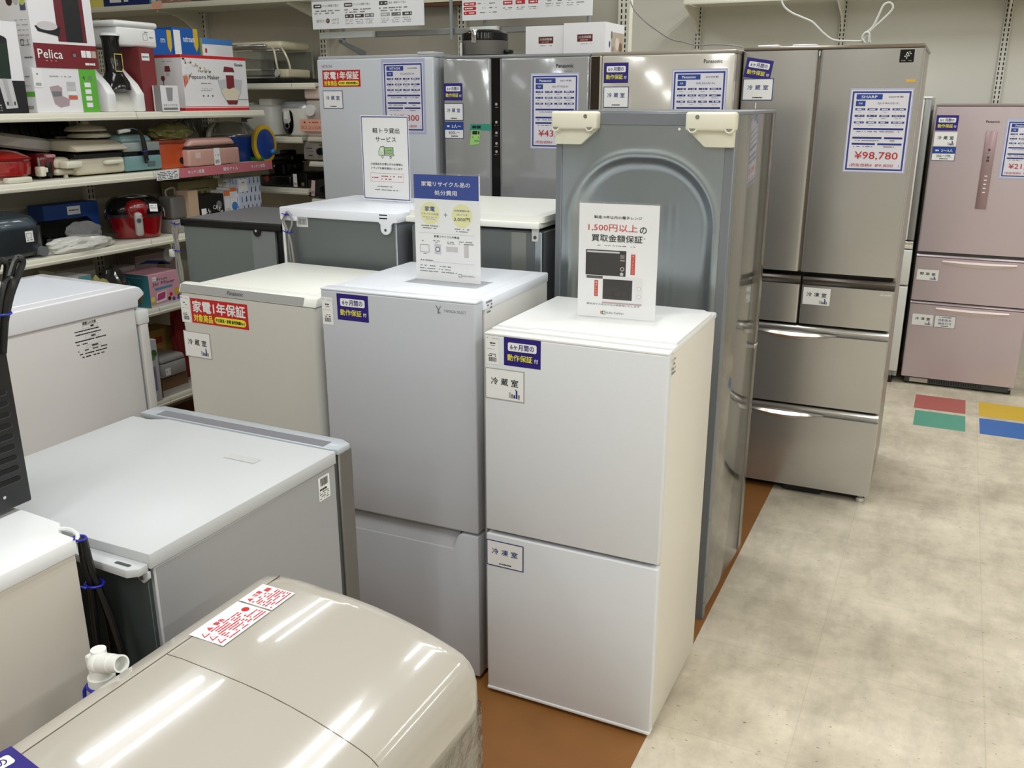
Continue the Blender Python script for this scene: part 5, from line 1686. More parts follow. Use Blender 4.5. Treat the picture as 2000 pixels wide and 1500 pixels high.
# ------------------------------------------------------------------ cables on the far wall
def cable(name, label, pts, r, m, extra=()):
    mb = MB(); mb.tube(pts, r, m, 8, 5)
    for e in extra: mb.tube(e, r, m, 8, 5)
    o = mb.build(name)
    return tag(o, label, 'cable')
cable('hanging_cable', 'thin grey cable sagging from the slotted post to the refrigerator tops',
      [tuple(at(a, b, y=y)) for a, b, y in ((1222, -30, 4.56), (1236, 14, 4.55), (1258, 40, 4.5), (1290, 64, 4.45), (1315, 78, 4.4), (1335, 82, 4.35), (1360, 88, 4.33), (1395, 87, 4.30), (1425, 88, 4.28), (1450, 92, 4.28))], 0.0035, CORD_GREY)
YK = 4.30
P_ = lambda a, b, y=YK: tuple(at(a, b, y=y))
cable('hanging_cable', 'white cable knotted in a loop above the beige stainless refrigerator',
      [P_(1520, -20), P_(1530, 10), P_(1545, 24), P_(1562, 32), P_(1585, 42), P_(1596, 52), P_(1610, 66), P_(1628, 78), P_(1655, 80), P_(1682, 80), P_(1690, 72), P_(1700, 60), P_(1722, 40), P_(1740, 22), P_(1744, 12), P_(1738, 5), P_(1726, 10), P_(1716, 30), P_(1705, 52), P_(1690, 66), P_(1685, 78), P_(1690, 84)], 0.0042, CORD_WHITE,
      ([P_(1690, 84, 4.29), P_(1684, 74, 4.29), P_(1690, 64, 4.29), P_(1698, 66, 4.29), P_(1697, 82, 4.29)], [P_(1700, 84, 4.31), P_(1694, 70, 4.31), P_(1686, 68, 4.31), P_(1684, 84, 4.31)]))
# ================================================================== goods on the left shelves
Q90 = math.pi / 2
def lspot(px, py, setb=0.03):
    """y along the left shelving of a pixel seen on the plane setb behind the shelf edge"""
    return at(px, py, x=LX - setb)

def left_thing(name, label, cat, px0, px1, pyb, lev, setb=0.03, group=None, z=None):
    a, b = lspot(px0, pyb, setb), lspot(px1, pyb, setb)
    zz = (ZL[lev] if z is None else z) + 0.0005
    return thing(name, label, cat, (LX - setb, a.y, zz), Q90, group), b.y - a.y, zz

def hgt(px, py, setb, zz):
    return lspot(px, py, setb).z - zz

def left_carton(name, label, cat, px0, px1, pyt, pyb, lev, depth, m, setb=0.03, front=None, side=None, top=None, z=None, group=None, smat=None, H=None):
    """box with printed faces as one mesh: its front looks into the aisle, its left side towards the camera"""
    a, b = lspot(px0, pyb, setb), lspot(px1, pyb, setb)
    zz = (ZL[lev] if z is None else z) + 0.0005
    w, h = b.y - a.y, (H if H else lspot((px0 + px1) / 2, pyt, setb).z - zz)
    mb = MB()
    mb.box(0, 0, 0, w, depth, h, m)
    if front:
        front(Ink(mb, (0, -0.0004, 0)), w, h)
    if side:
        side(Ink(mb, (-0.0004, depth, 0), (0, -1, 0), (0, 0, 1), (-1, 0, 0)), depth, h)
    o = mb.build(name, None, (LX - setb, a.y, zz), (0, 0, Q90), flat=True)
    return tag(o, label, cat, group), w, h

BX = M('box_paper', (236, 234, 236), 0.5)
GB = 'boxed kitchen appliances on the shelves'

# ---- level one
def f(k, w, h):
    k.rect(0, 0, w, h * .36, M('print_black', (22, 22, 26), 0.4), 1)
    k.poly([(w * .44, h * .46), (w * .40, h * .80), (w * .60, h * .82), (w * .80, h * .79), (w * .78, h * .38), (w * .50, h * .37)], M('print_bottle_green', (26, 46, 36), 0.3), 2)
    k.disc(w * .60, h * .80, w * .20, M('print_black'), 3, 20, .35)
    k.poly([(w * .55, h * .38), (w * .78, h * .37), (w * .82, h * .06), (w * .62, h * .05)], M('picture_silver'), 3)
    k.poly([(w * .62, h * .38), (w * .70, h * .38), (w * .74, h * .08), (w * .68, h * .08)], INKL, 4)
    k.rect(w * .64, h * .09, w * .67, h * .13, DARKGREY, 5); k.rect(w * .76, h * .09, w * .79, h * .13, DARKGREY, 5)
    k.text('Handy', w * .48, h * .90, INKG, h=h * .03, l=2)
    k.dashes(w * .30, h * .865, w * .66, h * .018, INKL)
    for q in range(3): k.dashes(w * .30, h * (.09 - q * .028), w * .55, h * .014, INKL, 3, seed=q)
left_carton('blender_box', 'white and black carton picturing a dark green hand blender', 'box', -62, 57, 40, 219, 1, 0.09, BX, 0.02, f, group=GB)

def f(k, w, h):
    k.rect(0, 0.0, w, h * .27, MAROON, 1)
    k.rect(w * .40, h * .30, w * .86, h * 1.0, M('print_wine', (104, 26, 36), 0.35), 1)
    k.rect(w * .53, h * .30, w * .80, h * 1.0, M('print_black'), 2)
    k.poly([(w * .06, h * .46), (w * .10, h * .40), (w * .42, h * .355), (w * .46, h * .46)], M('print_black'), 3)
    k.disc(w * .25, h * .465, w * .16, M('picture_silver'), 4, 20, .35)
    k.rect(w * .05, h * .86, w * .45, h, M('print_black'), 3)
    k.text('Pelica', w * .24, h * .155, PAPER, w=w * .38, h=h * .10, l=3, bold=.01)
    for q in range(3): k.rect(w * (.16 + .07 * q), h * .075, w * (.185 + .07 * q), h * .082, PINKP, 3)
    k.disc(w * .62, h * .165, w * .05, M('print_wine'), 3, 16); k.disc(w * .62, h * .15, w * .025, INKG, 4, 10)
    for q, c in enumerate((PAPER, PAPERG, M('picture_beige', (190, 172, 156), 0.5))): k.rect(w * (.735 + .085 * q), h * .13, w * (.81 + .085 * q), h * .21, c, 3)
    k.dashes(w * .78, h * .055, w * .98, h * .03, PAPER, 3)
def s(k, w, h):
    k.rect(0, h * .80, w * .98, h * .93, MAROON, 1)
    k.dashes(w * .2, h * .865, w * .8, h * .03, PINKP, 2)
    k.disc(w * .62, h * .73, w * .07, M('print_coffee', (60, 34, 30), 0.5), 2, 14); k.disc(w * .76, h * .73, w * .06, M('print_rust', (150, 80, 60), 0.5), 2, 14); k.disc(w * .90, h * .72, w * .06, M('print_lime', (196, 204, 110), 0.5), 3, 14)
    k.rect(w * .84, h * .62, w * .96, h * .70, M('print_slate', (80, 84, 110), 0.5), 2)
    for q in range(6): k.dashes(w * .68, h * (.52 - q * .055), w * .95, h * .012, INKL, 2, seed=q)
    k.frame(w * .74, h * .24, w * .81, h * .31, w * .012, INKG, 2); k.text('S', w * .90, h * .275, INKG, h=h * .06)
    k.dashes(w * .78, h * .11, w * .96, h * .02, INKG, 2)
zt = lspot(72, 133, 0.03).z
_, wg, hg = left_carton('bento_box_carton', 'white carton with a green band picturing lunch containers, under the maroon one', 'box', 74, 196, 134, 218, 1, 0.24, BX, 0.03,
    lambda k, w, h: (k.rect(w * .72, 0, w, h, GREEN, 1), k.text('4', w * .79, h * .80, INK, h=h * .10), k.dashes(w * .83, h * .82, w * .93, h * .04, INKG), k.dashes(w * .83, h * .76, w * .93, h * .03, INKG),
                     [k.rect(w * .79, h * (.12 + .155 * q), w * .89, h * (.225 + .155 * q), PAPERG, 2) for q in range(4)],
                     k.poly([(w * .23, h * .58), (w * .36, h * .62), (w * .42, h * .56), (w * .41, h * .38), (w * .52, h * .30), (w * .50, h * .16), (w * .36, h * .12), (w * .28, h * .2), (w * .26, h * .36)], M('print_dusty_pink', (176, 156, 162), 0.5), 2),
                     k.poly([(w * .25, h * .48), (w * .40, h * .48), (w * .40, h * .38), (w * .27, h * .36)], INKG, 3),
                     k.rect(w * .50, h * .62, w * .64, h * .70, M('print_mauve', (196, 186, 200), 0.5), 2), k.rect(w * .50, h * .50, w * .64, h * .61, M('print_rust'), 3), k.rect(w * .50, h * .40, w * .64, h * .49, PAPERG, 3), k.rect(w * .51, h * .30, w * .65, h * .39, M('print_coral', (206, 110, 80), 0.5), 3),
                     k.rect(w * .0, h * .56, w * .14, h * .97, PAPER, 2), k.dashes(w * .04, h * .86, w * .11, h * .04, INKG, 3), k.barcode(w * .03, h * .60, w * .11, h * .67, INKG, 3), k.dashes(w * .25, h * .82, w * .60, h * .035, INKL)),
    lambda k, w, h: (k.rect(0, h * .36, w, h * .47, GREEN, 1), k.dashes(w * .62, h * .80, w * .92, h * .03, INKG), k.dashes(w * .62, h * .60, w * .92, h * .02, INKL), k.barcode(w * .72, h * .08, w * .92, h * .16, INKG)), group=GB)
z2 = ZL[1] + hg + 0.001
left_carton('coffee_maker_box', 'white and maroon carton picturing a red coffee machine, stacked on the green-banded carton', 'box', 72, 193, -40, 138, 1, 0.27, BX, 0.028, lambda k, w, h: (f(k, w, 0.345), k.rect(w * .40, .34, w * .86, h, M('print_wine'), 1), k.rect(w * .53, .34, w * .80, h, M('print_black'), 2)), lambda k, w, h: s(k, w, 0.345), z=z2, H=0.42, group=GB)

left_carton('black_carton', 'flat black carton lying behind the black hand grinder', 'box', 188, 262, 64, 96, 1, 0.1, M('print_black'), 0.295, lambda k, w, h: (k.disc(w * .12, h * .35, h * .30, INKG, 1, 16), k.rect(w * .40, h * .2, w * .45, h * .55, INKL, 1), k.rect(w * .50, h * .3, w * .54, h * .6, INKG, 1)), z=lspot(220, 96, .295).z, H=0.085, group=GB)

def crumple(name, label, cat, c, sx, sy, sz, m, seed, rz=0.0, amp=.28, inner=None, n=18, flatb=True):
    rr = random.Random(seed)
    bm = bmesh.new()
    bmesh.ops.create_icosphere(bm, subdivisions=4, radius=1.0)
    fr = [(Vector((rr.uniform(-1, 1), rr.uniform(-1, 1), rr.uniform(-1, 1))).normalized(), rr.uniform(2, 7), rr.uniform(0, 6)) for _ in range(n)]
    for v in bm.verts:
        d = v.co.normalized()
        a = 1.0 + sum(abs(math.sin(d.dot(u) * fq + ph)) - .6 for u, fq, ph in fr) * amp / math.sqrt(n)
        p = d * a
        z = p.z
        if flatb and z < -0.55:
            z = -0.55
        v.co = Vector((p.x * sx, p.y * sy, (z + (0.55 if flatb else 0)) * sz))
    mb = MB()
    mb.bm(bm, m)
    if inner:
        mb2 = inner(mb)
    o = mb.build(name, None, c, (0, 0, rz), angle=22)
    return tag(o, label, cat)
p = lspot(203, 217, .07)
crumple('plastic_bag', 'black plastic bag standing between the green-banded carton and white grinder base', 'bag', (LX - .19, p.y - .03, ZL[1] + .001), .045, .034, .165, M('bag_black', (40, 40, 42), 0.18, coat=0.5), 3)

# white base with black hand grinder on it
t, w, zz = left_thing('food_grinder', 'black hand grinder head standing on a white chute base', 'kitchen appliance', 214, 286, 218, 1, 0.03)
h1 = hgt(250, 140, .03, zz)
mb = MB()
for a, b in ((0.0, .22), (.78, 1.0)):
    mb.prism([(0.0, 0.0), (0.16, 0.0), (0.16, h1 * 1.05), (0.11, h1 * 1.1), (0.03, h1 * .70), (0.0, h1 * .45)], w * a, w * b, WHITE, 'yz', 0.006)
mb.prism([(0.02, 0.0), (0.15, 0.0), (0.15, h1 * .95), (0.10, h1 * .85), (0.03, h1 * .25)], w * .2, w * .8, M('chute_white', (222, 220, 212), 0.35), 'yz', 0.002)
mb.build('chute_base', t)
hz = hgt(250, 72, .06, zz)
mb = MB()
cx, cyy = w * .48, .055
mb.lathe([(0.040, 0.0), (0.066, 0.008), (0.062, 0.040), (0.042, 0.074), (0.036, 0.09), (0.036, hz - h1 * .50 - 0.02), (0.042, hz - h1 * .50)], (cx, cyy, h1 * .50), BLACKGLOSS, 24)
mb.build('grinder_head', t)
mb = MB(); mb.lathe([(0.042, 0), (0.042, 0.008), (0.034, 0.012), (1e-6, 0.0125)], (cx, cyy, hz), WHITE, 24); mb.build('cap', t)
mb = MB(); k = Ink(mb, (cx - .022, cyy - .0375, h1 * .5 + .085)); k.frame(0, 0, .044, .075, .003, M('ink_pale_yellow', (226, 216, 120), 0.5), 1); mb.build('yellow_outline', t, flat=True)

left_carton('maroon_box', 'narrow maroon carton with a price label, under the white tub', 'box', 284, 313, 94, 217, 1, 0.16, M('carton_maroon', (124, 44, 46), 0.5), 0.06, lambda k, w, h: (k.rect(w * .15, h * .80, w * .65, h * .91, PAPER, 1), k.dashes(w * .2, h * .855, w * .6, h * .03, INKG)), group=GB)
p0, p1 = lspot(222, 94, .10), lspot(306, 94, .10)
t = thing('storage_tub', 'white lidded plastic tub stacked above the maroon carton', 'tub', (LX - .08, p0.y, lspot(300, 94, .06).z + .002), Q90)
w, h = p1.y - p0.y, lspot(265, 47, .10).z - p0.z
mb = MB(); mb.box(w * .06, .005, 0, w * .97, .20, h * .78, WHITE, .012, 3); mb.build('tub', t)
mb = MB(); mb.box(0, -.002, h * .76, w, .208, h, WHITE, .012, 3); mb.build('lid', t)
mb = MB(); k = Ink(mb, (w * .62, .0045, h * .28)); k.rect(-.006, -.006, w * .30, h * .38, PAPER, 0); k.dashes(0, h * .32, w * .14, h * .05, INKG, 1); k.frame(0.004, 0, w * .12, h * .26, .002, INKG, 1); k.dashes(w * .17, h * .12, w * .26, h * .05, INKG, 1); mb.build('printed_label', t, flat=True)

BBL = M('print_cobalt', (20, 92, 176), 0.4)
def fb(word, pic):
    def g(k, w, h):
        k.text(word, w * .62, h * .865, PAPER, h=h * (.05 if word == 'm' else .06), w=None if word == 'm' else w * .44, l=2, bold=.01)
        k.poly([(w * .80, h * 1.0), (w * .98, h * 1.0), (w * .98, h * .80), (w * .89, h * .72), (w * .80, h * .80)], M('print_gold', (214, 178, 52), 0.5), 1)
        if pic:
            k.rect(w * .05, h * .50, w * .30, h * .97, PAPER, 3); k.barcode(w * .10, h * .56, w * .24, h * .66, INKG, 4)
            k.poly([(w * .34, h * .25), (w * .34, h * .60), (w * .42, h * .66), (w * .56, h * .66), (w * .72, h * .58), (w * .74, h * .25)], M('picture_silver'), 1)
            k.disc(w * .88, h * .52, w * .07, GREEN, 1, 14)
        k.disc(w * .30 if not pic else w * .10, h * .45, w * .08, M('print_sky', (70, 130, 200), 0.5), 1, 14)
        for q in range(3): k.dashes(w * .08, h * (.34 - q * .06), w * .28, h * .02, M('print_sky'), 2, seed=q)
    return g
zb = ZL[1]
left_carton('blue_box', 'blue carton with a gold ribbon, left of two, half hidden by the white tub', 'box', 298, 346, 58, 175, 1, 0.12, BBL, 0.265, fb('m', False), group=GB)
left_carton('blue_box', 'blue carton with a gold ribbon and a white label, right of two', 'box', 347, 397, 56, 175, 1, 0.12, BBL, 0.262, fb('nstream', True), group=GB)
left_carton('cup_box', 'small white and blue carton picturing a cup, behind the popcorn maker carton', 'box', 403, 461, 77, 175, 1, 0.10, BX, 0.26,
    lambda k, w, h: (k.rect(0, h * .92, w, h, M('print_sky'), 1), k.rect(w * .50, h * .45, w * .66, h * .66, M('print_slate'), 1), k.disc(w * .58, h * .70, w * .3, M('print_pale_green', (200, 220, 200), 0.5), 1, 24, .2), k.disc(w * .58, h * .68, w * .28, BX, 2, 24, .2), k.rect(w * .08, h * .80, w * .14, h * .86, RED, 2)),
    lambda k, w, h: k.rect(0, 0, w, h, M('print_lime'), 1), group=GB)

RB_ = M('print_bright_red', (206, 34, 40), 0.45)
def f(k, w, h):
    k.rect(0, h * .945, w, h, RB_, 1); k.rect(0, 0, w, h * .05, RB_, 1); k.rect(0, h * .065, w, h * .075, RB_, 1)
    k.text('Home', w * .30, h * .72, INK, h=h * .045, w=w * .13); k.text('Popcorn Maker', w * .32, h * .60, INK, w=w * .46, h=h * .095, bold=.008)
    k.text('Estale', w * .88, h * .86, INK, w=w * .13, h=h * .05, bold=.02)
    k.dashes(w * .24, h * .50, w * .42, h * .014, INKG); k.dashes(w * .25, h * .40, w * .44, h * .012, INKL); k.dashes(w * .25, h * .37, w * .42, h * .012, INKL)
    for q in range(3): k.disc(w * (.28 + .07 * q), h * .27, w * .012, INKG, 1, 8)
    rr = random.Random(5)
    for q in range(46):
        x = rr.uniform(.01, .42); y = .96 - x * .55 - abs(rr.gauss(0, .08))
        if y > .66: k.disc(w * x, h * (y if y < .93 else .92), w * .010, rr.choice((LEMON, M('print_peach', (220, 180, 150), 0.5), INKL, M('print_rust'))), 1 + q % 3, 7)
    k.poly([(w * .01, h * .40), (w * .10, h * .58), (w * .05, h * .66), (w * .0, h * .62)], M('print_peach'), 1)
    for q in range(3): k.poly([(w * (.012 + .022 * q), h * (.43 + .03 * q)), (w * (.022 + .022 * q), h * (.44 + .03 * q)), (w * (.02 + .018 * q), h * .62), (w * (.01 + .018 * q), h * .62)], RB_, 2)
    WN = M('print_wine2', (126, 44, 52), 0.4)
    k.poly([(w * .62, h * .72), (w * .80, h * .72), (w * .78, h * .80), (w * .64, h * .82)], WN, 4)
    k.rect(w * .655, h * .66, w * .775, h * .715, PAPERG, 4); k.rect(w * .655, h * .36, w * .78, h * .655, WN, 4)
    k.poly([(w * .52, h * .56), (w * .57, h * .30), (w * .64, h * .14), (w * .80, h * .14), (w * .88, h * .32), (w * .92, h * .57), (w * .72, h * .60)], M('print_bowl', (200, 202, 206), 0.3), 2)
    k.poly([(w * .56, h * .36), (w * .62, h * .42), (w * .70, h * .40), (w * .76, h * .43), (w * .87, h * .36), (w * .80, h * .17), (w * .64, h * .17)], M('print_popcorn', (228, 218, 194), 0.5), 5)
    k.poly([(w * .63, h * .19), (w * .82, h * .19), (w * .80, h * .11), (w * .66, h * .11)], WN, 6)
    k.rect(w * .82, h * .20, w * .99, h * .206, INK, 6)
def s(k, w, h):
    k.rect(0, h * .945, w, h, RB_, 1); k.rect(0, 0, w, h * .05, RB_, 1)
    k.poly([(w * .40, h * .70), (w * .60, h * .70), (w * .58, h * .80), (w * .42, h * .80)], M('print_wine2'), 1); k.rect(w * .44, h * .62, w * .56, h * .69, M('picture_silver'), 1)
    k.disc(w * .32, h * .58, w * .07, M('print_wine2'), 1, 12); k.rect(w * .31, h * .40, w * .34, h * .56, INKG, 1)
    k.dashes(w * .3, h * .88, w * .7, h * .015, INKL)
left_carton('popcorn_maker_box', 'large white carton with red bands picturing a popcorn maker and bowl', 'box', 364, 487, 110, 217, 1, 0.19, BX, 0.06, f, s, group=GB)
left_carton('glass_box', 'small white carton picturing a tall tumbler, in front of the popcorn carton', 'box', 318, 352, 167, 219, 1, 0.05, BX, 0.004,
    lambda k, w, h: (k.poly([(w * .35, h * .40), (w * .62, h * .40), (w * .70, h * .92), (w * .30, h * .92)], M('picture_grey2', (150, 148, 146), 0.5), 1), k.text('ちぎってグリル', w * .48, h * .24, INK, w=w * .8, h=h * .10), k.rect(w * .08, h * .06, w * .88, h * .14, INKG, 1)),
    lambda k, w, h: k.rect(w * .2, 0, w, h, M('picture_grey2'), 1), group=GB)

# ---- high far shelf: only the feet of the boxes are in the frame
def high_box(name, label, px0, px1, m, depth, H, front=None):
    a, b = at(px0, 8, y=RY + .03), at(px1, 8, y=RY + .03)
    mb = MB(); w = b.x - a.x
    mb.box(0, 0, 0, w, depth, H, m)
    if front: front(Ink(mb, (0, -.0004, 0)), w, H)
    tag(mb.build(name, None, (a.x, RY + .03, 2.1705), flat=True), label, 'box', GB)
YB = M('print_pale_yellow', (240, 226, 120), 0.5)
high_box('yellow_box', 'pale yellow carton at the left end of the highest shelf', 150, 202, YB, .2, .22)
high_box('navy_box', 'dark blue carton with a white patch on the highest shelf', 203, 291, M('print_deep_blue', (18, 40, 110), 0.4), .22, .26, lambda k, w, h: (k.rect(w * .14, h * .08, w * .40, h * .5, PAPER, 1), k.dashes(w * .46, h * .12, w * .58, h * .08, PAPER)))
high_box('teal_box', 'white carton with teal edges on the highest shelf', 292, 309, BX, .2, .2, lambda k, w, h: (k.rect(0, 0, w * .25, h, TEAL, 1), k.rect(w * .8, 0, w, h, TEAL, 1)))
high_box('brown_box', 'pinkish brown carton with white lettering on the highest shelf', 317, 374, M('carton_rose_brown', (166, 126, 112), 0.55), .22, .24, lambda k, w, h: k.text('ロケージ', w * .50, h * .10, PAPER, w=w * .36, h=h * .10, bold=.02))
high_box('dark_brown_box', 'dark brown carton beside the pinkish brown one on the highest shelf', 375, 430, M('carton_dark_brown', (94, 80, 72), 0.55), .2, .22)
mb = MB(); mb.box(0, -.003, 0, .075, 0, .045, PINKP)
a_ = at(296, 14, y=RY)
tag(mb.build('shelf_tag', None, (a_.x, RY - .001, 2.138), (R(-14), 0, 0), flat=True), 'pale orange price tag clipped to the highest shelf edge', 'price tag')

# ---- level two
POTR = M('pot_red', (150, 24, 22), 0.16, coat=0.6)
t, w, zz = left_thing('electric_pot', 'glossy red electric pot with a cream foot rail, left end of the second shelf', 'electric pot', -14, 98, 356, 2, 0.02)
h = hgt(20, 292, .10, zz)
mb = MB(); mb.lathe([(w * .36, 0.012), (w * .46, 0.03), (w * .48, h * .55), (w * .47, h * .66)], (w * .5, w * .48 + .01, 0), POTR, 32); mb.build('body', t)
mb = MB(); mb.lathe([(w * .49, h * .66), (w * .50, h * .70), (w * .46, h * .78), (w * .30, h * .93), (w * .12, h * 1.0), (1e-6, h)], (w * .5, w * .48 + .01, 0), POTR, 32)
mb.lathe([(w * .485, h * .70), (w * .50, h * .725), (w * .49, h * .745)], (w * .5, w * .48 + .01, 0), M('dark_red_rim', (92, 14, 16), 0.2), 32); mb.build('lid', t)
mb = MB(); mb.box(w * .25, -.005, 0, w * .68, .03, .022, CREAM, .006, 2); mb.lathe([(w * .34, 0), (w * .34, .012)], (w * .5, w * .48 + .01, 0), CREAM, 28); mb.build('foot_rail', t)
mb = MB(); mb.box(w * .94, w * .10, .015, w * 1.04, w * .26, .055, CREAM, .006, 2); mb.box(w * 1.02, w * .12, .03, w * 1.10, w * .22, .05, CREAM, .005, 2); mb.box(w * .95, w * .14, .05, w * .98, w * .18, h * .72, INKG, .003, 1); mb.build('hinge', t)

t, w, zz = left_thing('red_cooker', 'dark red rounded cooker with a black front, beside the red pot', 'cooker', 82, 119, 351, 2, 0.09)
h = hgt(100, 300, .06, zz)
mb = MB(); mb.box(0, 0, .008, w, .20, h, M('cooker_red', (112, 18, 24), 0.2, coat=0.5), .025, 4); mb.build('body', t)
mb = MB(); mb.box(w * .30, -.004, h * .10, w * .62, .01, h * .66, BLACK, .004, 2); mb.build('control_panel', t)
mb = MB(); mb.box(w * .34, -.008, h * .82, w * .86, .03, h * .96, M('handle_rose', (206, 150, 150), 0.3), .006, 2); mb.build('handle', t)
for x in (w * .2, w * .8):
    mb = MB(); mb.cyl((x, .04, 0), (x, .04, .012), .012, BLACK, 12); mb.build('foot', t)

t, w, zz = left_thing('waffle_maker', 'cream hinged waffle maker with a bar handle, beside the dark red cooker', 'waffle maker', 120, 156, 350, 2, 0.05)
h = hgt(140, 307, .05, zz)
CRM = M('cream_enamel', (208, 200, 180), 0.35)
mb = MB(); mb.box(0, .02, .012, w, .22, h * .44, CRM, .012, 3); mb.build('base', t)
mb = MB(); mb.box(0, .02, h * .46, w, .22, h, CRM, .018, 3, taper=.85); mb.build('lid', t)
mb = MB(); mb.box(w * .14, -.03, h * .48, w * 1.02, .02, h * .82, CREAM, .006, 2); mb.build('handle', t)
mb = MB(); mb.cyl((w * .6, .04, 0), (w * .6, .04, .014), .010, CREAM, 12); mb.build('foot', t)

t, w, zz = left_thing('hot_plate', 'cream rectangular hot plate with black pan and propped cream lid', 'hot plate', 152, 249, 346, 2, 0.05)
h = hgt(200, 308, .05, zz)
mb = MB(); mb.box(0, 0, .006, w, .27, h, M('ivory_enamel', (216, 208, 186), 0.35), .016, 3); mb.build('body', t)
mb = MB(); mb.box(.004, .004, h, w - .004, .266, h + .022, BLACK, .004, 1); mb.build('pan', t)
mb = MB(); mb.box(w * .52, -.026, h * .62, w * .88, .01, h * .86, CREAM, .006, 2); mb.build('handle', t)
hl = hgt(200, 292, .05, zz)
mb = MB(); mb.prism([(-.03, hl - .004), (.30, hl + .004), (.30, hl + .020), (.24, hl + .045), (.04, hl + .035), (-.03, hl + .006)], -.012, w * .98, M('lid_taupe', (186, 178, 158), 0.35), 'yz', .004); mb.build('lid', t)
for x in (.02, w - .02):
    mb = MB(); mb.cyl((x, .24, h + .02), (x, .26, hl + .004), .006, BLACK, 10); mb.build('hinge_post', t)

t, w, zz = left_thing('pan_cover', 'pair of pale round pan covers stacked on the cream hot plate lid', 'cover', 172, 240, 278, 2, 0.10, z=zz + hl + .047)
LDM = M('lid_taupe')
mb = MB(); mb.lathe([(w * .52, 0), (w * .54, .006), (w * .50, .016), (w * .2, .026), (.01, .028)], (w * .5, .10, 0), LDM, 32, 1, .8); mb.build('lower_lid', t)
mb = MB(); mb.lathe([(w * .50, .0), (w * .51, .006), (w * .44, .018), (.02, .030), (.014, .05), (1e-6, .052)], (w * .42, .10, .028), LDM, 32, 1, .8); mb.build('upper_lid', t)

t, w, zz = left_thing('teal_cooker', 'teal square cooker with a grey clear-topped lid and black cord', 'cooker', 247, 320, 341, 2, 0.05)
h = hgt(285, 303, .05, zz)
TLM = M('teal_enamel', (120, 156, 158), 0.35)
mb = MB(); mb.box(0, 0, .006, w, .22, h, TLM, .010, 2); mb.box(w * .58, -.003, h * .28, w * .80, .006, h * .62, M('teal_badge', (92, 112, 112), 0.3), .002, 1); mb.build('body', t)
mb = MB(); mb.box(.004, .004, h, w - .004, .216, h + .018, BLACK, .002, 1); mb.build('pan', t)
h2 = hgt(285, 266, .05, zz)
mb = MB(); mb.box(.0, .0, h + .018, w * .98, .22, h + .060, M('grey_clear_lid', (150, 160, 158), 0.2, coat=.4), .006, 2); mb.box(.01, .02, h + .058, w * .95, .20, h2 + .006, M('teal_pale', (136, 166, 166), 0.3), .02, 3, taper=.8); mb.build('lid', t)
cord_hank(t, [[(w * .40, -.012, h2 + .03), (w * .46, -.014, h2 - .01), (w * .47, -.016, h * .9), (w * .50, -.014, h * .55)], [(w * .42, -.010, h2 + .03), (w * .50, -.014, h2 - .01), (w * .52, -.018, h * .95), (w * .47, -.016, h * .62)], [(w * .1, .03, h2 + .02), (w * .3, .01, h2 + .035), (w * .45, -.012, h2 + .01), (w * .49, -.020, h * 1.1), (w * .53, -.018, h * .7)]], BLACK, .0065, ties=(((w * .48, -.014, h * 1.25), .012, .008),))
mb = MB(); mb.cyl((w * .05, .03, h2 + .022), (w * .28, .015, h2 + .030), .009, CORD_WHITE, 12); mb.build('plug', t)

t, w, zz = left_thing('orange_box_pot', 'orange lidded box cooker between the teal and pink cookers', 'cooker', 315, 368, 324, 2, 0.07)
h = hgt(345, 273, .07, zz)
mb = MB(); mb.box(0, 0, 0, w, .20, h * .88, M('orange_enamel', (190, 78, 36), 0.3, coat=.3), .008, 2); mb.build('body', t)
mb = MB(); mb.box(-.004, -.004, h * .86, w + .004, .204, h, M('orange_dark', (150, 62, 40), 0.3), .008, 2); mb.build('lid', t)
mb = MB(); k = Ink(mb, (0, -.0006, 0)); k.disc(w * .78, h * .26, h * .13, BLACK, 1, 7); mb.build('mark', t, flat=True)
zo = zz + h
p = lspot(335, 268, .12)
o = crumple('clear_bag', 'clear bag with olive contents lying on the orange box cooker', 'bag', (LX - .17, p.y + .03, zo + .001), .075, .13, .050, M('olive_wrap', (112, 110, 62), 0.15, coat=.5), 8, 0.2)
p = lspot(392, 262, .20)
crumple('clear_bag', 'clear crumpled bag behind the pink hot plate', 'bag', (LX - .30, p.y, ZL[2] + .001), .05, .07, .14, M('grey_wrap', (120, 120, 112), 0.12, coat=.5), 9, 0.1)

t, w, zz = left_thing('pink_hot_plate', 'pale pink compact hot plate with a white price label', 'hot plate', 371, 471, 326, 2, 0.03)
h = hgt(420, 289, .03, zz)
PKM = M('pink_enamel', (206, 162, 150), 0.35)
mb = MB(); mb.box(0, 0, .005, w, .13, h, PKM, .012, 3); mb.build('body', t)
mb = MB(); mb.box(.004, .003, h, w - .004, .127, h + .010, M('rim_brown', (60, 44, 42), 0.4), .002, 1); mb.build('pan', t)
mb = MB(); mb.box(.004, .002, h + .010, w * .98, .128, h + .050, PKM, .022, 4, taper=.82); mb.build('lid', t)
mb = MB(); k = Ink(mb, (0, -.0006, 0)); k.rect(w * .47, h * .05, w * .59, h * 1.0, PAPER, 1); k.barcode(w * .49, h * .12, w * .57, h * .34, INKG, 2); k.dashes(w * .49, h * .6, w * .57, h * .05, INKG); k.rect(w * .12, h * .50, w * .22, h * .82, M('pale_pink_tag', (226, 200, 192), 0.5), 1); mb.build('price_label', t, flat=True)

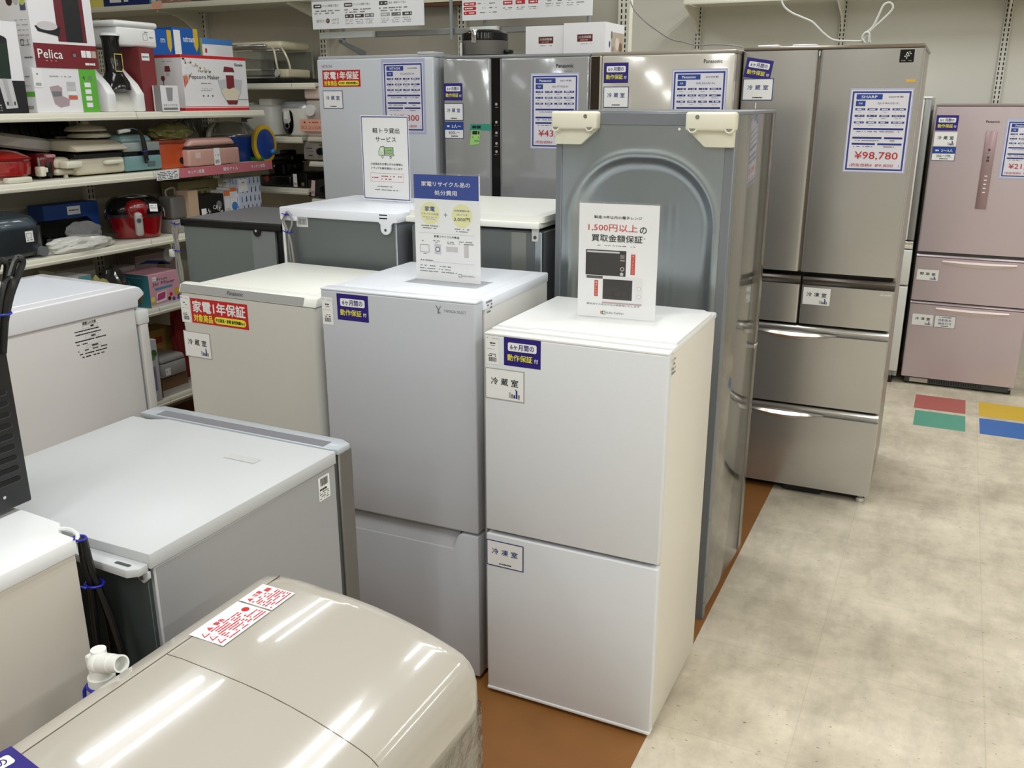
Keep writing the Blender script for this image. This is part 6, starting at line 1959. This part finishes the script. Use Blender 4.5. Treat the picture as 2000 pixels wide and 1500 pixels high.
t, w, zz = left_thing('ice_shaver', 'blue ice shaver with clear dome and yellow-rimmed oval crank disc', 'ice shaver', 452, 512, 319, 2, 0.17)
h = hgt(470, 236, .22, zz)
BLP = M('toy_blue', (24, 62, 140), 0.25, coat=.4)
mb = MB(); mb.lathe([(w * .50, 0), (w * .52, h * .12), (w * .56, h * .35), (w * .58, h * .62)], (w * .42, .09, 0), BLP, 28); mb.build('body', t)
mb = MB(); mb.lathe([(w * .58, h * .62), (w * .56, h * .75), (w * .40, h * .95), (.01, h * .99)], (w * .42, .09, 0), clear_mat('clear_dome', (226, 226, 222), .10, .2, .05), 28); mb.build('clear_dome', t)
mb = MB(); mb.tube([(-w * .12, .10, h * .36), (-w * .20, .10, h * .50), (-w * .16, .10, h * .75), (w * .04, .10, h * .92)], .014, CREAM, 10); mb.build('handle', t)
cd_ = Vector((w * .66, -.085, h * .42))
mtx = Matrix.Translation(cd_) @ Matrix.Rotation(R(90), 4, 'X') @ Matrix.Rotation(R(-16), 4, 'Y')
mb = MB(); mb.lathe([(.01, 0), (w * .29, 0), (w * .30, .012), (w * .29, .026), (w * .24, .030)], (0, 0, 0), M('toy_yellow', (206, 170, 30), 0.25, coat=.4), 32, 1, 1.4, mtx)
mb.lathe([(w * .25, .026), (w * .23, .030), (.01, .031)], (0, 0, 0), BLP, 32, 1, 1.42, mtx); mb.build('crank_disc', t)
mb = MB(); mb.cyl((w * .62, -.09, h * .42), (w * .58, .09, h * .42), .02, BLP, 12); mb.sphere((w * .80, -.125, h * .22), .017, M('toy_blue_knob', (52, 110, 176), 0.25), n=16); mb.build('knob', t)
mb = MB(); mb.box(w * .46, -.11, 0, w * .88, .05, h * .10, M('toy_green', (40, 120, 60), 0.35), .006, 2); mb.build('foot_stand', t)

# lids and grill stacked behind
mb = MB(); yl = lspot(45, 300, .16).y
mb.lathe([(.165, 0), (.172, .01), (.170, .045), (.155, .056), (1e-6, .060)], (0, 0, 0), M('glass_lid_rim', (150, 144, 136), 0.25, coat=.4), 36)
o = mb.build('pan_cover', None, (LX - .30, yl + .03, lspot(30, 296, .16).z + .012), (R(-8), R(4), 0)); tag(o, 'large grey domed cover lying above the red pot', 'cover')
mb = MB()
mb.box(-.24, -.015, -.16, .24, .015, .16, BLACK, .008, 2)
for q in range(10): mb.box(-.22 + q * .048, -.022, -.14, -.205 + q * .048, -.014, .14, BLACKGLOSS)
o = mb.build('grill_plate', None, (LX - .372, lspot(70, 275, .30).y, ZL[2] + .172), (R(-12), 0, Q90)); tag(o, 'black ribbed grill plate leaning at the back of the second shelf', 'grill plate')
mb = MB(); k = Ink(mb, (0, 0, 0))
w = .12; mb.box(0, 0, 0, w, .10, .16, BX); k = Ink(mb, (0, -.0004, 0)); k.disc(w * .5, .08, .03, M('print_leaf', (70, 110, 60), .5), 1, 12); k.rect(.07, .11, .10, .14, M('print_coral'), 1)
o = mb.build('leaf_carton', None, (LX - .33, lspot(112, 250, .33).y, ZL[2] + .001), (0, 0, Q90), flat=True); tag(o, 'pale carton with a green leaf print behind the lids', 'box')

# pink category strip and price ticket on the edge of the second shelf
ya, yb = lspot(352, 350, -.003).y, lspot(532, 332, -.003).y
mb = MB(); mb.box(0, -.0015, 0, yb - ya, 0, .046, RAILPINK)
k = Ink(mb, (0, -.0017, 0)); L_ = yb - ya
for s_, x in (('キッチン家電', .16), ('電気ケトル', .52), ('キッチン家電', .83)): k.text(s_, L_ * x, .023, PAPER, h=.018, w=L_ * .16, l=1, bold=.02)
o = mb.build('category_strip', None, (LX + .003, ya, 1.281), (0, 0, Q90), flat=True); tag(o, 'pink shelf-edge strip with white lettering on the second shelf', 'shelf strip')
ya = lspot(306, 350, -.004).y; yb = lspot(350, 350, -.004).y
mb = MB(); mb.box(0, -.001, 0, yb - ya, 0, .042, PAPERG); k = Ink(mb, (0, -.0012, 0))
for q in range(5): k.dashes(.006, .036 - q * .0075, yb - ya - .006, .004, INK, 1, seed=q)
o = mb.build('price_ticket', None, (LX + .0045, ya, 1.279), (0, 0, Q90), flat=True); tag(o, 'small grey-white price ticket left of the pink shelf strip', 'price tag')

# ---- level three
t, w, zz = left_thing('slow_cooker', 'charcoal slow cooker with a silver knob and white tag', 'slow cooker', -24, 104, 513, 3, 0.03)
h = hgt(40, 446, .04, zz)
CH = M('charcoal_enamel', (48, 52, 56), 0.28, coat=.3)
mb = MB(); mb.lathe([(w * .44, .012), (w * .49, .03), (w * .50, h * .98), (w * .47, h)], (w * .5, w * .36, 0), CH, 36, 1, .72, power=4); mb.build('body', t)
mb = MB(); mb.lathe([(w * .485, h), (w * .49, h + .01), (w * .42, h + .04), (w * .2, h + .062), (1e-6, h + .066)], (w * .5, w * .36, 0), M('smoke_lid', (70, 82, 92), 0.12, coat=.5), 36, 1, .72, power=3); mb.build('lid', t)
mb = MB(); mb.cyl((w * .86, .030, h * .20), (w * .86, -.012, h * .20), .020, M('knob_silver', (150, 152, 156), 0.3, metal=.5), 20); mb.build('knob', t)
mb = MB(); k = Ink(mb, (w * .62, -.001, h * .55)); k.rect(0, 0, .036, .044, PAPER, 1); k.frame(.004, .016, .028, .036, .0015, INKG, 2); k.dashes(.004, .008, .03, .005, INKG, 2); mb.build('price_label', t, flat=True)
left_carton('blue_carton', 'low blue carton with a white tag behind the grill pan', 'box', 88, 196, 397, 440, 3, 0.10, M('print_royal_blue', (26, 66, 136), 0.5), 0.25, lambda k, w, h: (k.rect(w * .42, h * .72, w * .66, h * .93, PAPERG, 1), k.dashes(w * .45, h * .83, w * .63, h * .04, INKG)), group=GB)
t, w, zz = left_thing('grill_pan', 'black ribbed grill pan between the slow cooker and the red fryer', 'grill pan', 95, 206, 492, 3, 0.13)
h = hgt(150, 432, .10, zz)
mb = MB(); mb.box(0, 0, .004, w, .10, h * .48, BLACK, .010, 2); mb.build('base', t)
mb = MB()
mb.prism([(.0, h * .5), (.10, h * .52), (.105, h * 1.0), (.085, h * 1.0)], 0, w, BLACK, 'yz', .003)
for q in range(9): mb.box(.012 + q * w / 9.4, -.002, h * .49, .020 + q * w / 9.4, .09, h * .53, M('grill_sheen', (46, 46, 46), .3))
mb.build('open_lid', t)
p = lspot(168, 494, .02)
crumple('clear_bag', 'clear bag of white sheets lying on the third shelf edge', 'bag', (LX - .055, p.y, ZL[3] + .001), .05, .165, .038, M('bag_white', (206, 204, 196), 0.15, coat=.6), 14)
p = lspot(170, 462, .05)
crumple('clear_bag', 'clear crinkled bag standing on the white sheets', 'bag', (LX - .065, p.y, ZL[3] + .048), .030, .085, .045, clear_mat('clear_crinkle', (236, 238, 240), .14, .3, .08, bump=.8), 15)

t, w, zz = left_thing('air_fryer', 'glossy red air fryer with black domed top and silver handle', 'air fryer', 264, 347, 482, 3, 0.03)
h = hgt(265, 384, .10, zz)
FRD = M('fryer_red', (140, 12, 20), 0.14, coat=.7)
cx, cyy, dd = w * .5, w * .47, .86
c0 = Matrix.Rotation(Q90, 3, 'Z') @ Vector((cx, cyy, 0)); c1 = Matrix.Rotation(Q90 - R(36), 3, 'Z') @ Vector((cx, cyy, 0))
t.location = t.location + c0 - c1; t.rotation_euler.z = Q90 - R(36)
mb = MB(); mb.lathe([(w * .36, 0), (w * .41, .008), (w * .475, h * .52)], (cx, cyy, 0), FRD, 36, 1, dd, power=3); mb.build('basket_body', t)
mb = MB(); mb.lathe([(w * .476, h * .52), (w * .48, h * .60), (w * .485, h * .61)], (cx, cyy, 0), M('fryer_band', (84, 66, 70), .25, metal=.4), 36, 1, dd, power=3)
mb.lathe([(w * .485, h * .60), (w * .50, h * .66), (w * .47, h * .84), (w * .36, h * .97), (1e-6, h)], (cx, cyy, 0), BLACKGLOSS, 36, 1, dd, power=3); mb.build('top_dome', t)
mb = MB(); pts = [(cx + w * .505 * math.cos(a), cyy - .02, h * .55 + h * .47 * math.sin(a)) for a in [R(-10 + 200 * q / 16) for q in range(17)]]; mb.tube(pts, .006, CHROME, 8, 2); mb.build('chrome_arch', t)
mb = MB(); mb.sphere((cx, cyy - w * .36, h * .70), w * .20, FRD, 1.1, .55, .95, 20); mb.build('front_dome', t)
mb = MB(); mb.box(cx - .018, -.030, h * .10, cx + .018, .02, h * .66, M('handle_grey', (176, 172, 168), .3), .012, 3); mb.cyl((cx, -.034, h * .48), (cx, -.026, h * .48), .010, DARKGREY, 14); mb.build('handle', t)
mb = MB(); k = Ink(mb, (w * .72, .008, h * .66), (.97, -.1, -.05), (0, .25, .97), (.1, -.97, .25)); k.rect(0, 0, .036, .036, PAPER, 3); k.dashes(.004, .026, .03, .004, INKG, 4); k.dashes(.004, .016, .03, .004, INKG, 4); mb.build('price_label', t, flat=True)

t, w, zz = left_thing('grey_maker', 'grey square dessert maker with a paler base right of the red fryer', 'kitchen appliance', 338, 370, 428, 3, 0.05)
h = hgt(345, 384, .05, zz)
mb = MB(); mb.box(0, 0, 0, w, .10, h * .38, M('maker_light', (158, 154, 148), .4), .008, 2); mb.build('base', t)
mb = MB(); mb.box(0, .0, h * .38, w, .10, h, M('maker_grey', (112, 108, 104), .4), .014, 3, taper=.92); mb.build('upper_body', t)
mb = MB(); mb.tube([(w * .2, .05, h), (w * .1, .04, h + .03), (w * .5, .03, h + .04), (w * .7, .05, h + .005)], .005, CORD_GREY, 8); mb.build('power_cord', t)
left_carton('beige_carton', 'plain beige carton with an open flap beside the ice cream box', 'box', 371, 390, 372, 418, 3, 0.08, M('carton_beige', (196, 168, 140), .6), 0.03, group=GB)
def f(k, w, h):
    k.rect(w * .06, h * .30, w * .26, h * .62, PAPERG, 1); k.dashes(w * .08, h * .45, w * .3, h * .05, INKG)
    k.disc(w * .80, h * .68, h * .12, INKG, 1, 14)
    for q, c in enumerate('ICE CREAM'):
        a = R(168 - q * 19)
        k.text(c, w * .60 + h * .36 * math.cos(a), h * .26 + h * .36 * math.sin(a), PAPER, h=h * .12, rot=a - math.pi / 2) if c != ' ' else None
    k.disc(w * .60, h * .26, h * .17, M('print_rust'), 1, 16); k.disc(w * .60, h * .24, h * .12, PAPER, 2, 14)
left_carton('ice_cream_box', 'black carton with white curved ice cream lettering', 'box', 391, 439, 380, 417, 3, 0.10, M('print_black2', (30, 28, 28), .4), 0.03, f, group=GB)
left_carton('red_trim_box', 'narrow white carton with red and orange blocks beside the black carton', 'box', 440, 451, 372, 411, 3, 0.09, BX, 0.04, lambda k, w, h: (k.rect(w * .2, h * .05, w * .9, h * .5, M('print_rust'), 1), k.rect(0, h * .85, w, h, ORANGE, 1)), group=GB)
left_carton('green_trim_box', 'narrow white carton with a green block left of the blue-patterned box', 'box', 452, 467, 366, 409, 3, 0.09, BX, 0.04, lambda k, w, h: (k.rect(w * .2, h * .02, w * .8, h * .22, M('print_deep_green', (20, 110, 70), .5), 1), k.disc(w * .5, h * .5, w * .4, M('print_sky'), 1, 12), k.rect(0, h * .9, w, h, ORANGE, 1)), group=GB)
def f(k, w, h):
    rr = random.Random(11)
    for i in range(5):
        for j in range(5):
            x, y = w * (.12 + .19 * i + .06 * (j % 2)), h * (.06 + .20 * j)
            c = rr.choice((M('print_navy2', (40, 48, 110), .5), M('print_sky'), M('print_slate')))
            k.poly([(x, y), (x + w * .05, y + h * .02), (x + w * .04, y + h * .13), (x + w * .01, y + h * .14)], c, 1)
    k.rect(w * .04, h * .70, w * .42, h * .97, PAPER, 2); k.dashes(w * .08, h * .90, w * .3, h * .03, INKG, 3)
left_carton('patterned_box', 'white carton with a blue bottle pattern at the shelf end', 'box', 468, 512, 346, 408, 3, 0.10, M('print_pale_blue', (206, 214, 226), .5), 0.03, f, f, group=GB)
left_carton('cream_box', 'pale yellow carton lying at the back of the third shelf', 'box', 352, 430, 352, 400, 3, 0.12, M('carton_cream', (204, 192, 144), .5), 0.26, lambda k, w, h: (k.rrect(w * .2, h * .60, w * .75, h * .82, h * .05, M('print_olive_line', (120, 108, 70), .5), 1), k.rrect(w * .21, h * .615, w * .74, h * .805, h * .05, M('carton_cream'), 2), k.dashes(w * .27, h * .71, w * .68, h * .07, M('print_olive_line'), 3)), group=GB)

# ---- level four
left_carton('pale_carton', 'plain pale carton at the back of the fourth shelf', 'box', 116, 196, 522, 600, 4, 0.10, M('carton_pale', (186, 180, 172), .6), 0.24, group=GB)
left_carton('teal_corner_box', 'white carton with a teal end and red patch behind the white lid rim', 'box', 128, 188, 540, 612, 4, 0.16, BX, 0.05, lambda k, w, h: (k.rect(w * .56, 0, w, h, M('print_aqua', (110, 168, 176), .5), 1), k.rect(w * .34, h * .72, w * .50, h * .88, M('print_wine2'), 1)), group=GB)
p = lspot(203, 600, .07)
crumple('snack_bag', 'yellow plastic package on the fourth shelf beside the jar mixer carton', 'package', (LX - .10, p.y, ZL[4] + .001), .06, .068, .115, M('bag_yellow', (190, 180, 110), .2, coat=.5), 21)
p = lspot(243, 600, .08)
crumple('plastic_bag', 'dark crumpled bag left of the pink jar mixer carton', 'bag', (LX - .13, p.y, ZL[4] + .001), .07, .062, .13, M('bag_dark', (60, 60, 58), .2, coat=.5), 22)
TQ = M('print_teal2', (52, 112, 122), .5)
def f(k, w, h):
    k.text('Fruit', w * .42, h * .84, M('print_slate'), w=w * .34, h=h * .08); k.text('Jar Mixer', w * .46, h * .70, M('print_slate2', (78, 86, 120), .5), w=w * .72, h=h * .13, bold=.01)
    k.rect(w * .10, h * .80, w * .24, h * .93, PAPER, 2); k.dashes(w * .11, h * .86, w * .22, h * .02, INKG, 3)
    k.poly([(w * .16, h * .58), (w * .72, h * .60), (w * .74, h * .54), (w * .18, h * .51)], M('print_aqua2', (70, 150, 176), .5), 1)
    k.poly([(w * .16, h * .12), (w * .22, h * .42), (w * .52, h * .46), (w * .50, h * .16)], PAPERG, 2); k.poly([(w * .19, h * .18), (w * .24, h * .39), (w * .49, h * .43), (w * .46, h * .22)], M('print_magenta', (190, 70, 120), .5), 3)
    for x, y, r_, c in ((.07, .25, .07, YB), (.66, .30, .05, RB_), (.60, .18, .05, M('print_coffee')), (.86, .36, .09, M('print_gold')), (.92, .18, .06, M('print_slate')), (.74, .14, .05, M('print_slate2')), (.10, .10, .06, M('print_gold'))): k.disc(w * x, h * y, w * r_, c, 1, 12)
    k.rect(0, 0, w, h * .08, M('picture_silver'), 2)
left_carton('jar_mixer_box', 'pink and teal carton of a jar mixer at the front of the fourth shelf', 'box', 297, 358, 531, 607, 4, 0.20, M('print_rose', (220, 164, 178), .5), 0.02, f,
    lambda k, w, h: (k.rect(0, 0, w, h, TQ, 1), k.dashes(w * .3, h * .9, w * .8, h * .03, M('print_aqua'), 2), k.disc(w * .62, h * .34, w * .16, M('print_olive_line'), 2, 12), k.disc(w * .3, h * .70, w * .10, M('print_aqua'), 2, 12)), group=GB)
left_carton('blue_arc_box', 'carton with a dark blue arc print behind the jar mixer carton', 'box', 275, 352, 492, 600, 4, 0.12, M('carton_mauve', (150, 132, 130), .55), 0.26, lambda k, w, h: (k.poly([(w * .05, h * .80), (w * .3, h * .86), (w * .7, h * .78), (w * .9, h * .66), (w * .75, h * .68), (w * .3, h * .78)], M('print_deep_blue'), 1), k.disc(w * .62, h * .62, w * .12, M('print_olive_line'), 1, 12), k.disc(w * .85, h * .9, w * .14, M('print_rust'), 1, 12)), group=GB)
left_carton('small_white_box', 'small open white carton on the fourth shelf behind the dark bag', 'box', 232, 274, 520, 600, 4, 0.08, M('carton_pale2', (176, 170, 164), .6), 0.23, lambda k, w, h: k.frame(w * .1, h * .75, w * .95, h * .97, .004, INKL, 1), group=GB)

# ---- level five
left_carton('hand_mixer_box', 'tall white carton picturing parsley and a purple mixer stick', 'box', 303, 319, 660, 788, 5, 0.10, M('carton_cool', (206, 206, 210), .5), 0.01,
    lambda k, w, h: (k.disc(w * .55, h * .78, w * .40, M('print_leaf'), 1, 10), k.disc(w * .4, h * .72, w * .28, M('print_leaf2', (110, 146, 92), .5), 2, 9), k.rrect(w * .22, h * .18, w * .58, h * .58, w * .16, M('print_lilac', (140, 134, 170), .4), 2), k.disc(w * .55, h * .07, w * .3, M('print_rust'), 2, 10)), group=GB)
left_carton('brown_carton', 'brown carton under the grey lidded case on the lowest shelf', 'box', 321, 372, 731, 784, 5, 0.20, M('carton_brown3', (120, 92, 66), .7), 0.03, lambda k, w, h: k.rect(0, 0, w, h * .36, M('carton_pale'), 1), group=GB)
zb5 = ZL[5] + hgt(345, 731, .03, ZL[5]) + .002
t, w, zz = left_thing('storage_case', 'grey lidded case with a small white tag on the brown carton', 'case', 316, 366, 728, 5, 0.02, z=zb5)
h = hgt(340, 693, .02, zz)
mb = MB(); mb.box(0, 0, 0, w, .20, h * .7, M('case_grey', (166, 166, 164), .35), .008, 2); mb.build('tray', t)
mb = MB(); mb.box(-.003, -.003, h * .7, w + .003, .203, h, M('case_clear', (150, 148, 146), .12, coat=.6), .012, 3, taper=.9); mb.build('lid', t)
mb = MB(); k = Ink(mb, (w * .14, -.0006, h * .10)); k.rect(0, 0, .034, .036, PAPER, 1); k.dashes(.004, .02, .03, .005, INKG); mb.build('price_label', t, flat=True)
left_carton('yellow_carton', 'dark yellow carton with a red mark at the back of the lowest shelf', 'box', 290, 352, 640, 770, 5, 0.12, M('carton_ochre', (160, 126, 60), .6), 0.26, lambda k, w, h: k.rect(w * .15, h * .74, w * .62, h * .86, M('print_rust2', (170, 60, 40), .5), 1), group=GB)
crumple('red_bag', 'dark red soft bag behind the grey lidded case', 'bag', (LX - .22 + .01, lspot(352, 700, .22).y + .03, ZL[5] + .001), .03, .07, .30, M('cloth_red', (130, 26, 26), .7), 31)

# ================================================================== goods on the far shelves
def far_thing(name, label, cat, px0, px1, pyb, zz, setb=0.03, group=None):
    a, b = at(px0, pyb, y=RY + setb), at(px1, pyb, y=RY + setb)
    return thing(name, label, cat, (a.x, RY + setb, zz + .0005), 0, group), b.x - a.x
def fh(px, py, setb, zz):
    return at(px, py, y=RY + setb).z - zz

BEG = M('toaster_beige', (214, 204, 176), .3, coat=.3)
z0 = 1.728
t, w = far_thing('toaster_oven', 'beige open-lidded toaster oven with a chrome handle on the upper far shelf', 'toaster oven', 462, 574, 163, z0, 0.02)
h = fh(540, 80, .02, z0)
mb = MB(); mb.box(0, 0, .0, w, .26, h * .12, BLACK, .006, 2); mb.build('base_tray', t)
mb = MB()
mb.box(w * .02, .05, h * .12, w * .10, .25, h * .62, BEG, .01, 2); mb.box(w * .64, .015, h * .12, w * .88, .22, h * .34, BEG, .012, 3)
mb.box(w * .02, .235, h * .12, w * .88, .25, h * .78, M('toaster_inner', (176, 176, 170), .2, metal=.7)); mb.box(w * .08, .02, h * .12, w * .66, .23, h * .20, M('toaster_inner'))
mb.build('oven_body', t)
mb = MB(); mb.box(w * .02, .018, h * .30, w * .64, .024, h * .36, CHROME, .002, 1); mb.box(w * .02, .02, h * .16, w * .64, .024, h * .78, clear_mat('oven_glass', (235, 238, 236), .06, .3, .03)); mb.build('glass_front', t)
mb = MB(); mb.cyl((w * .72, .016, h * .22), (w * .72, .0, h * .22), .016, CHROME, 18); mb.build('knob', t)
mb = MB(); mb.box(-.02, -.01, h * .80, w * .84, .25, h, BEG, .018, 3); mb.build('lid', t)
mb = MB(); mb.box(w * .02, -.035, h * .86, w * .62, -.006, h * .93, CHROME, .008, 3); mb.box(w * .0, -.012, h * .76, w * .80, .02, h * .81, CHROME, .003, 1); mb.build('handle', t)
for x, o_ in ((w * .68, -.02), (w * .84, .0)):
    mb = MB(); mb.tube([(x - .01, .0, h * .88), (x + .02, -.012, h * .75), (x + .05 + o_, -.014, h * .50), (x + .055 + o_, -.006, h * .22)], .006, M('arm_cream', (206, 200, 178), .3, metal=.3), 8); mb.build('lid_arm', t)

z1 = 1.442
t, w = far_thing('rice_cooker', 'white square multi cooker with a dark display, left on the middle far shelf', 'rice cooker', 464, 536, 268, z1, 0.03)
h = fh(520, 205, .03, z1)
mb = MB(); mb.lathe([(w * .40, 0), (w * .46, .01), (w * .50, h * .5), (w * .46, h * .93), (w * .40, h)], (w * .5, w * .5, 0), M('cooker_white', (228, 226, 218), .3), 36, power=4); mb.build('body', t)
mb = MB(); mb.box(w * .48, w * .2, h * .98, w * .82, w * .7, h * 1.2, M('cooker_white'), .008, 2); mb.box(w * .05, w * .3, h * .98, w * .25, w * .6, h * 1.08, M('cooker_white'), .008, 2); mb.build('lid_block', t)
mb = MB(); k = Ink(mb, (w * .14, w * .0 + .003, h * .45)); k.rect(0, 0, w * .32, h * .14, BLACK, 4); mb.build('display', t, flat=True)
t, w = far_thing('rice_cooker', 'silver and white rice cooker with a dark oval panel on the middle far shelf', 'rice cooker', 541, 608, 268, z1, 0.03)
h = fh(585, 196, .03, z1)
mb = MB(); mb.lathe([(w * .38, 0), (w * .45, .012), (w * .50, h * .45), (w * .49, h * .78)], (w * .5, w * .5, 0), M('cooker_white'), 32, power=2.8); mb.build('body', t)
mb = MB(); mb.lathe([(w * .495, h * .78), (w * .49, h * .84), (w * .42, h * .96), (w * .2, h * 1.0), (1e-6, h)], (w * .5, w * .5, 0), M('cooker_silver', (176, 178, 178), .25, metal=.5), 32, power=2.8); mb.build('lid', t)
mtx = Matrix.Translation((w * .32, .018, h * .45)) @ Matrix.Rotation(R(90), 4, 'X') @ Matrix.Rotation(R(-14), 4, 'Y')
mb = MB(); mb.lathe([(.01, 0), (w * .20, 0), (w * .21, .006), (w * .18, .010), (.01, .011)], (0, 0, 0), BLACKGLOSS, 26, 1, 1.6, mtx)
k = Ink(mb, (0, 0, 0)); k.mb = mb; k2 = Ink(mb, (w * .24, .003, h * .48)); k2.rect(0, 0, w * .16, h * .22, PAPERG, 1)
mb.cyl((w * .32, .004, h * .30), (w * .32, .0, h * .30), w * .07, M('cooker_silver'), 16); mb.cyl((w * .32, .001, h * .30), (w * .32, -.001, h * .30), w * .05, BLACKGLOSS, 16)
mb.build('control_panel', t)
t, w = far_thing('blender', 'pinkish white blender with a round dial at the end of the middle far shelf', 'blender', 598, 634, 266, 1.445, 0.04)
h = fh(615, 168, .04, 1.445)
BLW = M('blender_blush', (236, 214, 204), .35)
mb = MB(); mb.box(0, 0, 0, w, .11, h * .30, BLW, .012, 3, taper=.9); mb.box(w * .05, .005, h * .30, w * .95, .10, h * .72, M('blender_grey', (196, 188, 182), .3), .012, 3); mb.build('base', t)
mb = MB(); mb.box(0, 0, h * .74, w, .11, h, BLW, .014, 3); mb.build('head', t)
mb = MB(); mb.cyl((w * .36, .006, h * .52), (w * .36, -.012, h * .52), w * .24, WHITE, 22); mb.build('dial', t)
a, b = at(587, 256, y=RY + .005), at(633, 256, y=RY + .005)
mb = MB(); W_, H_ = b.x - a.x, at(610, 233, y=RY + .005).z - a.z
mb.box(0, 0, 0, W_, .002, H_, PINKP); k = Ink(mb, (0, -.0002, 0)); k.text('ガスコンロの', W_ * .46, H_ * .30, M('ink_brick', (190, 90, 76), .5), w=W_ * .86, h=H_ * .28, l=1, bold=.02); k.dashes(W_ * .38, H_ * .74, W_ * .95, H_ * .10, M('ink_brick'), 1); k.disc(W_ * .20, H_ * .74, H_ * .09, M('ink_plum2', (130, 50, 50), .5), 1, 12)
mb.box(W_ * .3, .002, -H_ * .5, W_ * .34, .006, H_ * .6, ACRYL)
o = mb.build('price_sign', None, (a.x, RY + .005, a.z), flat=True); tag(o, 'salmon paper sign with brick red lettering on the middle far shelf', 'sign')

def stove(label, px0, px1, pyb, pyt, zz, m, km, labelm):
    t, w = far_thing('gas_stove', label, 'gas stove', px0, px1, pyb, zz, 0.04)
    h = fh((px0 + px1) / 2, pyt, .04, zz)
    mb = MB(); mb.box(0, 0, .008, w, .24, h, m, .006, 2); mb.build('body', t)
    mb = MB(); mb.cyl((w * .62, .0, h * .52), (w * .62, -.022, h * .52), h * .20, km, 20, r2=h * .17); mb.box(w * .60, -.028, h * .38, w * .64, -.02, h * .68, km, .001, 1); mb.build('knob', t)
    mb = MB(); k = Ink(mb, (0, -.0005, 0)); labelm(k, w, h); mb.build('front_print', t, flat=True)
stove('silver gas stove with a black knob below the salmon paper sign', 594, 650, 314, 277, 1.310, M('stove_silver', (186, 180, 170), .3, metal=.4), BLACK,
      lambda k, w, h: (k.dashes(w * .10, h * .66, w * .38, h * .07, DARKGREY, 1), k.dashes(w * .14, h * .50, w * .34, h * .05, INKG, 1), k.rect(w * .18, h * .26, w * .32, h * .33, DARKGREY, 1), k.rect(w * .56, h * .80, w * .68, h * .86, DARKGREY, 1)))
stove('black gas stove with a pale pink ticket on the low far shelf', 602, 656, 386, 352, 1.105, M('stove_black', (44, 42, 42), .35), BLACKGLOSS,
      lambda k, w, h: (k.poly([(w * .10, h * .15), (w * .24, h * .12), (w * .30, h * .95), (w * .17, h * .98)], M('ticket_pink', (232, 200, 192), .5), 1), k.barcode(w * .15, h * .25, w * .24, h * .40, INKG)))
z2 = 1.160
t, w = far_thing('coffee_machine', 'black coffee machine on the lower far shelf', 'coffee machine', 508, 569, 367, z2, 0.04)
h = fh(540, 295, .04, z2)
mb = MB(); mb.box(0, 0, 0, w, .22, h * .32, BLACK, .014, 3); mb.lathe([(w * .40, h * .30), (w * .45, h * .36), (w * .46, h * .62), (w * .36, h * .70)], (w * .5, .11, 0), BLACKGLOSS, 28); mb.build('base', t)
mb = MB(); mb.box(w * .10, .06, h * .68, w * .90, .22, h * .88, BLACK, .016, 3); mb.box(w * .34, .10, h * .86, w * .62, .18, h, BLACK, .008, 2); mb.build('head', t)
mb = MB(); mb.cyl((w * .26, .0, h * .22), (w * .26, -.004, h * .22), .016, M('print_ember', (190, 70, 50), .4), 14); mb.build('badge', t)
mb = MB(); mb.sphere((w * .52, .0, h * .58), .006, CHROME, n=10); mb.build('indicator', t)
t, w = far_thing('black_appliance', 'small black appliance with a white barcode ticket next to the coffee machine', 'kitchen appliance', 570, 600, 366, z2, 0.03)
h = fh(585, 338, .03, z2)
mb = MB(); mb.box(0, 0, 0, w, .20, h, BLACK, .006, 2); mb.build('body', t)
mb = MB(); k = Ink(mb, (0, -.0006, 0)); k.rect(w * .14, h * .08, w * .38, h * .92, PAPERG, 1); k.barcode(w * .17, h * .15, w * .35, h * .35, INKG); k.dashes(w * .17, h * .7, w * .35, h * .05, INKG); k.disc(w * .74, h * .26, w * .10, M('print_olive_line'), 1, 12); mb.build('price_label', t, flat=True)
